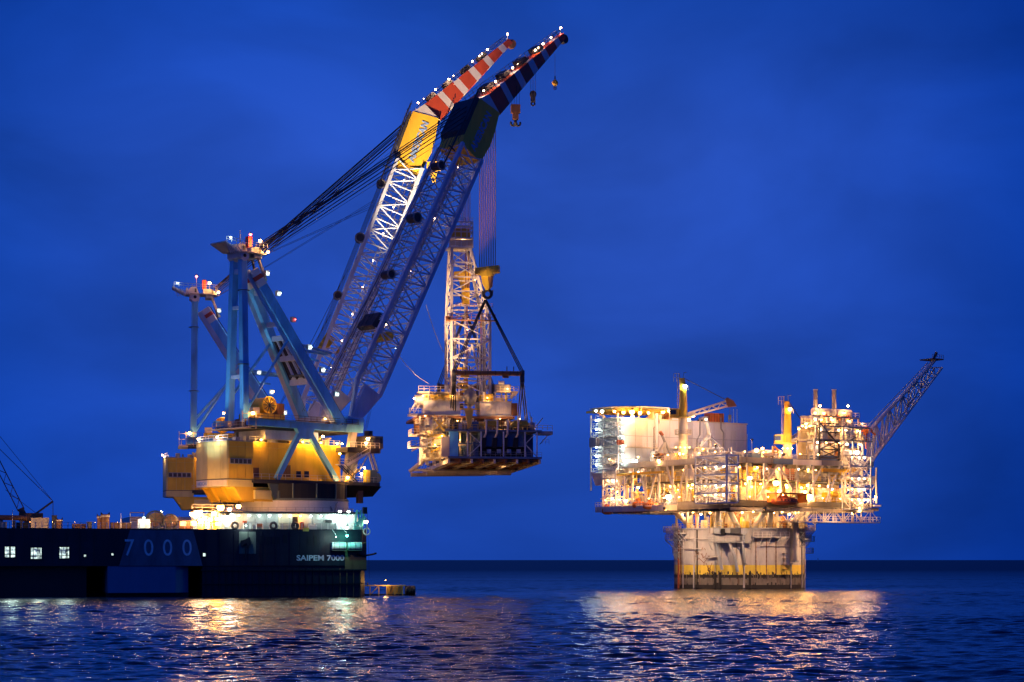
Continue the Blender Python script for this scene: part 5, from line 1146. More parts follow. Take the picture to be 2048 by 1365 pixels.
def vert(px, y0, y1, w, m, d=.25, name='riser_pipe'): p, q = sp(px, y0, d), sp(px, y1, d); return barobj(name, PF, q, (q.x, q.y, p.z), w, w, m, 'cyl')
for px, w, m in ((1357, .5, 'maroon_paint'), (1366, .3, 'spar_white'), (1388, .55, 'spar_white'), (1394, .35, 'spar_dark'), (1430, .18, 'grey_paint'), (1488, .5, 'spar_white'), (1582, .3, 'spar_white'), (1604, .35, 'grey_paint'), (1609, .5, 'spar_white')):
    vert(px, 1060, 1176, w, m)
for px in (1389, 1430, 1500, 1440): vert(px, 1145, 1178, .7, 'spar_dark', .1, 'growth_strip')
big = sp(1590, 1060, 1.2); barobj('caisson', PF, (big.x, big.y, 7.5), (big.x, big.y, 18.5), 1.9, 1.9, 'spar_white', 'drum'); boxobj('caisson_foot', PF, big.x - .7, big.x + .7, big.y - .7, big.y + .7, 7.0, 7.5, 'grey_paint')
def stub(pts, w):
    g = MB()
    g.path([sp(px, py, d) for px, py, d in pts], w, 10); g.build('fairlead_pipe', 'grey_paint', PF)
stub([(1432, 1086, 1.6), (1438, 1112, 1.3), (1444, 1140, .6)], .42); stub([(1458, 1085, 1.6), (1469, 1112, 1.5), (1475, 1144, .6)], .45); stub([(1487, 1060, 1.6), (1487, 1100, 1.4), (1490, 1128, .6)], .42)
for px in (1361, 1512, 1533, 1552):
    p = sp(px, 1076 if px > 1400 else 1092, .9); q = sp(px, 1149 if px > 1400 else 1170, .7); n = int((p.z - q.z) / .62)
    t = thing('mooring_chain', {1361: 'rusty mooring chain down the left edge of the white hull', 1512: 'left of the three rusty chains on the hull front', 1533: 'middle one of the three rusty chains on the hull front', 1552: 'right of the three rusty chains on the hull front'}[px], 'chain', TM[PF.name] @ q, R(34.5), 'mooring chains on the spar hull')
    for k in range(n):
        a = Vector((0, 0, k * .62)); g = MB(); d = Vector((.2, -.14, 0)) if k % 2 else Vector((.0, -.1, 0)); e = Vector((.14, -.2, 0)) * .4
        o = Vector((.24, .16, 0)) * (1 if k % 2 else .5)
        g.path([a - o, a - o + Vector((0, 0, .66)), a + o + Vector((0, 0, .66)), a + o, a - o], .1, 4); g.build('link', 'brown_steel', t)
# pipes across, walkways and boxes on the hull
g = MB()
for (pa, pb, w) in (((1352, 1098), (1400, 1098), .12), ((1520, 1092), (1608, 1093), .14), ((1416, 1116), (1436, 1114), .28), ((1352, 1078), (1425, 1078), .1)):
    pts = [sp(pa[0] + (pb[0] - pa[0]) * k / 6, pa[1] + (pb[1] - pa[1]) * k / 6, .5) for k in range(7)]; g.path(pts, w, 6)
g.build('hull_pipe', 'spar_white', PF)
rr = random.Random(12)
g = MB()
for k in range(26):
    p = sp(rr.uniform(1392, 1420), rr.uniform(1100, 1118), .6); g.bar(p, p + Vector((rr.uniform(-1, 1), -.1, rr.uniform(-.9, .9))), .1)
for (a, b) in (((1397, 1116), (1408, 1126)), ((1418, 1112), (1408, 1126)), ((1408, 1126), (1408, 1132)), ((1412, 1126), (1420, 1148)), ((1424, 1126), (1417, 1150))): g.bar(sp(*a, .5), sp(*b, .5), .14)
for k in range(14):
    p = sp(rr.uniform(1411, 1423), rr.uniform(1132, 1150), .5); g.bar(p, p + Vector((rr.uniform(-.8, .8), -.1, rr.uniform(-.6, .6))), .12)
g.build('pump_bracket', 'brown_steel', PF)
for i in range(5): p = sp(1565, 1108 + i * 10.5, .1); boxobj('draft_mark', PF, p.x - .1, p.x + 1.2, p.y - .75, p.y + .1, p.z, p.z + .1, 'brown_steel')
def hullplat(px0, px1, py, dep, z_up, m, name='hull_walkway', rail=True, floor=.25):
    """a walkway that follows the cylinder between two pixel columns"""
    A = [sp(px0 + (px1 - px0) * k / 8, py, .2) for k in range(9)]; B = []
    for p in A: q = Vector((p.x, p.y, 0)); q = q.normalized() * (RS + dep); B.append(Vector((q.x, q.y, p.z)))
    g = MB()
    for k in range(8):
        c = [A[k], B[k], B[k + 1], A[k + 1]]; g.hexa([v - Vector((0, 0, floor)) for v in c] + [Vector(v) for v in c])
    if rail: g.rail(B, 1.25, 1.1, .09); g.rail(B[:2], 1.25, 1, .09)
    for k in (0, 2, 4, 6, 8): g.bar(B[k] - Vector((0, 0, .2)), A[k] - Vector((0, 0, 2.2)), .16)
    g.build(name, m, PF); return A, B
hullplat(1504, 1568, 1074, 2.3, 0, 'white_paint'); hullplat(1504, 1568, 1057.5, 1.2, 0, 'grey_paint', rail=False)
hullplat(1424, 1500, 1084, 2.3, 0, 'grey_paint'); hullplat(1346, 1372, 1066, 2.2, 0, 'white_paint'); hullplat(1351, 1366, 1080, 1.6, 0, 'grey_paint'); hullplat(1596, 1612, 1064, 2.2, 0, 'white_paint'); hullplat(1600, 1613, 1078, 1.6, 0, 'grey_paint')
hullplat(1352, 1362, 1104, 1.2, 0, 'grey_paint')
# left round balcony and right side platforms
bl = sp(1352.5, 1062, 0); dirl = Vector((bl.x, bl.y, 0)).normalized()
g = MB()
for (z, r) in ((15.2, 2.4), (13.0, 1.9)):
    c = dirl * (RS + 1.2); g.lathe([(0, 0), (r, 0), (r, .2), (0, .2)], (c.x, c.y, z), 16); g.rail([(c.x + r * math.cos(a), c.y + r * math.sin(a), z + .2) for a in [i * math.pi / 6 for i in range(13)]], 1.3, .9, .09)
g.bar(dirl * (RS + 3) + Vector((0, 0, 13)), dirl * RS + Vector((0, 0, 10.4)), .3); g.build('balcony', 'white_paint', PF)
br_ = sp(1612.5, 1062, 0); dirr = Vector((br_.x, br_.y, 0)).normalized()
g = MB()
for (z, r) in ((15.6, 1.7), (12.6, 1.5), (9.4, 1.2)):
    c = dirr * (RS + 1.0); g.lathe([(0, 0), (r, 0), (r, .2), (0, .2)], (c.x, c.y, z), 14); g.rail([(c.x + r * math.cos(a), c.y + r * math.sin(a), z + .2) for a in [i * math.pi / 5 for i in range(11)]], 1.3, .9, .09)
g.bar(dirr * (RS + 2.4) + Vector((0, 0, 15.5)), dirr * RS + Vector((0, 0, 12.6)), .25); g.build('balcony', 'grey_paint', PF)
c = dirr * (RS + 2.6) + Vector((0, 0, 18.2)); MB().lathe([(0, -.8), (.6, -.6), (.85, 0), (.6, .6), (0, .8)], (c.x, c.y, c.z), 14).build('radar_dome', 'clean_white', PF, smooth=True); barobj('dome_post', PF, c - Vector((0, 0, 2.6)), c - Vector((0, 0, .7)), .25, .25, 'white_paint')
# blue grey machinery boxes hanging on the front rail
for (px0, px1, py0, py1, m, dd) in ((1428, 1440, 1057, 1068, 'grey_paint', 1.8), (1442, 1450, 1058, 1070, 'black_gap', 1.4), (1450, 1460, 1056, 1066, 'grey_paint', 1.8), (1460, 1484, 1057, 1068, 'dark_steel', 1.3), (1482, 1494, 1056, 1069, 'grey_girder', 2.0), (1418, 1427, 1056, 1067, 'spar_white', 1.0)):
    a = sp(px0, py1, dd); b = sp(px1, py0, dd); cc = (a + b) / 2; ang = math.atan2(b.y - a.y, b.x - a.x); w = math.hypot(b.x - a.x, b.y - a.y)
    o = MB().box(-w / 2, w / 2, 0, 1.6, 0, b.z - a.z).build('winch_box', m, PF); o.location = (cc.x, cc.y, a.z); o.rotation_euler = (0, 0, ang)
# cellar between hull top and topsides
MATC = ['cream', 'rail_yellow', 'white_paint', 'grey_paint', 'brown_steel', 'maroon_paint', 'cream']
rr = random.Random(31)
for i in range(78):
    a = math.radians(rr.uniform(150, 330)); r = rr.uniform(9, RS - .3); h = rr.uniform(1.0, 3.8); w = rr.uniform(.3, 1.3); x, y = r * math.cos(a), r * math.sin(a)
    if rr.random() < .5: boxobj('equipment_box', PF, x, x + w, y, y + w, 16.2, 16.2 + h, rr.choice(MATC))
    else: barobj('riser_pipe', PF, (x, y, 16.2), (x, y, 16.2 + h + 1.2), w * .6, w * .6, rr.choice(MATC), 'cyl')
MB().lathe([(8, 16.2), (8, 21.4)], n=32).build('core_wall', 'cream', PF)
pts = [((RS + .5) * math.cos(math.radians(a)), (RS + .5) * math.sin(math.radians(a)), 16.2) for a in range(140, 341, 5)]
g = MB(); g.rail(pts, 1.3, 1.5, .09); g.build('railing', 'rail_yellow', PF)
for a in (170, 205, 228, 243, 262, 287, 318):
    q = math.radians(a); p = Vector((14.5 * math.cos(q), 14.5 * math.sin(q), 16.1)); top = Vector((20 * math.cos(q + (.14 if a % 2 else -.14)), 20 * math.sin(q + (.14 if a % 2 else -.14)), 21.6)); barobj('support_leg', PF, p, top, 1.5, 1.5, 'white_paint', 'drum')
p = fl_(1353, 1052, -14); barobj('riser_pipe', PF, (p.x, p.y, 16), (p.x, p.y, 22), .7, .7, 'cream', 'cyl'); 
for i in range(17):
    a = math.radians(160 + i * 10.2); lamp(PF, (16.6 * math.cos(a), 16.6 * math.sin(a), 20.0 + .3 * (i % 3)), 'warm_lens' if i % 3 else 'pink_lens', .52, 520)
# stair from the cellar to the lower deck
g = MB(); g.stair(sp(1575, 1060, -.5) + Vector((0, 0, 0)), sp(1600, 1040, -.3) + Vector((0, 0, 1.0)), side=(.5, .5, 0)); g.build('stairway', 'cream', PF)

# --- topsides
ZL0, ZL1, ZM, ZU0, ZU1 = 21.4, 23.0, 28.4, 32.4, 34.2
def slab(name, x0, x1, y0, y1, z0, z1, m): return MB().box(x0, x1, y0, y1, z0, z1).build(name, m, PF)
slab('lower_deck', -HS, HS, -HS, HS, ZL0 + .5, ZL1, 'deck_dark')
slab('edge_girder', -HS, HS - 8, -HS - .3, -HS, ZL0 + .2, ZL1 + .1, 'dark_steel'); slab('edge_girder', -HS - .3, -HS, -HS, HS, ZL0 + .2, ZL1 + .1, 'grey_girder')
for i in range(14):
    x = -HS + i * 53 / 13; barobj('floor_girder', PF, (x, -HS, ZL0), (x, HS, ZL0), .35, .9, 'grey_girder'); barobj('floor_girder', PF, (-HS, x, ZL0 - .5), (HS, x, ZL0 - .5), .35, .8, 'grey_girder')
for i in range(40):
    x = rr.uniform(-HS, HS - 6); y = rr.uniform(-HS, HS - 6); h = rr.uniform(2, 10)
    a = (x, y, ZL0 - rr.uniform(.2, 1.2)); b = (x + h, y, a[2]) if rr.random() < .5 else (x, min(HS, y + h), a[2]); barobj('underdeck_pipe', PF, a, b, .3, .3, rr.choice(['grey_paint', 'dark_steel', 'brown_steel', 'white_paint']), 'cyl')
slab('middle_deck', -HS + 2, HS, -HS + 1.5, HS, ZM, ZM + .3, 'dark_steel')
slab('upper_deck', -HS, HS, -HS, HS, ZU1 - .4, ZU1, 'deck_dark')
gi = MB().box(-HS, HS, -HS - .35, -HS, ZU0 + .4, ZU1 + .1).build('edge_girder', 'grey_girder', PF); MB().box(-HS - .35, -HS, -HS, HS - 2, ZU0 + .4, ZU1 + .1).build('edge_girder', 'grey_paint', PF)
for i in range(10):
    x = -HS + 3 + i * 5.2; barobj('floor_girder', PF, (x, -HS + .4, ZU0), (x, HS, ZU0), .4, 1.0, 'grey_girder')
# background bulkheads added to catch the deck lights
slab('bulkhead', -HS + 11, HS - 2, -HS + 11, -HS + 11.3, ZL1, ZU1 - .5, 'cream'); slab('bulkhead', -HS + 10.5, -HS + 10.8, -HS + 11, HS - 4, ZL1, ZU1 - .5, 'cream')
# columns and braces of both faces
for i in range(10):
    x = -HS + .4 + i * (52.2 / 9)
    barobj('column', PF, (x, -HS + .35, ZL1), (x, -HS + .35, ZU0 + .4), .55, .55, 'white_paint', 'cyl'); barobj('column', PF, (-HS + .35, x, ZL1), (-HS + .35, x, ZU0 + .4), .7, .7, 'white_paint', 'cyl')
for (x0, x1) in ((-9, -16.5), (-9, -1.5), (7, 0), (13, 8)): barobj('face_brace', PF, (x0, -HS - .1, ZU0 + .3), (x1, -HS - .1, ZL1), .55, .55, 'white_paint', 'cyl')
for (y0, y1) in ((-18, -14), (-10, -14), (-8, -4), (0, -4), (4, 8), (12, 8), (-18, -21)): barobj('face_brace', PF, (-HS - .1, y0, ZU0 + .3), (-HS - .1, y1, ZL1), .6, .6, 'white_paint', 'cyl')
# equipment
rr = random.Random(77)
slab('bulkhead', -HS + 7.5, HS - 3, -HS + 7.5, -HS + 7.7, ZL1, ZM - 1.2, 'cream'); slab('bulkhead', -HS + 7.2, -HS + 7.4, -HS + 8, 6, ZL1, ZM - 1.0, 'cream')  # nearer walls, also added to catch the deck lights
for (z0, z1) in ((ZL1, ZM - .1), (ZM + .3, ZU0)):
    dress(PF, rr, -HS + 1, HS - 1.5, -HS + 1.2, -HS + 10, z0, z1, 95, WARM + ['crane_yellow', 'brown_steel', 'rail_yellow'])
    dressY(PF, rr, -HS + 2, HS - 5, -HS + 1.0, -HS + 9.5, z0, z1, 72, WARM + ['cream', 'crane_yellow'])
g = MB()
for z in (ZL1, ZM + .3, ZU1):
    g.rail([(-HS - .2, HS - 4, z), (-HS - .2, -HS - .2, z), (HS, -HS - .2, z)], 1.25, 2.0, .09)
g.build('railing', 'white_paint', PF)
# dark brown louvred block with round yellow lit portals in the middle of the right face
x0, x1 = fr(1503, 960).x, fr(1612, 960).x
slab('wall_block', x0, x1, -HS + 4.5, -HS + 8, ZM + .3, ZU0 + .3, 'maroon_paint')
for k in range(8): boxobj('louvre', PF, x0, x1, -HS + 4.3, -HS + 4.5, ZM + .5 + k * .48, ZM + .72 + k * .48, 'brown_steel')
for px in (1535, 1556): p = fr(px, 951, -4); MB().tube((p.x, -HS + 4.2, p.z), (p.x, -HS + 4.32, p.z), 1.2, 18).build('round_portal', 'lit_pane_warm', PF)
MB().box(fr(1641, 945).x, fr(1716, 945).x, -HS - .8, -HS - .2, ZU0 - 1.3, ZU0 - .4).build('monorail_beam', 'crane_yellow', PF); MB().box(-HS - .9, -HS - .3, fl_(1330, 950).y, HS + 1, ZU0 - 1.5, ZU0 - .9).build('monorail_beam', 'crane_yellow', PF)
MB().tube((-HS - 1.6, fl_(1276, 952).y, ZU0 - 1.2), (-HS - 1.6, fl_(1240, 954).y, ZU0 - 1.4), .35, 10).build('monorail_pipe', 'crane_yellow', PF)
# blue boxes on the roof edge
for (px0, px1, py0, py1, m) in ((1503, 1520, 911, 919, 'module_blue'), (1634, 1675, 914, 922, 'module_blue')):
    a, b = fr(px0, py1, .4), fr(px1, py0, .4); boxobj('roof_box', PF, a.x, b.x, -HS - .4, -HS + 2.5, ZU1, ZU1 + (b.z - a.z), m)
boxobj('grey_girder_box', PF, fr(1583, 915).x, fr(1640, 915).x, -HS - .6, -HS - .36, ZU1 - 1.5, ZU1 - .1, 'clean_white'); boxobj('grey_girder_box', PF, fr(1545, 915).x, fr(1583, 915).x, -HS - .58, -HS - .36, ZU1 - 1.5, ZU1 - .1, 'module_blue')
# lattice stair towers
def lattice_tower(origin, ux, uy, w, d, z0, z1, nlev, label_m, lamps):
    o = Vector(origin); ux = Vector(ux); uy = Vector(uy)
    base = MB(); base.add([o + Vector((0, 0, z0 - .3)), o + ux * w + Vector((0, 0, z0 - .3)), o + ux * w + uy * d + Vector((0, 0, z0 - .3)), o + uy * d + Vector((0, 0, z0 - .3)), o + Vector((0, 0, z0)), o + ux * w + Vector((0, 0, z0)), o + ux * w + uy * d + Vector((0, 0, z0)), o + uy * d + Vector((0, 0, z0))], [(3, 2, 1, 0), (4, 5, 6, 7), (0, 1, 5, 4), (1, 2, 6, 5), (2, 3, 7, 6), (3, 0, 4, 7)])
    tw = base.build('stair_tower', 'boom_blue', PF); C = [o, o + ux * w, o + ux * w + uy * d, o + uy * d]; U = Vector((0, 0, 1))
    for c in C: barobj('post', tw, c + U * z0, c + U * z1, .34, .34, label_m)
    for k in range(nlev):
        za = z0 + (z1 - z0) * k / nlev; zb_ = z0 + (z1 - z0) * (k + 1) / nlev
        for i in range(4): barobj('landing_beam', tw, C[i] + U * zb_, C[(i + 1) % 4] + U * zb_, .3, .34, label_m)
        for i in (0, 1, 3):
            a, b = (C[i], C[(i + 1) % 4]) if k % 2 else (C[(i + 1) % 4], C[i]); barobj('brace', tw, a + U * za, b + U * zb_, .24, .24, label_m, 'cyl')
        g = MB(); g.stair(o + ux * w * (.15 if k % 2 else .85) + uy * d * .5 + U * za, o + ux * w * (.85 if k % 2 else .15) + uy * d * .5 + U * zb_, 1.0, side=uy); g.rail([o + U * za, o + ux * w + U * za], 1.2, 1.3, .08)
        g.build('stairway', 'clean_white', tw)
        if k in lamps:
            for q in (.2, .55, .8): lamp(PF, o + ux * w * q + uy * d * .3 + U * (zb_ - .4), 'pink_lens' if q > .3 else 'warm_lens', .42, 260)
    return tw
ya = fl_(1408, 960, 1.5).y; yb_ = fl_(1468, 960, 1.5).y
lattice_tower((-HS - 4.4, ya, 0), (0, -1, 0), (1, 0, 0), ya - yb_ + .5, 3.8, ZL1 - .6, fl_(1420, 913, 4).z, 5, 'boom_blue', (0, 1, 3))
xa_, xb_ = fr(1688, 960, 1).x, fr(1729, 960, 1).x
lattice_tower((xa_, -HS - 3.4, 0), (1, 0, 0), (0, 1, 0), xb_ - xa_, 3.2, ZL1 - 1.6, fr(1700, 912, 2).z, 5, 'white_paint', (0, 1, 2, 4))
ya = fl_(1243, 960, .6).y; yb_ = fl_(1217, 960, .6).y
lattice_tower((-HS - 2.6, yb_, 0), (0, -1, 0), (1, 0, 0), yb_ - ya, 3, ZL1 - .5, 32.6, 4, 'white_paint', (0, 2))
# hanging truss under the right end
for k in range(9):
    xx = fr(1592, 1030).x + k * (HS + 3 - fr(1592, 1030).x) / 9; x2 = xx + (HS + 3 - fr(1592, 1030).x) / 9
    for yy in (-HS + .5, -HS + 7): barobj('truss_post', PF, (xx, yy, 17.9), (xx, yy, 21.3), .22, .22, 'white_paint'); barobj('truss_brace', PF, (xx, yy, 17.9 if k % 2 else 21.2), (x2, yy, 21.2 if k % 2 else 17.9), .2, .2, 'white_paint', 'cyl')
g = MB(); g.box(fr(1592, 1030).x, HS + 3, -HS + .2, -HS + 7.2, 17.7, 17.95); g.rail([(fr(1592, 1030).x, -HS + .2, 18), (HS + 3, -HS + .2, 18), (HS + 3, -HS + 7, 18)], 1.3, 1.5, .1); g.box(HS, HS + 3, -HS - .2, -HS + 8, 22.2, 22.6); g.build('lower_gallery', 'white_paint', PF)
for k in range(5): lamp(PF, (fr(1592, 1030).x + 4 + k * 5.0, -HS + 2, 21.0), 'warm_lens', .5, 330)
for k in range(3): lamp(PF, (HS - 5 + k * 2.8, -HS - .4, 23.0 + .9 * k), 'warm_lens', .6, 150)
# left lower gallery that carries the boats
y0, y1 = fl_(1345, 1025, 2).y, HS + .6
g = MB()
pts = [(-HS - .4, y0), (-HS - 3.2, y0 + 2), (-HS - 3.6, (y0 + y1) / 2), (-HS - 5, (y0 + y1) / 2 + 2.5), (-HS - 5.2, y1 - 1), (-HS - 3.5, y1), (-HS, y1)]
g.prism([(x, y, 20.8) for x, y in pts], (0, 0, 1.5)); g.build('boat_gallery', 'white_paint', PF)
g = MB(); g.rail([(x, y, 22.3) for x, y in pts], 1.2, 1.4, .09); g.build('railing', 'white_paint', PF)
# --- accommodation block
AX0, AX1, AY0, AY1 = -24.6, fr(1488, 880, -46.7).x, 20.2, 32
zr = on(PF, 1260, 838, 1, AY0).z; zf = on(PF, 1260, 944, 1, AY0).z
MB().box(AX0, AX1, AY0, AY1, zf, zr).build('accommodation', 'clean_white', PF)
nc = 11; zs = [zf, zf + 3.1, zf + 6.9, zf + 10.0, zr]
for i in range(nc):
    for j in range(4):
        a = AX0 + (AX1 - AX0) * i / nc; b = AX0 + (AX1 - AX0) * (i + 1) / nc
        boxobj('wall_panel', PF, a + .07, b - .07, AY0 - .2, AY0, zs[j] + .06, zs[j + 1] - .06, 'clean_white')
MB().box(AX0 - .1, AX1 - 12.5, AY0 - 1.3, AY0 - .12, zs[2] - .25, zs[2]).build('gallery', 'cream', PF)
g = MB(); g.rail([(AX0, AY0 - 1.2, zs[2]), (AX1 - 12.5, AY0 - 1.2, zs[2])], 1.2, 1.6, .05); g.build('railing', 'clean_white', PF)
MB().box(AX0 - .1, AX1 + .3, AY0 - .3, AY1 + .2, zr, zr + .3).build('roof', 'cream', PF)
MB().box(AX0 + 10.7, AX0 + 11.6, AY0 - .8, AY0 - .13, zs[2], zr + 1.8).build('vent_shaft', 'clean_white', PF)
MB().box(AX0 + .5, AX0 + 11, AY0 - 1.6, AY0 - .13, zf - .2, zf + 2.6).build('lower_lobby', 'clean_white', PF)
for pts in ([(1318, 836), (1318, 846), (1308, 856), (1308, 905)], [(1442, 836), (1442, 858), (1447, 866), (1447, 915)], [(1400, 838), (1400, 870), (1394, 880), (1394, 900)]):
    MB().path([on(PF, px, py, 1, AY0 - .45) for px, py in pts], .2, 6).build('drain_pipe', 'grey_girder', PF)
for z in (zs[1], zs[3]): MB().path([(AX0, AY0 - .2, z), (AX1, AY0 - .2, z)], .06, 5).build('cable_tray', 'grey_paint', PF)
for i, px in enumerate((1249, 1272)): p = on(PF, px, 922, 1, AY0 - 2.4); lamp(PF, p, 'cool_lens', .8, 120)
# stair and gallery side at the left end
lvl = [zf + (zr + .3 - zf) * k / 6 for k in range(7)]
g = MB(); 
for k, z in enumerate(lvl):
    g.box(AX0 - 2.4, AX0 - .1, AY0 - .6, AY1, z - .2, z)
    if k < 6:
        g.rail([(AX0 - .2, AY0 - .6, z), (AX0 - 2.4, AY0 - .6, z), (AX0 - 2.4, AY1, z)], 1.2, 1.3, .1); g.stair((AX0 - 1.4, AY0 + 1.0, z), (AX0 - 1.4, AY1 - 1.5, lvl[k + 1]), 1.0, side=(1, 0, 0))
g.build('side_gallery', 'clean_white', PF)
for x, y in ((AX0 - 2.4, AY0 - .6), (AX0 - 2.4, AY1), (AX0 - 2.4, AY0 + 6)): barobj('post', PF, (x, y, zf - 5), (x, y, zr + 1.4), .32, .32, 'clean_white')
for k in range(6):
    barobj('brace', PF, (AX0 - 2.45, AY0 - .6 if k % 2 else AY1, lvl[k]), (AX0 - 2.45, AY1 if k % 2 else AY0 - .6, lvl[k + 1]), .22, .22, 'clean_white', 'cyl')
    lamp(PF, (AX0 - 1.0, AY0 - .9, lvl[k + 1] - .5), 'cool_lens', .6, 260); lamp(PF, (AX0 - 2.9, AY0 + 8.6, lvl[k + 1] - .4), 'cool_lens', .5, 200)
for k in range(5): p = Vector((AX0 - 2.8 + k * .5, AY0 - .9, lvl[3] - .2)); boxobj('fire_bottle', PF, p.x, p.x + .3, p.y, p.y + .3, p.z, p.z + 1.4, 'maroon_paint')
boxobj('side_box', PF, AX0 - 3.6, AX0 - 2.5, AY0 + 8, AY0 + 11, lvl[3] - .4, lvl[3] + 2.2, 'grey_paint')
MB().prism([(AX0 - 3.2, AY0 - .5, zf - .3), (AX0 - .2, AY0 - .5, zf - .3), (AX0 - .8, AY0 - .5, zf - 3.6), (AX0 - 1.8, AY0 - .5, zf - 3.6)], (0, 11, 0)).build('gallery_haunch', 'white_paint', PF)
# block carried on columns and a truss bridge
for i in range(5):
    x = AX0 + 2 + i * 7; barobj('support_column', PF, (x, AY0 + .8, ZL1), (x, AY0 + .8, zf), .9, .9, 'white_paint', 'drum')
MB().box(AX0, AX0 + 22, AY0, AY1, zf - 1.1, zf - .05).build('support_frame', 'white_paint', PF)
for k in range(7):
    x = AX0 + k * 2.6; barobj('truss_brace', PF, (x, AY0 - .1, zf - 1.1 if k % 2 else zf - 3.2), (x + 2.6, AY0 - .1, zf - 3.2 if k % 2 else zf - 1.1), .25, .25, 'white_paint', 'cyl')
barobj('truss_brace', PF, (AX0, AY0 - .1, zf - 3.2), (AX0 + 18, AY0 - .1, zf - 3.2), .35, .35, 'white_paint'); barobj('face_brace', PF, (AX0 + 1, AY0, ZL1), (AX0 + 8, AY0, zf - 1.4), .5, .5, 'white_paint', 'cyl')
# helideck
hc = Vector((AX0 + 8.6, AY0 + 7.5, 0)); hz = zr + 3.0
n8 = [(hc.x + 11.2 * math.cos(math.pi / 8 + k * math.pi / 4), hc.y + 11.2 * math.sin(math.pi / 8 + k * math.pi / 4)) for k in range(8)]
hd = MB().prism([(x, y, hz) for x, y in n8], (0, 0, .5)).build('helideck', 'grey_paint', PF)
MB().lathe([(11.3, hz + .1), (12.2, hz + .25), (12.2, hz + .35), (11.3, hz + .3)], (hc.x, hc.y, 0), 8, math.pi / 8, math.pi / 8 + 2 * math.pi).build('safety_net', 'white_paint', hd)
for k in range(8):
    x, y = n8[k]; barobj('helideck_strut', hd, (x, y, hz), (hc.x + (x - hc.x) * .6, hc.y + (y - hc.y) * .6, zr + .3), .3, .3, 'cream', 'cyl'); x2, y2 = n8[(k + 1) % 8]; barobj('helideck_beam', hd, (x * .9 + hc.x * .1, y * .9 + hc.y * .1, hz - .4), (x2 * .9 + hc.x * .1, y2 * .9 + hc.y * .1, hz - .4), .3, .6, 'rail_yellow')
for k in range(9): barobj('helideck_beam', hd, (hc.x - 9 + k * 2.2, hc.y - 9.5, hz - .35), (hc.x - 9 + k * 2.2, hc.y + 9, hz - .35), .3, .6, 'rail_yellow')
for (px, py, k, s, pw) in ((1247, 825, 'yellow_lens', .9, 350), (1264, 824, 'warm_lens', 1.3, 600), (1265, 834, 'pink_lens', .9, 350), (1280, 826, 'yellow_lens', 1.0, 600), (1326, 824, 'warm_lens', 1.0, 450), (1229, 823, 'warm_lens', .7, 300), (1204, 823, 'cool_lens', .9, 500), (1192, 822, 'cool_lens', .6, 0), (1297, 826, 'warm_lens', .7, 300), (1338, 822, 'pink_lens', .6, 200)):
    lamp(PF, on(PF, px, py, 1, AY0 - 1.6), k, s, pw)
# penthouses and roof things
MB().box(AX0 + 17.4, AX0 + 23, AY0 + .3, AY0 + 6, zr + .3, zr + 3.4).build('roof_house', 'clean_white', PF)
for i in range(14):
    x = AX0 + rr.uniform(11, 36); h = rr.uniform(.5, 2.2); boxobj('roof_equipment', PF, x, x + rr.uniform(.4, 1.5), AY0 + 1, AY0 + 3, zr + .3, zr + .3 + h, rr.choice(['white_paint', 'dark_steel', 'brown_steel', 'cream']))
rb = on(PF, 1422, 836, 1, AY0 + .6); MB().box(rb.x, rb.x + 4.8, AY0 + .6, AY0 + 3.6, zr + .3, zr + 2.9).build('roof_tank', 'orange_paint', PF)
for k in range(5): boxobj('rib', PF, rb.x + .1 + k * 1.0, rb.x + .35 + k * 1.0, AY0 + .48, AY0 + .6, zr + .4, zr + 2.8, 'maroon_paint')
for px in (1467, 1474): p = on(PF, px, 842, 1, AY0 + 1); barobj('antenna', PF, (p.x, p.y, zr), (p.x, p.y, zr + 4.4), .12, .12, 'white_paint')
g = MB(); 
for k in range(26): g.bar((AX1 + .5, AY0 + .2, zf - 1 + k * .5), (AX1 + .5, AY0 + 1.0, zf - 1 + k * .5), .07)
g.bar((AX1 + .5, AY0 + .2, zf - 1), (AX1 + .5, AY0 + .2, zf + 12), .1); g.bar((AX1 + .5, AY0 + 1, zf - 1), (AX1 + .5, AY0 + 1, zf + 12), .1); g.build('ladder', 'white_paint', PF)
# big ducts in front of the block
Yd = 6.0
MB().path([on(PF, px, py, 1, Yd) for px, py in ((1413, 844), (1419, 868), (1419, 872), (1401, 890), (1400, 915))], .62, 12).build('exhaust_duct', 'grey_paint', PF)
MB().path([on(PF, px, py, 1, Yd) for px, py in ((1419, 872), (1421, 898))], .5, 12).build('exhaust_duct', 'grey_girder', PF); MB().path([on(PF, px, py, 1, Yd) for px, py in ((1423, 876), (1446, 898), (1446, 915))], .3, 10).build('exhaust_duct', 'grey_girder', PF)
MB().path([on(PF, px, py, 1, Yd) for px, py in ((1402, 896), (1446, 896))], .3, 8).build('exhaust_duct', 'grey_paint', PF)
a = on(PF, 1322, 867, 1, Yd + 4); MB().path([a, on(PF, 1330, 885, 1, Yd + 4), on(PF, 1344, 915, 1, Yd + 4)], .35, 8).build('crane_rest', 'grey_paint', PF); MB().path([on(PF, 1329, 888, 1, Yd + 4), on(PF, 1314, 905, 1, Yd + 4)], .45, 8).build('crane_rest', 'white_paint', PF); MB().path([on(PF, 1329, 885, 1, Yd + 4), on(PF, 1330, 915, 1, Yd + 4)], .4, 8).build('crane_rest', 'white_paint', PF); MB().path([on(PF, 1320, 864, 1, Yd + 4), on(PF, 1325, 871, 1, Yd + 4)], .48, 8).build('rest_cap', 'maroon_paint', PF)
dress(PF, rr, -HS + 1, 10, -4, 14, ZU1, ZU1 + 4.2, 50, WARM + ['clean_white', 'brown_steel']); dress(PF, rr, -HS + 1, -2, -HS + 1, -6, ZU1, ZU1 + 2.2, 26, WARM)
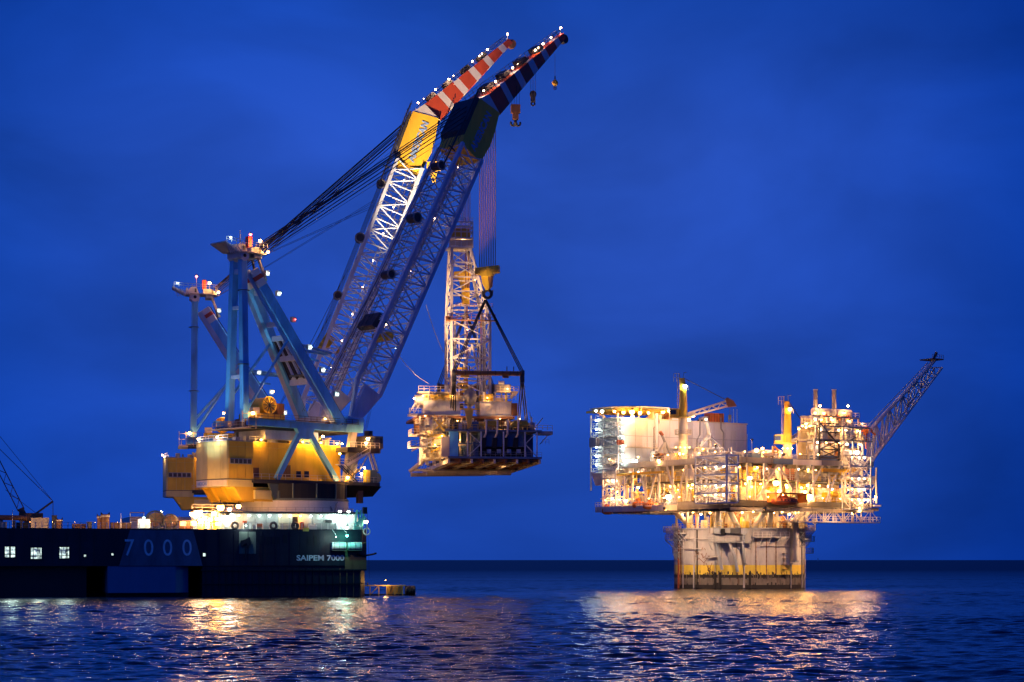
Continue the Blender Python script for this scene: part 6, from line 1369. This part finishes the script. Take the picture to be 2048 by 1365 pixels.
MB().box(-HS + 7, 2, 14, 16, ZU1, ZU1 + 3.4).build('roof_house', 'white_paint', PF)
# containers on the roof, in front of the middle crane
for k, (px0, px1) in enumerate(((1514, 1529), (1530, 1545), (1547, 1562))):
    a = on(PF, px0, 905, 1, -13 + k * .6); b = on(PF, px1, 905, 1, -13 + k * .6)
    c = thing('cargo_container', ('left white glowing container on the platform roof edge', 'middle white container on the platform roof', 'right white container beside the brown roof frame')[k], 'container', TM[PF.name] @ Vector(((a.x + b.x) / 2, -13 + k * .6, ZU1)), R(34.5), 'containers on the platform roof')
    w = (b.x - a.x) / 2 - .1; MB().box(-w, w, 0, 2.4, .1, 3.0).build('body', 'clean_white', c)
    for i in range(6): x = -w + (2 * w - .15) * i / 5; boxobj('corrugation', c, x, x + .15, -.08, 0, .2, 2.95, 'clean_white')
    for z in (.05, 2.9): MB().box(-w - .05, w + .05, -.14, 2.45, z, z + .18).build('frame', 'white_paint', c)
for (px, py, k, s, pw) in ((1513, 901, 'warm_lens', 1.0, 900), (1541, 920, 'pink_lens', .7, 500), (1525, 897, 'warm_lens', .7, 300), (1506, 915, 'warm_lens', .5, 0)): lamp(PF, on(PF, px, py, 1, -16), k, s, pw)
for (a, b) in (((1546, 893), (1546, 920)), ((1548, 893), (1568, 912)), ((1546, 906), (1556, 906)), ((1556, 902), (1558, 920))): barobj('roof_frame', PF, on(PF, *a, 1, -18), on(PF, *b, 1, -18), .45, .45, 'brown_steel')
# --- process block at the right
BX0, BX1, BY0, BY1 = fr(1630, 880).x, HS, -HS, -18.0
lv = [ZU1, fr(1650, 878).z, fr(1650, 851).z, fr(1650, 830).z]
rr = random.Random(99)
for k in range(3):
    z0, z1 = lv[k], lv[k + 1]; sh = (0, 0, 2.6)[k]; x0 = BX0 + (0, .5, 1.5)[k]; x1 = BX1 - (0, 1, 2.5)[k]
    MB().box(x0, x1, BY0 + sh, BY1, z1 - .35, z1).build('process_deck', 'grey_girder', PF)
    MB().box(x0 + 1, x1 - 1, BY0 + 8, BY0 + 8.3, z0, z1 - .4).build('bulkhead', 'cream', PF)  # back wall added to catch the lamps of this level
    dress(PF, rr, x0 + .3, x1 - .6, BY0 + .8 + sh, BY0 + 7.5, z0, z1 - .4, 40, ['white_paint', 'cream', 'clean_white', 'grey_paint', 'brown_steel', 'cream'])
    for i in range(7): x = x0 + (x1 - x0) * i / 6; barobj('column', PF, (x, BY0 + .3 + sh, z0), (x, BY0 + .3 + sh, z1), .4, .4, 'white_paint')
    g = MB(); g.rail([(x0, BY0 + sh, z1), (x1, BY0 + sh, z1), (x1, BY1, z1)], 1.25, 1.4, .1); g.build('railing', 'white_paint', PF)
    for i in range(5): lamp(PF, (x0 + 1.5 + i * (x1 - x0 - 2) / 5, BY0 + .5 + sh + (i % 2), z1 - 1.0), 'warm_lens' if i % 3 else 'pink_lens', .62, 420)
    for i in range(6):
        a = x0 + (x1 - x0) * i / 6; b = x0 + (x1 - x0) * (i + 1) / 6
        if i in (0, 4): barobj('brace', PF, (a, BY0 + .2 + sh, z0), (b, BY0 + .2 + sh, z1 - .3), .26, .26, 'grey_girder', 'cyl')
# dark lattice on the face, x 1635 to 1675
xa_, xb_ = fr(1636, 880).x, fr(1675, 880).x
for x in (xa_, xb_): barobj('lattice_post', PF, (x, -HS - .5, ZU1), (x, -HS - .5, fr(1640, 842 if x == xa_ else 885).z), .4, .4, 'dark_steel')
for k in range(5): z = ZU1 + .6 + k * 2.3; barobj('lattice_beam', PF, (xa_, -HS - .5, z), (xb_, -HS - .5, z), .3, .3, 'dark_steel')
for k in range(2): z = ZU1 + .6 + k * 2.3; barobj('lattice_brace', PF, (xa_, -HS - .5, z), (xb_, -HS - .5, z + 2.3), .24, .24, 'dark_steel'); barobj('lattice_brace', PF, (xb_, -HS - .5, z), (xa_, -HS - .5, z + 2.3), .24, .24, 'dark_steel')
barobj('lattice_brace', PF, fr(1638, 845, .5), fr(1675, 888, .5), .35, .35, 'dark_steel'); barobj('lattice_brace', PF, fr(1712, 875, .5), fr(1676, 895, .5), .3, .3, 'grey_girder')
# top drums and stacks
zt3 = lv[3]
for (px0, px1) in ((1626, 1634), (1637, 1658), (1662, 1668), (1671, 1700)):
    a, b = on(PF, px0, 820, 1, BY0 + 5), on(PF, px1, 820, 1, BY0 + 5); barobj('gas_drum', PF, (a.x, a.y, zt3 + 1.2), (b.x, a.y, zt3 + 1.2), 2.0, 2.0, 'clean_white', 'drum')
for px in (1631, 1668):
    a = on(PF, px, 815, 1, BY0 + 5.6); zz = on(PF, px, 781, 1, BY0 + 5.6).z; o = MB().tube((a.x, a.y, zt3), (a.x, a.y, zz), .58, 14).build('exhaust_stack', 'grey_girder', PF); MB().tube((a.x, a.y, zz), (a.x, a.y, zz + .25), .66, 14).build('stack_rim', 'white_paint', o)
for i in range(8): lamp(PF, on(PF, (1630, 1648, 1662, 1688, 1702, 1612, 1696, 1640)[i], (826, 827, 834, 826, 840, 848, 812, 812)[i], 1, BY0 + 3), 'warm_lens', .6, 340)
for px in (1605, 1612, 1620, 1598): lamp(PF, on(PF, px, 852 + (px % 3) * 3, 1, BY0 + 1), 'warm_lens', .5, 200)
for px in (1650, 1676, 1694): p = on(PF, px, 838, 1, BY0 + 4); boxobj('red_cabinet', PF, p.x, p.x + .9, p.y, p.y + 1, p.z - 1.2, p.z + 1.2, 'maroon_paint')
boxobj('side_cabinet', PF, HS, HS + 2.6, -HS + 1, -HS + 5, fr(1735, 968).z, fr(1735, 952).z, 'white_paint'); barobj('strut', PF, (HS + 2, -HS + 1, fr(1735, 968).z), (HS, -HS + 1, fr(1735, 985).z), .25, .25, 'white_paint')
# deck lamps spread over both faces
rr = random.Random(55)
for i in range(30):
    z = (ZM - .9, ZU0 - .7, ZM - 1.6)[i % 3]; x = -HS + 2 + 50 * (i + .5) / 30 + rr.uniform(-1, 1)
    lamp(PF, (x, -HS + rr.uniform(.6, 5), z), rr.choice(['warm_lens', 'warm_lens', 'pink_lens', 'yellow_lens']), rr.uniform(.4, .7), 380)
for i in range(22):
    z = (ZM - .9, ZU0 - .7, ZM - 1.8)[i % 3]; y = -HS + 9 + 42 * (i + .5) / 22 + rr.uniform(-1, 1)
    lamp(PF, (-HS + rr.uniform(.4, 5), y, z), rr.choice(['warm_lens', 'warm_lens', 'yellow_lens', 'pink_lens']), rr.uniform(.4, .7), 380)
for (px, py, s, pw, k) in ((1552, 966, 1.6, 1600, 'warm_lens'), (1337, 994, 1.5, 1100, 'pink_lens'), (1618, 994, 1.9, 1900, 'warm_lens'), (1610, 984, .9, 300, 'warm_lens'), (1500, 956, 1.0, 500, 'warm_lens'), (1558, 983, .8, 300, 'pink_lens'), (1714, 905, 1.1, 600, 'pink_lens'), (1720, 1018, 1.0, 500, 'warm_lens'), (1252, 1002, .9, 500, 'warm_lens')):
    p = fr(px, py, .3) if px > 1440 else fl_(px, py, .3); lamp(PF, p, k, s, pw)
for (px, py, s, pw, k) in ((1361, 908, .9, 700, 'warm_lens'), (1366, 900, 1.0, 500, 'pink_lens'), (1317, 921, .7, 300, 'warm_lens'), (1406, 898, .5, 200, 'warm_lens'), (1452, 912, .8, 300, 'pink_lens'), (1366, 858, .8, 350, 'warm_lens'), (1378, 840, .7, 0, 'cool_lens'), (1386, 831, .9, 400, 'warm_lens'), (1412, 839, .5, 0, 'pink_lens')):
    lamp(PF, on(PF, px, py, 1, 3), k, s, pw)
# --- flare boom
FBm = MB()
tipw = on(PF, 1868, 722, 1, -12); fb0 = on(PF, 1738, 862, 1, -18); fb1 = on(PF, 1738, 930, 1, -18)
fb2 = on(PF, 1732, 934, 1, -9); tb = on(PF, 1884, 736, 1, -12); tb2 = tb + Vector((0, 3, 0)); t0 = tipw
flare = FBm.box(HS - .3, HS + 1.2, -19, -8, ZU1 - .2, ZU1 + 1).build('flare_boom', 'white_paint', PF)
barobj('flare_pipe', flare, fb0, t0, 1.15, 1.15, 'white_paint', 'drum'); barobj('flare_pipe', flare, fb0 + Vector((0, 1.2, -.2)), t0 + Vector((0, .8, -.3)), .5, .5, 'grey_girder', 'cyl')
barobj('chord', flare, fb1, tb, .7, .7, 'white_paint', 'cyl'); barobj('chord', flare, fb2, tb2, .5, .5, 'white_paint', 'cyl'); barobj('chord', flare, fb0 + Vector((0, 4, -1)), t0 + Vector((0, 2.5, -.4)), .3, .3, 'white_paint', 'cyl')
barobj('chord', flare, (HS, -HS + 3, fr(1728, 948).z), fb1.lerp(tb, .12), .4, .4, 'white_paint', 'cyl'); barobj('chord', flare, (HS, -HS + 3, lv[1]), (HS + .5, -HS + 6, ZU1 + 1), .4, .4, 'white_paint', 'cyl')
nb = 10
for k in range(nb):
    f0, f1 = k / nb, (k + 1) / nb
    u0, u1, l0, l1, m0, m1 = fb0.lerp(t0, f0), fb0.lerp(t0, f1), fb1.lerp(tb, f0), fb1.lerp(tb, f1), fb2.lerp(tb2, f0), fb2.lerp(tb2, f1)
    for a, b in ((u0, l0), (u0, m0), (l0, m0), (u0, l1) if k % 2 else (l0, u1), (u0, m1) if k % 2 else (m0, u1), (l0, m1)): barobj('brace', flare, a, b, .36, .36, 'white_paint', 'cyl')
MB().box(t0.x - 2.2, t0.x + 2.4, t0.y - 1.5, t0.y + 3.5, t0.z + .2, t0.z + .55).build('tip_platform', 'dark_steel', flare)
g = MB(); g.rail([(t0.x - 2.2, t0.y - 1.5, t0.z + .5), (t0.x + 2.4, t0.y - 1.5, t0.z + .5)], 1.1, 1, .08); g.build('railing', 'dark_steel', flare)
MB().tube(t0 + Vector((-.2, 0, .4)), t0 + Vector((1.0, 0, 2.4)), .35, 10, .45).build('flare_tip', 'dark_steel', flare)

# --- pedestal cranes of the platform (things of their own)
def pedestal(px, ytop, ycab, ybase, y_, label, boom_to, rotz, lampy):
    b = on(PF, px, ybase, 1, y_); z0 = ZU1
    t = thing('pedestal_crane', label, 'crane', TM[PF.name] @ Vector((b.x, b.y, z0)), rotz, 'pedestal cranes on the platform')
    s = F / (TM[PF.name] @ b).y; zc = b.z + (ybase - ycab) / s - z0; zt_ = b.z + (ybase - ytop) / s - z0
    MB().tube((0, 0, 0), (0, 0, zc - .6), 1.15, 18, 1.25).build('pedestal', 'cream', t)
    MB().lathe([(1.3, zc - .7), (2.2, zc - .6), (2.2, zc - .3), (1.3, zc - .2)], n=20).build('slew_platform', 'rail_yellow', t)
    g = MB(); g.rail([(2.2 * math.cos(a), 2.2 * math.sin(a), zc - 5.0) for a in [i * math.pi / 6 for i in range(13)]], 1.2, 1, .08); g.lathe([(1.2, zc - 5.1), (2.2, zc - 5.1), (2.2, zc - 4.95), (1.2, zc - 4.95)], n=16); g.build('access_ring', 'cream', t)
    MB().tube((0, 0, zc - .2), (0, 0, zt_ - 3.4), 1.25, 18, .95).build('tower', 'crane_yellow', t)
    MB().prism([(-.9, -.7, zt_ - 3.4), (.9, -.7, zt_ - 3.4), (.3, -.7, zt_), (-.9, -.7, zt_)], (0, 1.4, 0)).build('mast_head', 'crane_yellow', t)
    c = MB().box(-3.6, -1.2, -1.4, 1.2, zc - .6, zc + 1.9).build('cab', 'crane_yellow', t); MB().box(-3.66, -2.0, -1.46, 0.6, zc + .3, zc + 1.5).build('window', 'glass_dark', c)
    g = MB(); 
    for k in range(int((zt_ - zc) / .5)): g.bar((-1.5, -.3, zc + k * .5), (-1.5, .3, zc + k * .5), .07)
    g.bar((-1.5, -.3, zc), (-1.5, -.3, zt_), .09); g.bar((-1.5, .3, zc), (-1.5, .3, zt_), .09); g.rail([(-2.6, -.8, zt_ - 1), (-1, -.8, zt_ - 1), (-1, .8, zt_ - 1)], 2.2, .9, .09); g.rail([(-1.4, -1.2, zt_ - 3.4), (1.4, -1.2, zt_ - 3.4)], 1.2, .9, .09); g.bar((.2, 0, zt_), (.2, 0, zt_ + 1.5), .12); g.bar((.2, 0, zt_ + 1.5), (1.0, 0, zt_ + 1.6), .12); g.build('ladder', 'cream', t)
    lamp(t, (.5, -1.0, zt_ - 2.2), 'cool_lens' if lampy else 'warm_lens', 1.0, 500)
    foot = Vector((1.2, 0, zc + .2)); tip = boom_to if isinstance(boom_to, Vector) else Vector(boom_to)
    bo = MB().prism([foot + Vector((-.4, -.8, -.5)), foot + Vector((1.8, -.8, -.3)), foot + Vector((1.8, -.8, .9)), foot + Vector((-.4, -.8, .5))], (0, 1.6, 0)).build('boom', 'cream', t)
    ax = (tip - foot).normalized(); nn = Vector((-ax.z, 0, ax.x)) if abs(ax.y) < .5 else Vector((0, 0, 1)); sd = ax.cross(nn).normalized(); L = (tip - foot).length
    for a, b2 in ((-.8, -.8), (.8, -.8), (.8, .8), (-.8, .8)): barobj('chord', bo, foot + sd * a * 1.0 + nn * b2 * .5, tip + sd * a * .6 + nn * b2 * .9, .42, .42, 'cream')
    n = 8
    for k in range(n):
        p, q = foot + ax * L * k / n, foot + ax * L * (k + 1) / n; e = 1 if k % 2 else -1
        for a in (-.8, .8): barobj('brace', bo, p + sd * a * .9 + nn * .6 * e, q + sd * a * .85 - nn * .6 * e, .18, .18, 'cream', 'cyl')
    MB().prism([tip + nn * 1.4 - sd * .7, tip - nn * 1.0 - sd * .7, tip + ax * 2.4 - nn * 1.4 - sd * .7, tip + ax * 2.0 + nn * .2 - sd * .7, tip + ax * .6 + nn * 1.6 - sd * .7], sd * 1.4).build('boom_head', 'brown_steel', t)
    for k in (-.3, .3): barobj('boom_rope', t, (.3, k, zt_), tip + nn * 1.2 + Vector((0, k, 0)), .11, .11, 'rope_steel', 'rope')
    return t, tip, ax
# first crane: boom to the right
b = on(PF, 1366, 905, 1, 3); s_ = F / (TM[PF.name] @ b).y
dx = (1453 - 1366) / s_; zc1 = b.z + (905 - 832) / s_ - ZU1; zz = b.z + (905 - 808) / s_ - ZU1
t1, tip, ax = pedestal(1366, 757, 832, 905, 3, 'tall yellow pedestal crane with its lattice boom pointing right over the white block', (dx, 0, zz), 0.0, True)
th = thing('crane_hook', 'small dark hook hanging from the platform crane boom tip', 'crane hook', TM[t1.name] @ Vector((dx + .9, 0, zz - 3.6)), 0)
barobj('hoist_rope', th, (0, 0, .4), (0, 0, 2.6), .14, .14, 'rope_steel', 'rope'); MB().box(-.4, .4, -.3, .3, -.5, .6).build('block', 'dark_steel', th); MB().torus((0, 0, -.9), .35, .15, (0, 1, 0), 10).build('hook', 'dark_steel', th)
b = on(PF, 1575, 905, 1, -12); s_ = F / (TM[PF.name] @ b).y
pedestal(1575, 803, 884, 905, -12, 'shorter yellow pedestal crane standing left of the tall process block', (6.5, 11, b.z + (905 - 858) / s_ - ZU1), 0.0, False)
t = thing('knuckle_crane', 'small orange folding crane at the right end of the process block', 'crane', TM[PF.name] @ Vector((HS - .6, -HS + 2, lv[1])), 0)
MB().tube((0, 0, 0), (0, 0, 2.4), .4, 12).build('post', 'orange_paint', t); MB().path([(0, 0, 2.2), (-2.5, 0, 1.4), (-6.5, 0, .6)], .34, 6).build('jib', 'orange_paint', t)
MB().path([(-6, 0, 1.9), (-1.2, 0, 2.8), (.6, 0, 3.4)], .3, 6).build('arm', 'orange_paint', t); MB().prism([(-.8, -.5, 2), (.9, -.5, 2.2), (1.9, -.5, 3.0), (.3, -.5, 4.0), (-.8, -.5, 3.8)], (0, 1, 0)).build('knuckle', 'orange_paint', t); MB().path([(.8, 0, 3.2), (2.6, 0, 1.7)], .3, 6).build('tip_arm', 'orange_paint', t); MB().path([(-.2, -.3, 2), (-.1, -.3, -2)], .2, 6).build('ram', 'orange_paint', t)
# lifeboats
def lifeboat(pos, rot, label, L, m, covered=False):
    t = thing('lifeboat', label, 'lifeboat', pos, rot, 'lifeboats of the platform'); st = []
    for f, w, h in ((0, .1, .5), (.12, .7, .95), (.3, 1.1, 1.2), (.6, 1.15, 1.25), (.88, .8, 1.1), (1, .3, .8)):
        x = -L / 2 + L * f; st.append([(x, w * math.cos(a), h * math.sin(a) * (1 if math.sin(a) > 0 else .75)) for a in [i * math.pi / 6 for i in range(12)]])
    g = MB(); vs = [v for r in st for v in r]; fs = [(i * 12 + j, i * 12 + (j + 1) % 12, (i + 1) * 12 + (j + 1) % 12, (i + 1) * 12 + j) for i in range(5) for j in range(12)] + [tuple(range(11, -1, -1)), tuple(range(60, 72))]
    g.add(vs, fs); hull = g.build('hull', m, t, smooth=True)
    MB().prism([(-L * .2, -.5, 1.1), (L * .12, -.5, 1.15), (L * .06, -.5, 1.9), (-L * .1, -.5, 1.9)], (0, 1, 0)).build('conning_tower', m, t)
    for k in range(4): boxobj('window', t, -L * .22 + k * L * .13, -L * .17 + k * L * .13, -1.13, -1.0, .3, .55, 'glass_dark')
    MB().box(-L * .45, L * .42, -1.19, -1.1, -.05, .12).build('fender', 'white_paint' if m == 'orange_paint' else 'dark_steel', t)
    for x in (-L * .33, L * .33): MB().path([(x, 1.4, 3.4), (x, .2, 3.5), (x, 0, 1.3)], .16, 6).build('davit_arm', 'cream', t)
    return t
w = TM[PF.name]
p = fl_(1301, 1013, 3.0); lifeboat(w @ p, R(14), 'bright orange lifeboat on the lower left gallery', 4.4, 'orange_paint')
p = fl_(1277, 1011, 2.2); lifeboat(w @ p, R(34), 'orange lifeboat behind and left of the brighter lifeboat', 4.2, 'orange_paint')
p = fl_(1214, 1023, 3.6); lifeboat(w @ p, R(34), 'orange boat bow poking out at the far left gallery corner', 3.4, 'orange_paint')
p = fr(1568, 1004, 2.6); lifeboat(w @ p, R(34.5), 'long maroon covered lifeboat hung on the front of the lower deck', 9.0, 'maroon_paint')
a, b = fr(1538, 988, 1), fr(1602, 988, 1); MB().box(a.x, b.x, -HS - 3.6, -HS, a.z, a.z + .3).build('boat_davit_beam', 'brown_steel', PF)
for x in (a.x + .3, b.x - .3): MB().box(x - .2, x + .2, -HS - 3.5, -HS, ZL1 - .3, a.z).build('boat_davit_frame', 'orange_paint', PF)
# --- distant boat light
t = thing('distant_sailboat', 'tiny pale sail on the horizon right of the platform hull', 'boat', P(1636, 1121, 5200), 0)
MB().prism([(-2.5, -1, -.5), (2.5, -1, -.5), (2, -1, -2.5), (-2, -1, -2.5)], (0, 2, 0)).build('hull', 'white_paint', t); MB().prism([(-1.6, 0, -.3), (1.6, 0, -.3), (0, 0, 8)], (0, .2, 0)).build('sail', 'clean_white', t)

# ------------------------------------------------------------------ floodlights with housings, several added to brighten what they face
WARMC = (1.0, 0.56, 0.28)
def wf(t, p, target, power, angle, col=WARMC, blend=.6, lens='warm_lens', size=.9): return flood(t, loc(t, p), loc(t, target), power, col, angle, blend, size, lens)
nc, fc = NC[0], FC[0]
# on the deck between the two cranes, aimed up the far boom and jib
wf(V, Vector((-62, 474, DK + 3)), P(825, 360, 512), 30000, 19, (1, .80, .70), .7)
wf(V, Vector((-58, 474, DK + 3)), P(872, 240, 512), 2700000, 9.5, (1, .68, .38), .6)
wf(V, Vector((-56, 475, DK + 3)), P(940, 165, 514), 2400000, 11, (1, .66, .42), .7)
wf(V, Vector((-64, 474, DK + 3)), P(720, 600, 508), 110000, 26, (1, .86, .78), .8)
# toward the module and derrick
wf(V, Vector((-37, 462, DK + 4)), P(925, 620, 497), 700000, 18, WARMC, .8)
wf(V, Vector((-36, 468, DK + 3)), P(868, 850, 492), 650000, 22, (1, .56, .26), .8)
wf(V, Vector((-42, 455, DK + 4)), P(930, 480, 497), 600000, 9, WARMC, .8)
wf(V, Vector((-39, 458, DK + 4)), P(975, 400, 484), 1300000, 9, (1, .60, .34), .9)
wf(V, Vector((-41, 459, DK + 4)), P(985, 800, 490), 60000, 12, WARMC, .9)
# platform fittings light the spar hull from galleries and the white block
wf(PF, TM[PF.name] @ Vector((-HS - 5.5, -6, 21.0)), P(1400, 1110, 533), 26000, 80, (1, .66, .42), .9)
wf(PF, TM[PF.name] @ Vector((-18, -HS - 5.0, 20.8)), P(1482, 1120, 529), 24000, 85, (1, .64, .40), .9)
wf(PF, TM[PF.name] @ Vector((14, -HS - 4.0, 20.0)), P(1575, 1120, 533), 26000, 80, (1, .58, .30), .9)
wf(PF, TM[PF.name] @ Vector((HS - 2, -HS + 3, lv[2] + 1)), P(1815, 800, 550), 26000, 50, (1, .72, .70), .9)  # added flood, gives the flare boom its pinkish light
wf(nc, TM[nc.name] @ Vector((18.3, -7.6, 32.9)), P(948, 640, 494), 260000, 17, (1, .64, .40), .9)
wf(V, Vector((-38, 460, DK + 4)), P(972, 556, 484), 420000, 4, (1, .66, .36), .8)  # narrow flood added to brighten the main hook
wf(PF, TM[PF.name] @ Vector((-12, -4, ZU1 + 4.4)), TM[PF.name] @ on(PF, 1400, 830, 1, 3), 16000, 60, (1, .78, .6), .8)  # added flood, lights the first pedestal crane's boom
wf(PF, TM[PF.name] @ Vector((-2, -20, ZU1 + 1.5)), TM[PF.name] @ Vector((2, -12, ZU1 + 2.5)), 9000, 100, (1, .86, .74), .8)  # added flood in front of the roof containers
for fxx, txx in ((-14, -8), (2, 4), (16, 14)):  # floods and masts added to light the white block evenly
    wf(PF, TM[PF.name] @ Vector((fxx, -21, ZU1 + 5.0)), TM[PF.name] @ Vector((txx, AY0, 40)), 30000, 62, (1, .70, .58), .95, size=.6)
    barobj('fill_light_mast', PF, (fxx, -21, ZU1), (fxx, -21, ZU1 + 4.6), .16, .16, 'white_paint')
# outrigger lamps added along both deck edges to light the girders
for i in range(8):
    q = -HS + 3 + i * 6.4
    for (p0, p1) in (((-HS - .3, q, ZU1 + .9), (-HS - 2.4, q, ZU1 + 1.5)), ((-HS - .3, q + 2, ZL1 + .9), (-HS - 2.2, q + 2, ZL1 + 1.4)), ((q, -HS - .3, ZU1 + .9), (q, -HS - 2.4, ZU1 + 1.5)), ((q + 2, -HS - .3, ZL1 + .9), (q + 2, -HS - 2.0, ZL1 + 1.2))):
        if p0[0] > 8 and p0[2] > 30: continue
        barobj('lamp_arm', PF, p0, p1, .09, .09, 'white_paint'); lamp(PF, Vector(p1) + Vector((0, 0, -.2)), 'warm_lens', .3, 170)
p = fr(1566, 990, 5.5); barobj('lamp_arm', PF, (p.x, -HS - 3.6, p.z + .5), p, .1, .1, 'brown_steel'); lamp(PF, p, 'warm_lens', .35, 330)  # lamp and arm added to light the maroon lifeboat's front
wf(V, Vector((-66, 478, DK + 3)), P(470, 720, 512), 70000, 24, (1, .80, .62), .8)
wf(V, TM['crane_vessel'] @ Vector((-43, 4, DK + 3.6)), P(520, 690, 437), 30000, 34, (.62, .84, 1.0), .9, lens='cool_lens', size=.6)  # cool flood added to brighten the near A frame
barobj('fill_light_mast', V, (-43, 4, DK), (-43, 4, DK + 3.2), .15, .15, 'dark_steel')  # mast for the added cool flood
for k in range(4):      # lamps added to brighten the first pedestal crane
    p = on(PF, 1352 + 9 * k, 895, 1, 1.0); lamp(PF, p, 'yellow_lens', .3, 420)
for k in range(3):  # lamps added to brighten the second pedestal crane
    p = on(PF, 1566 + 9 * k, 897, 1, -14.5); lamp(PF, p, 'yellow_lens', .35, 420)
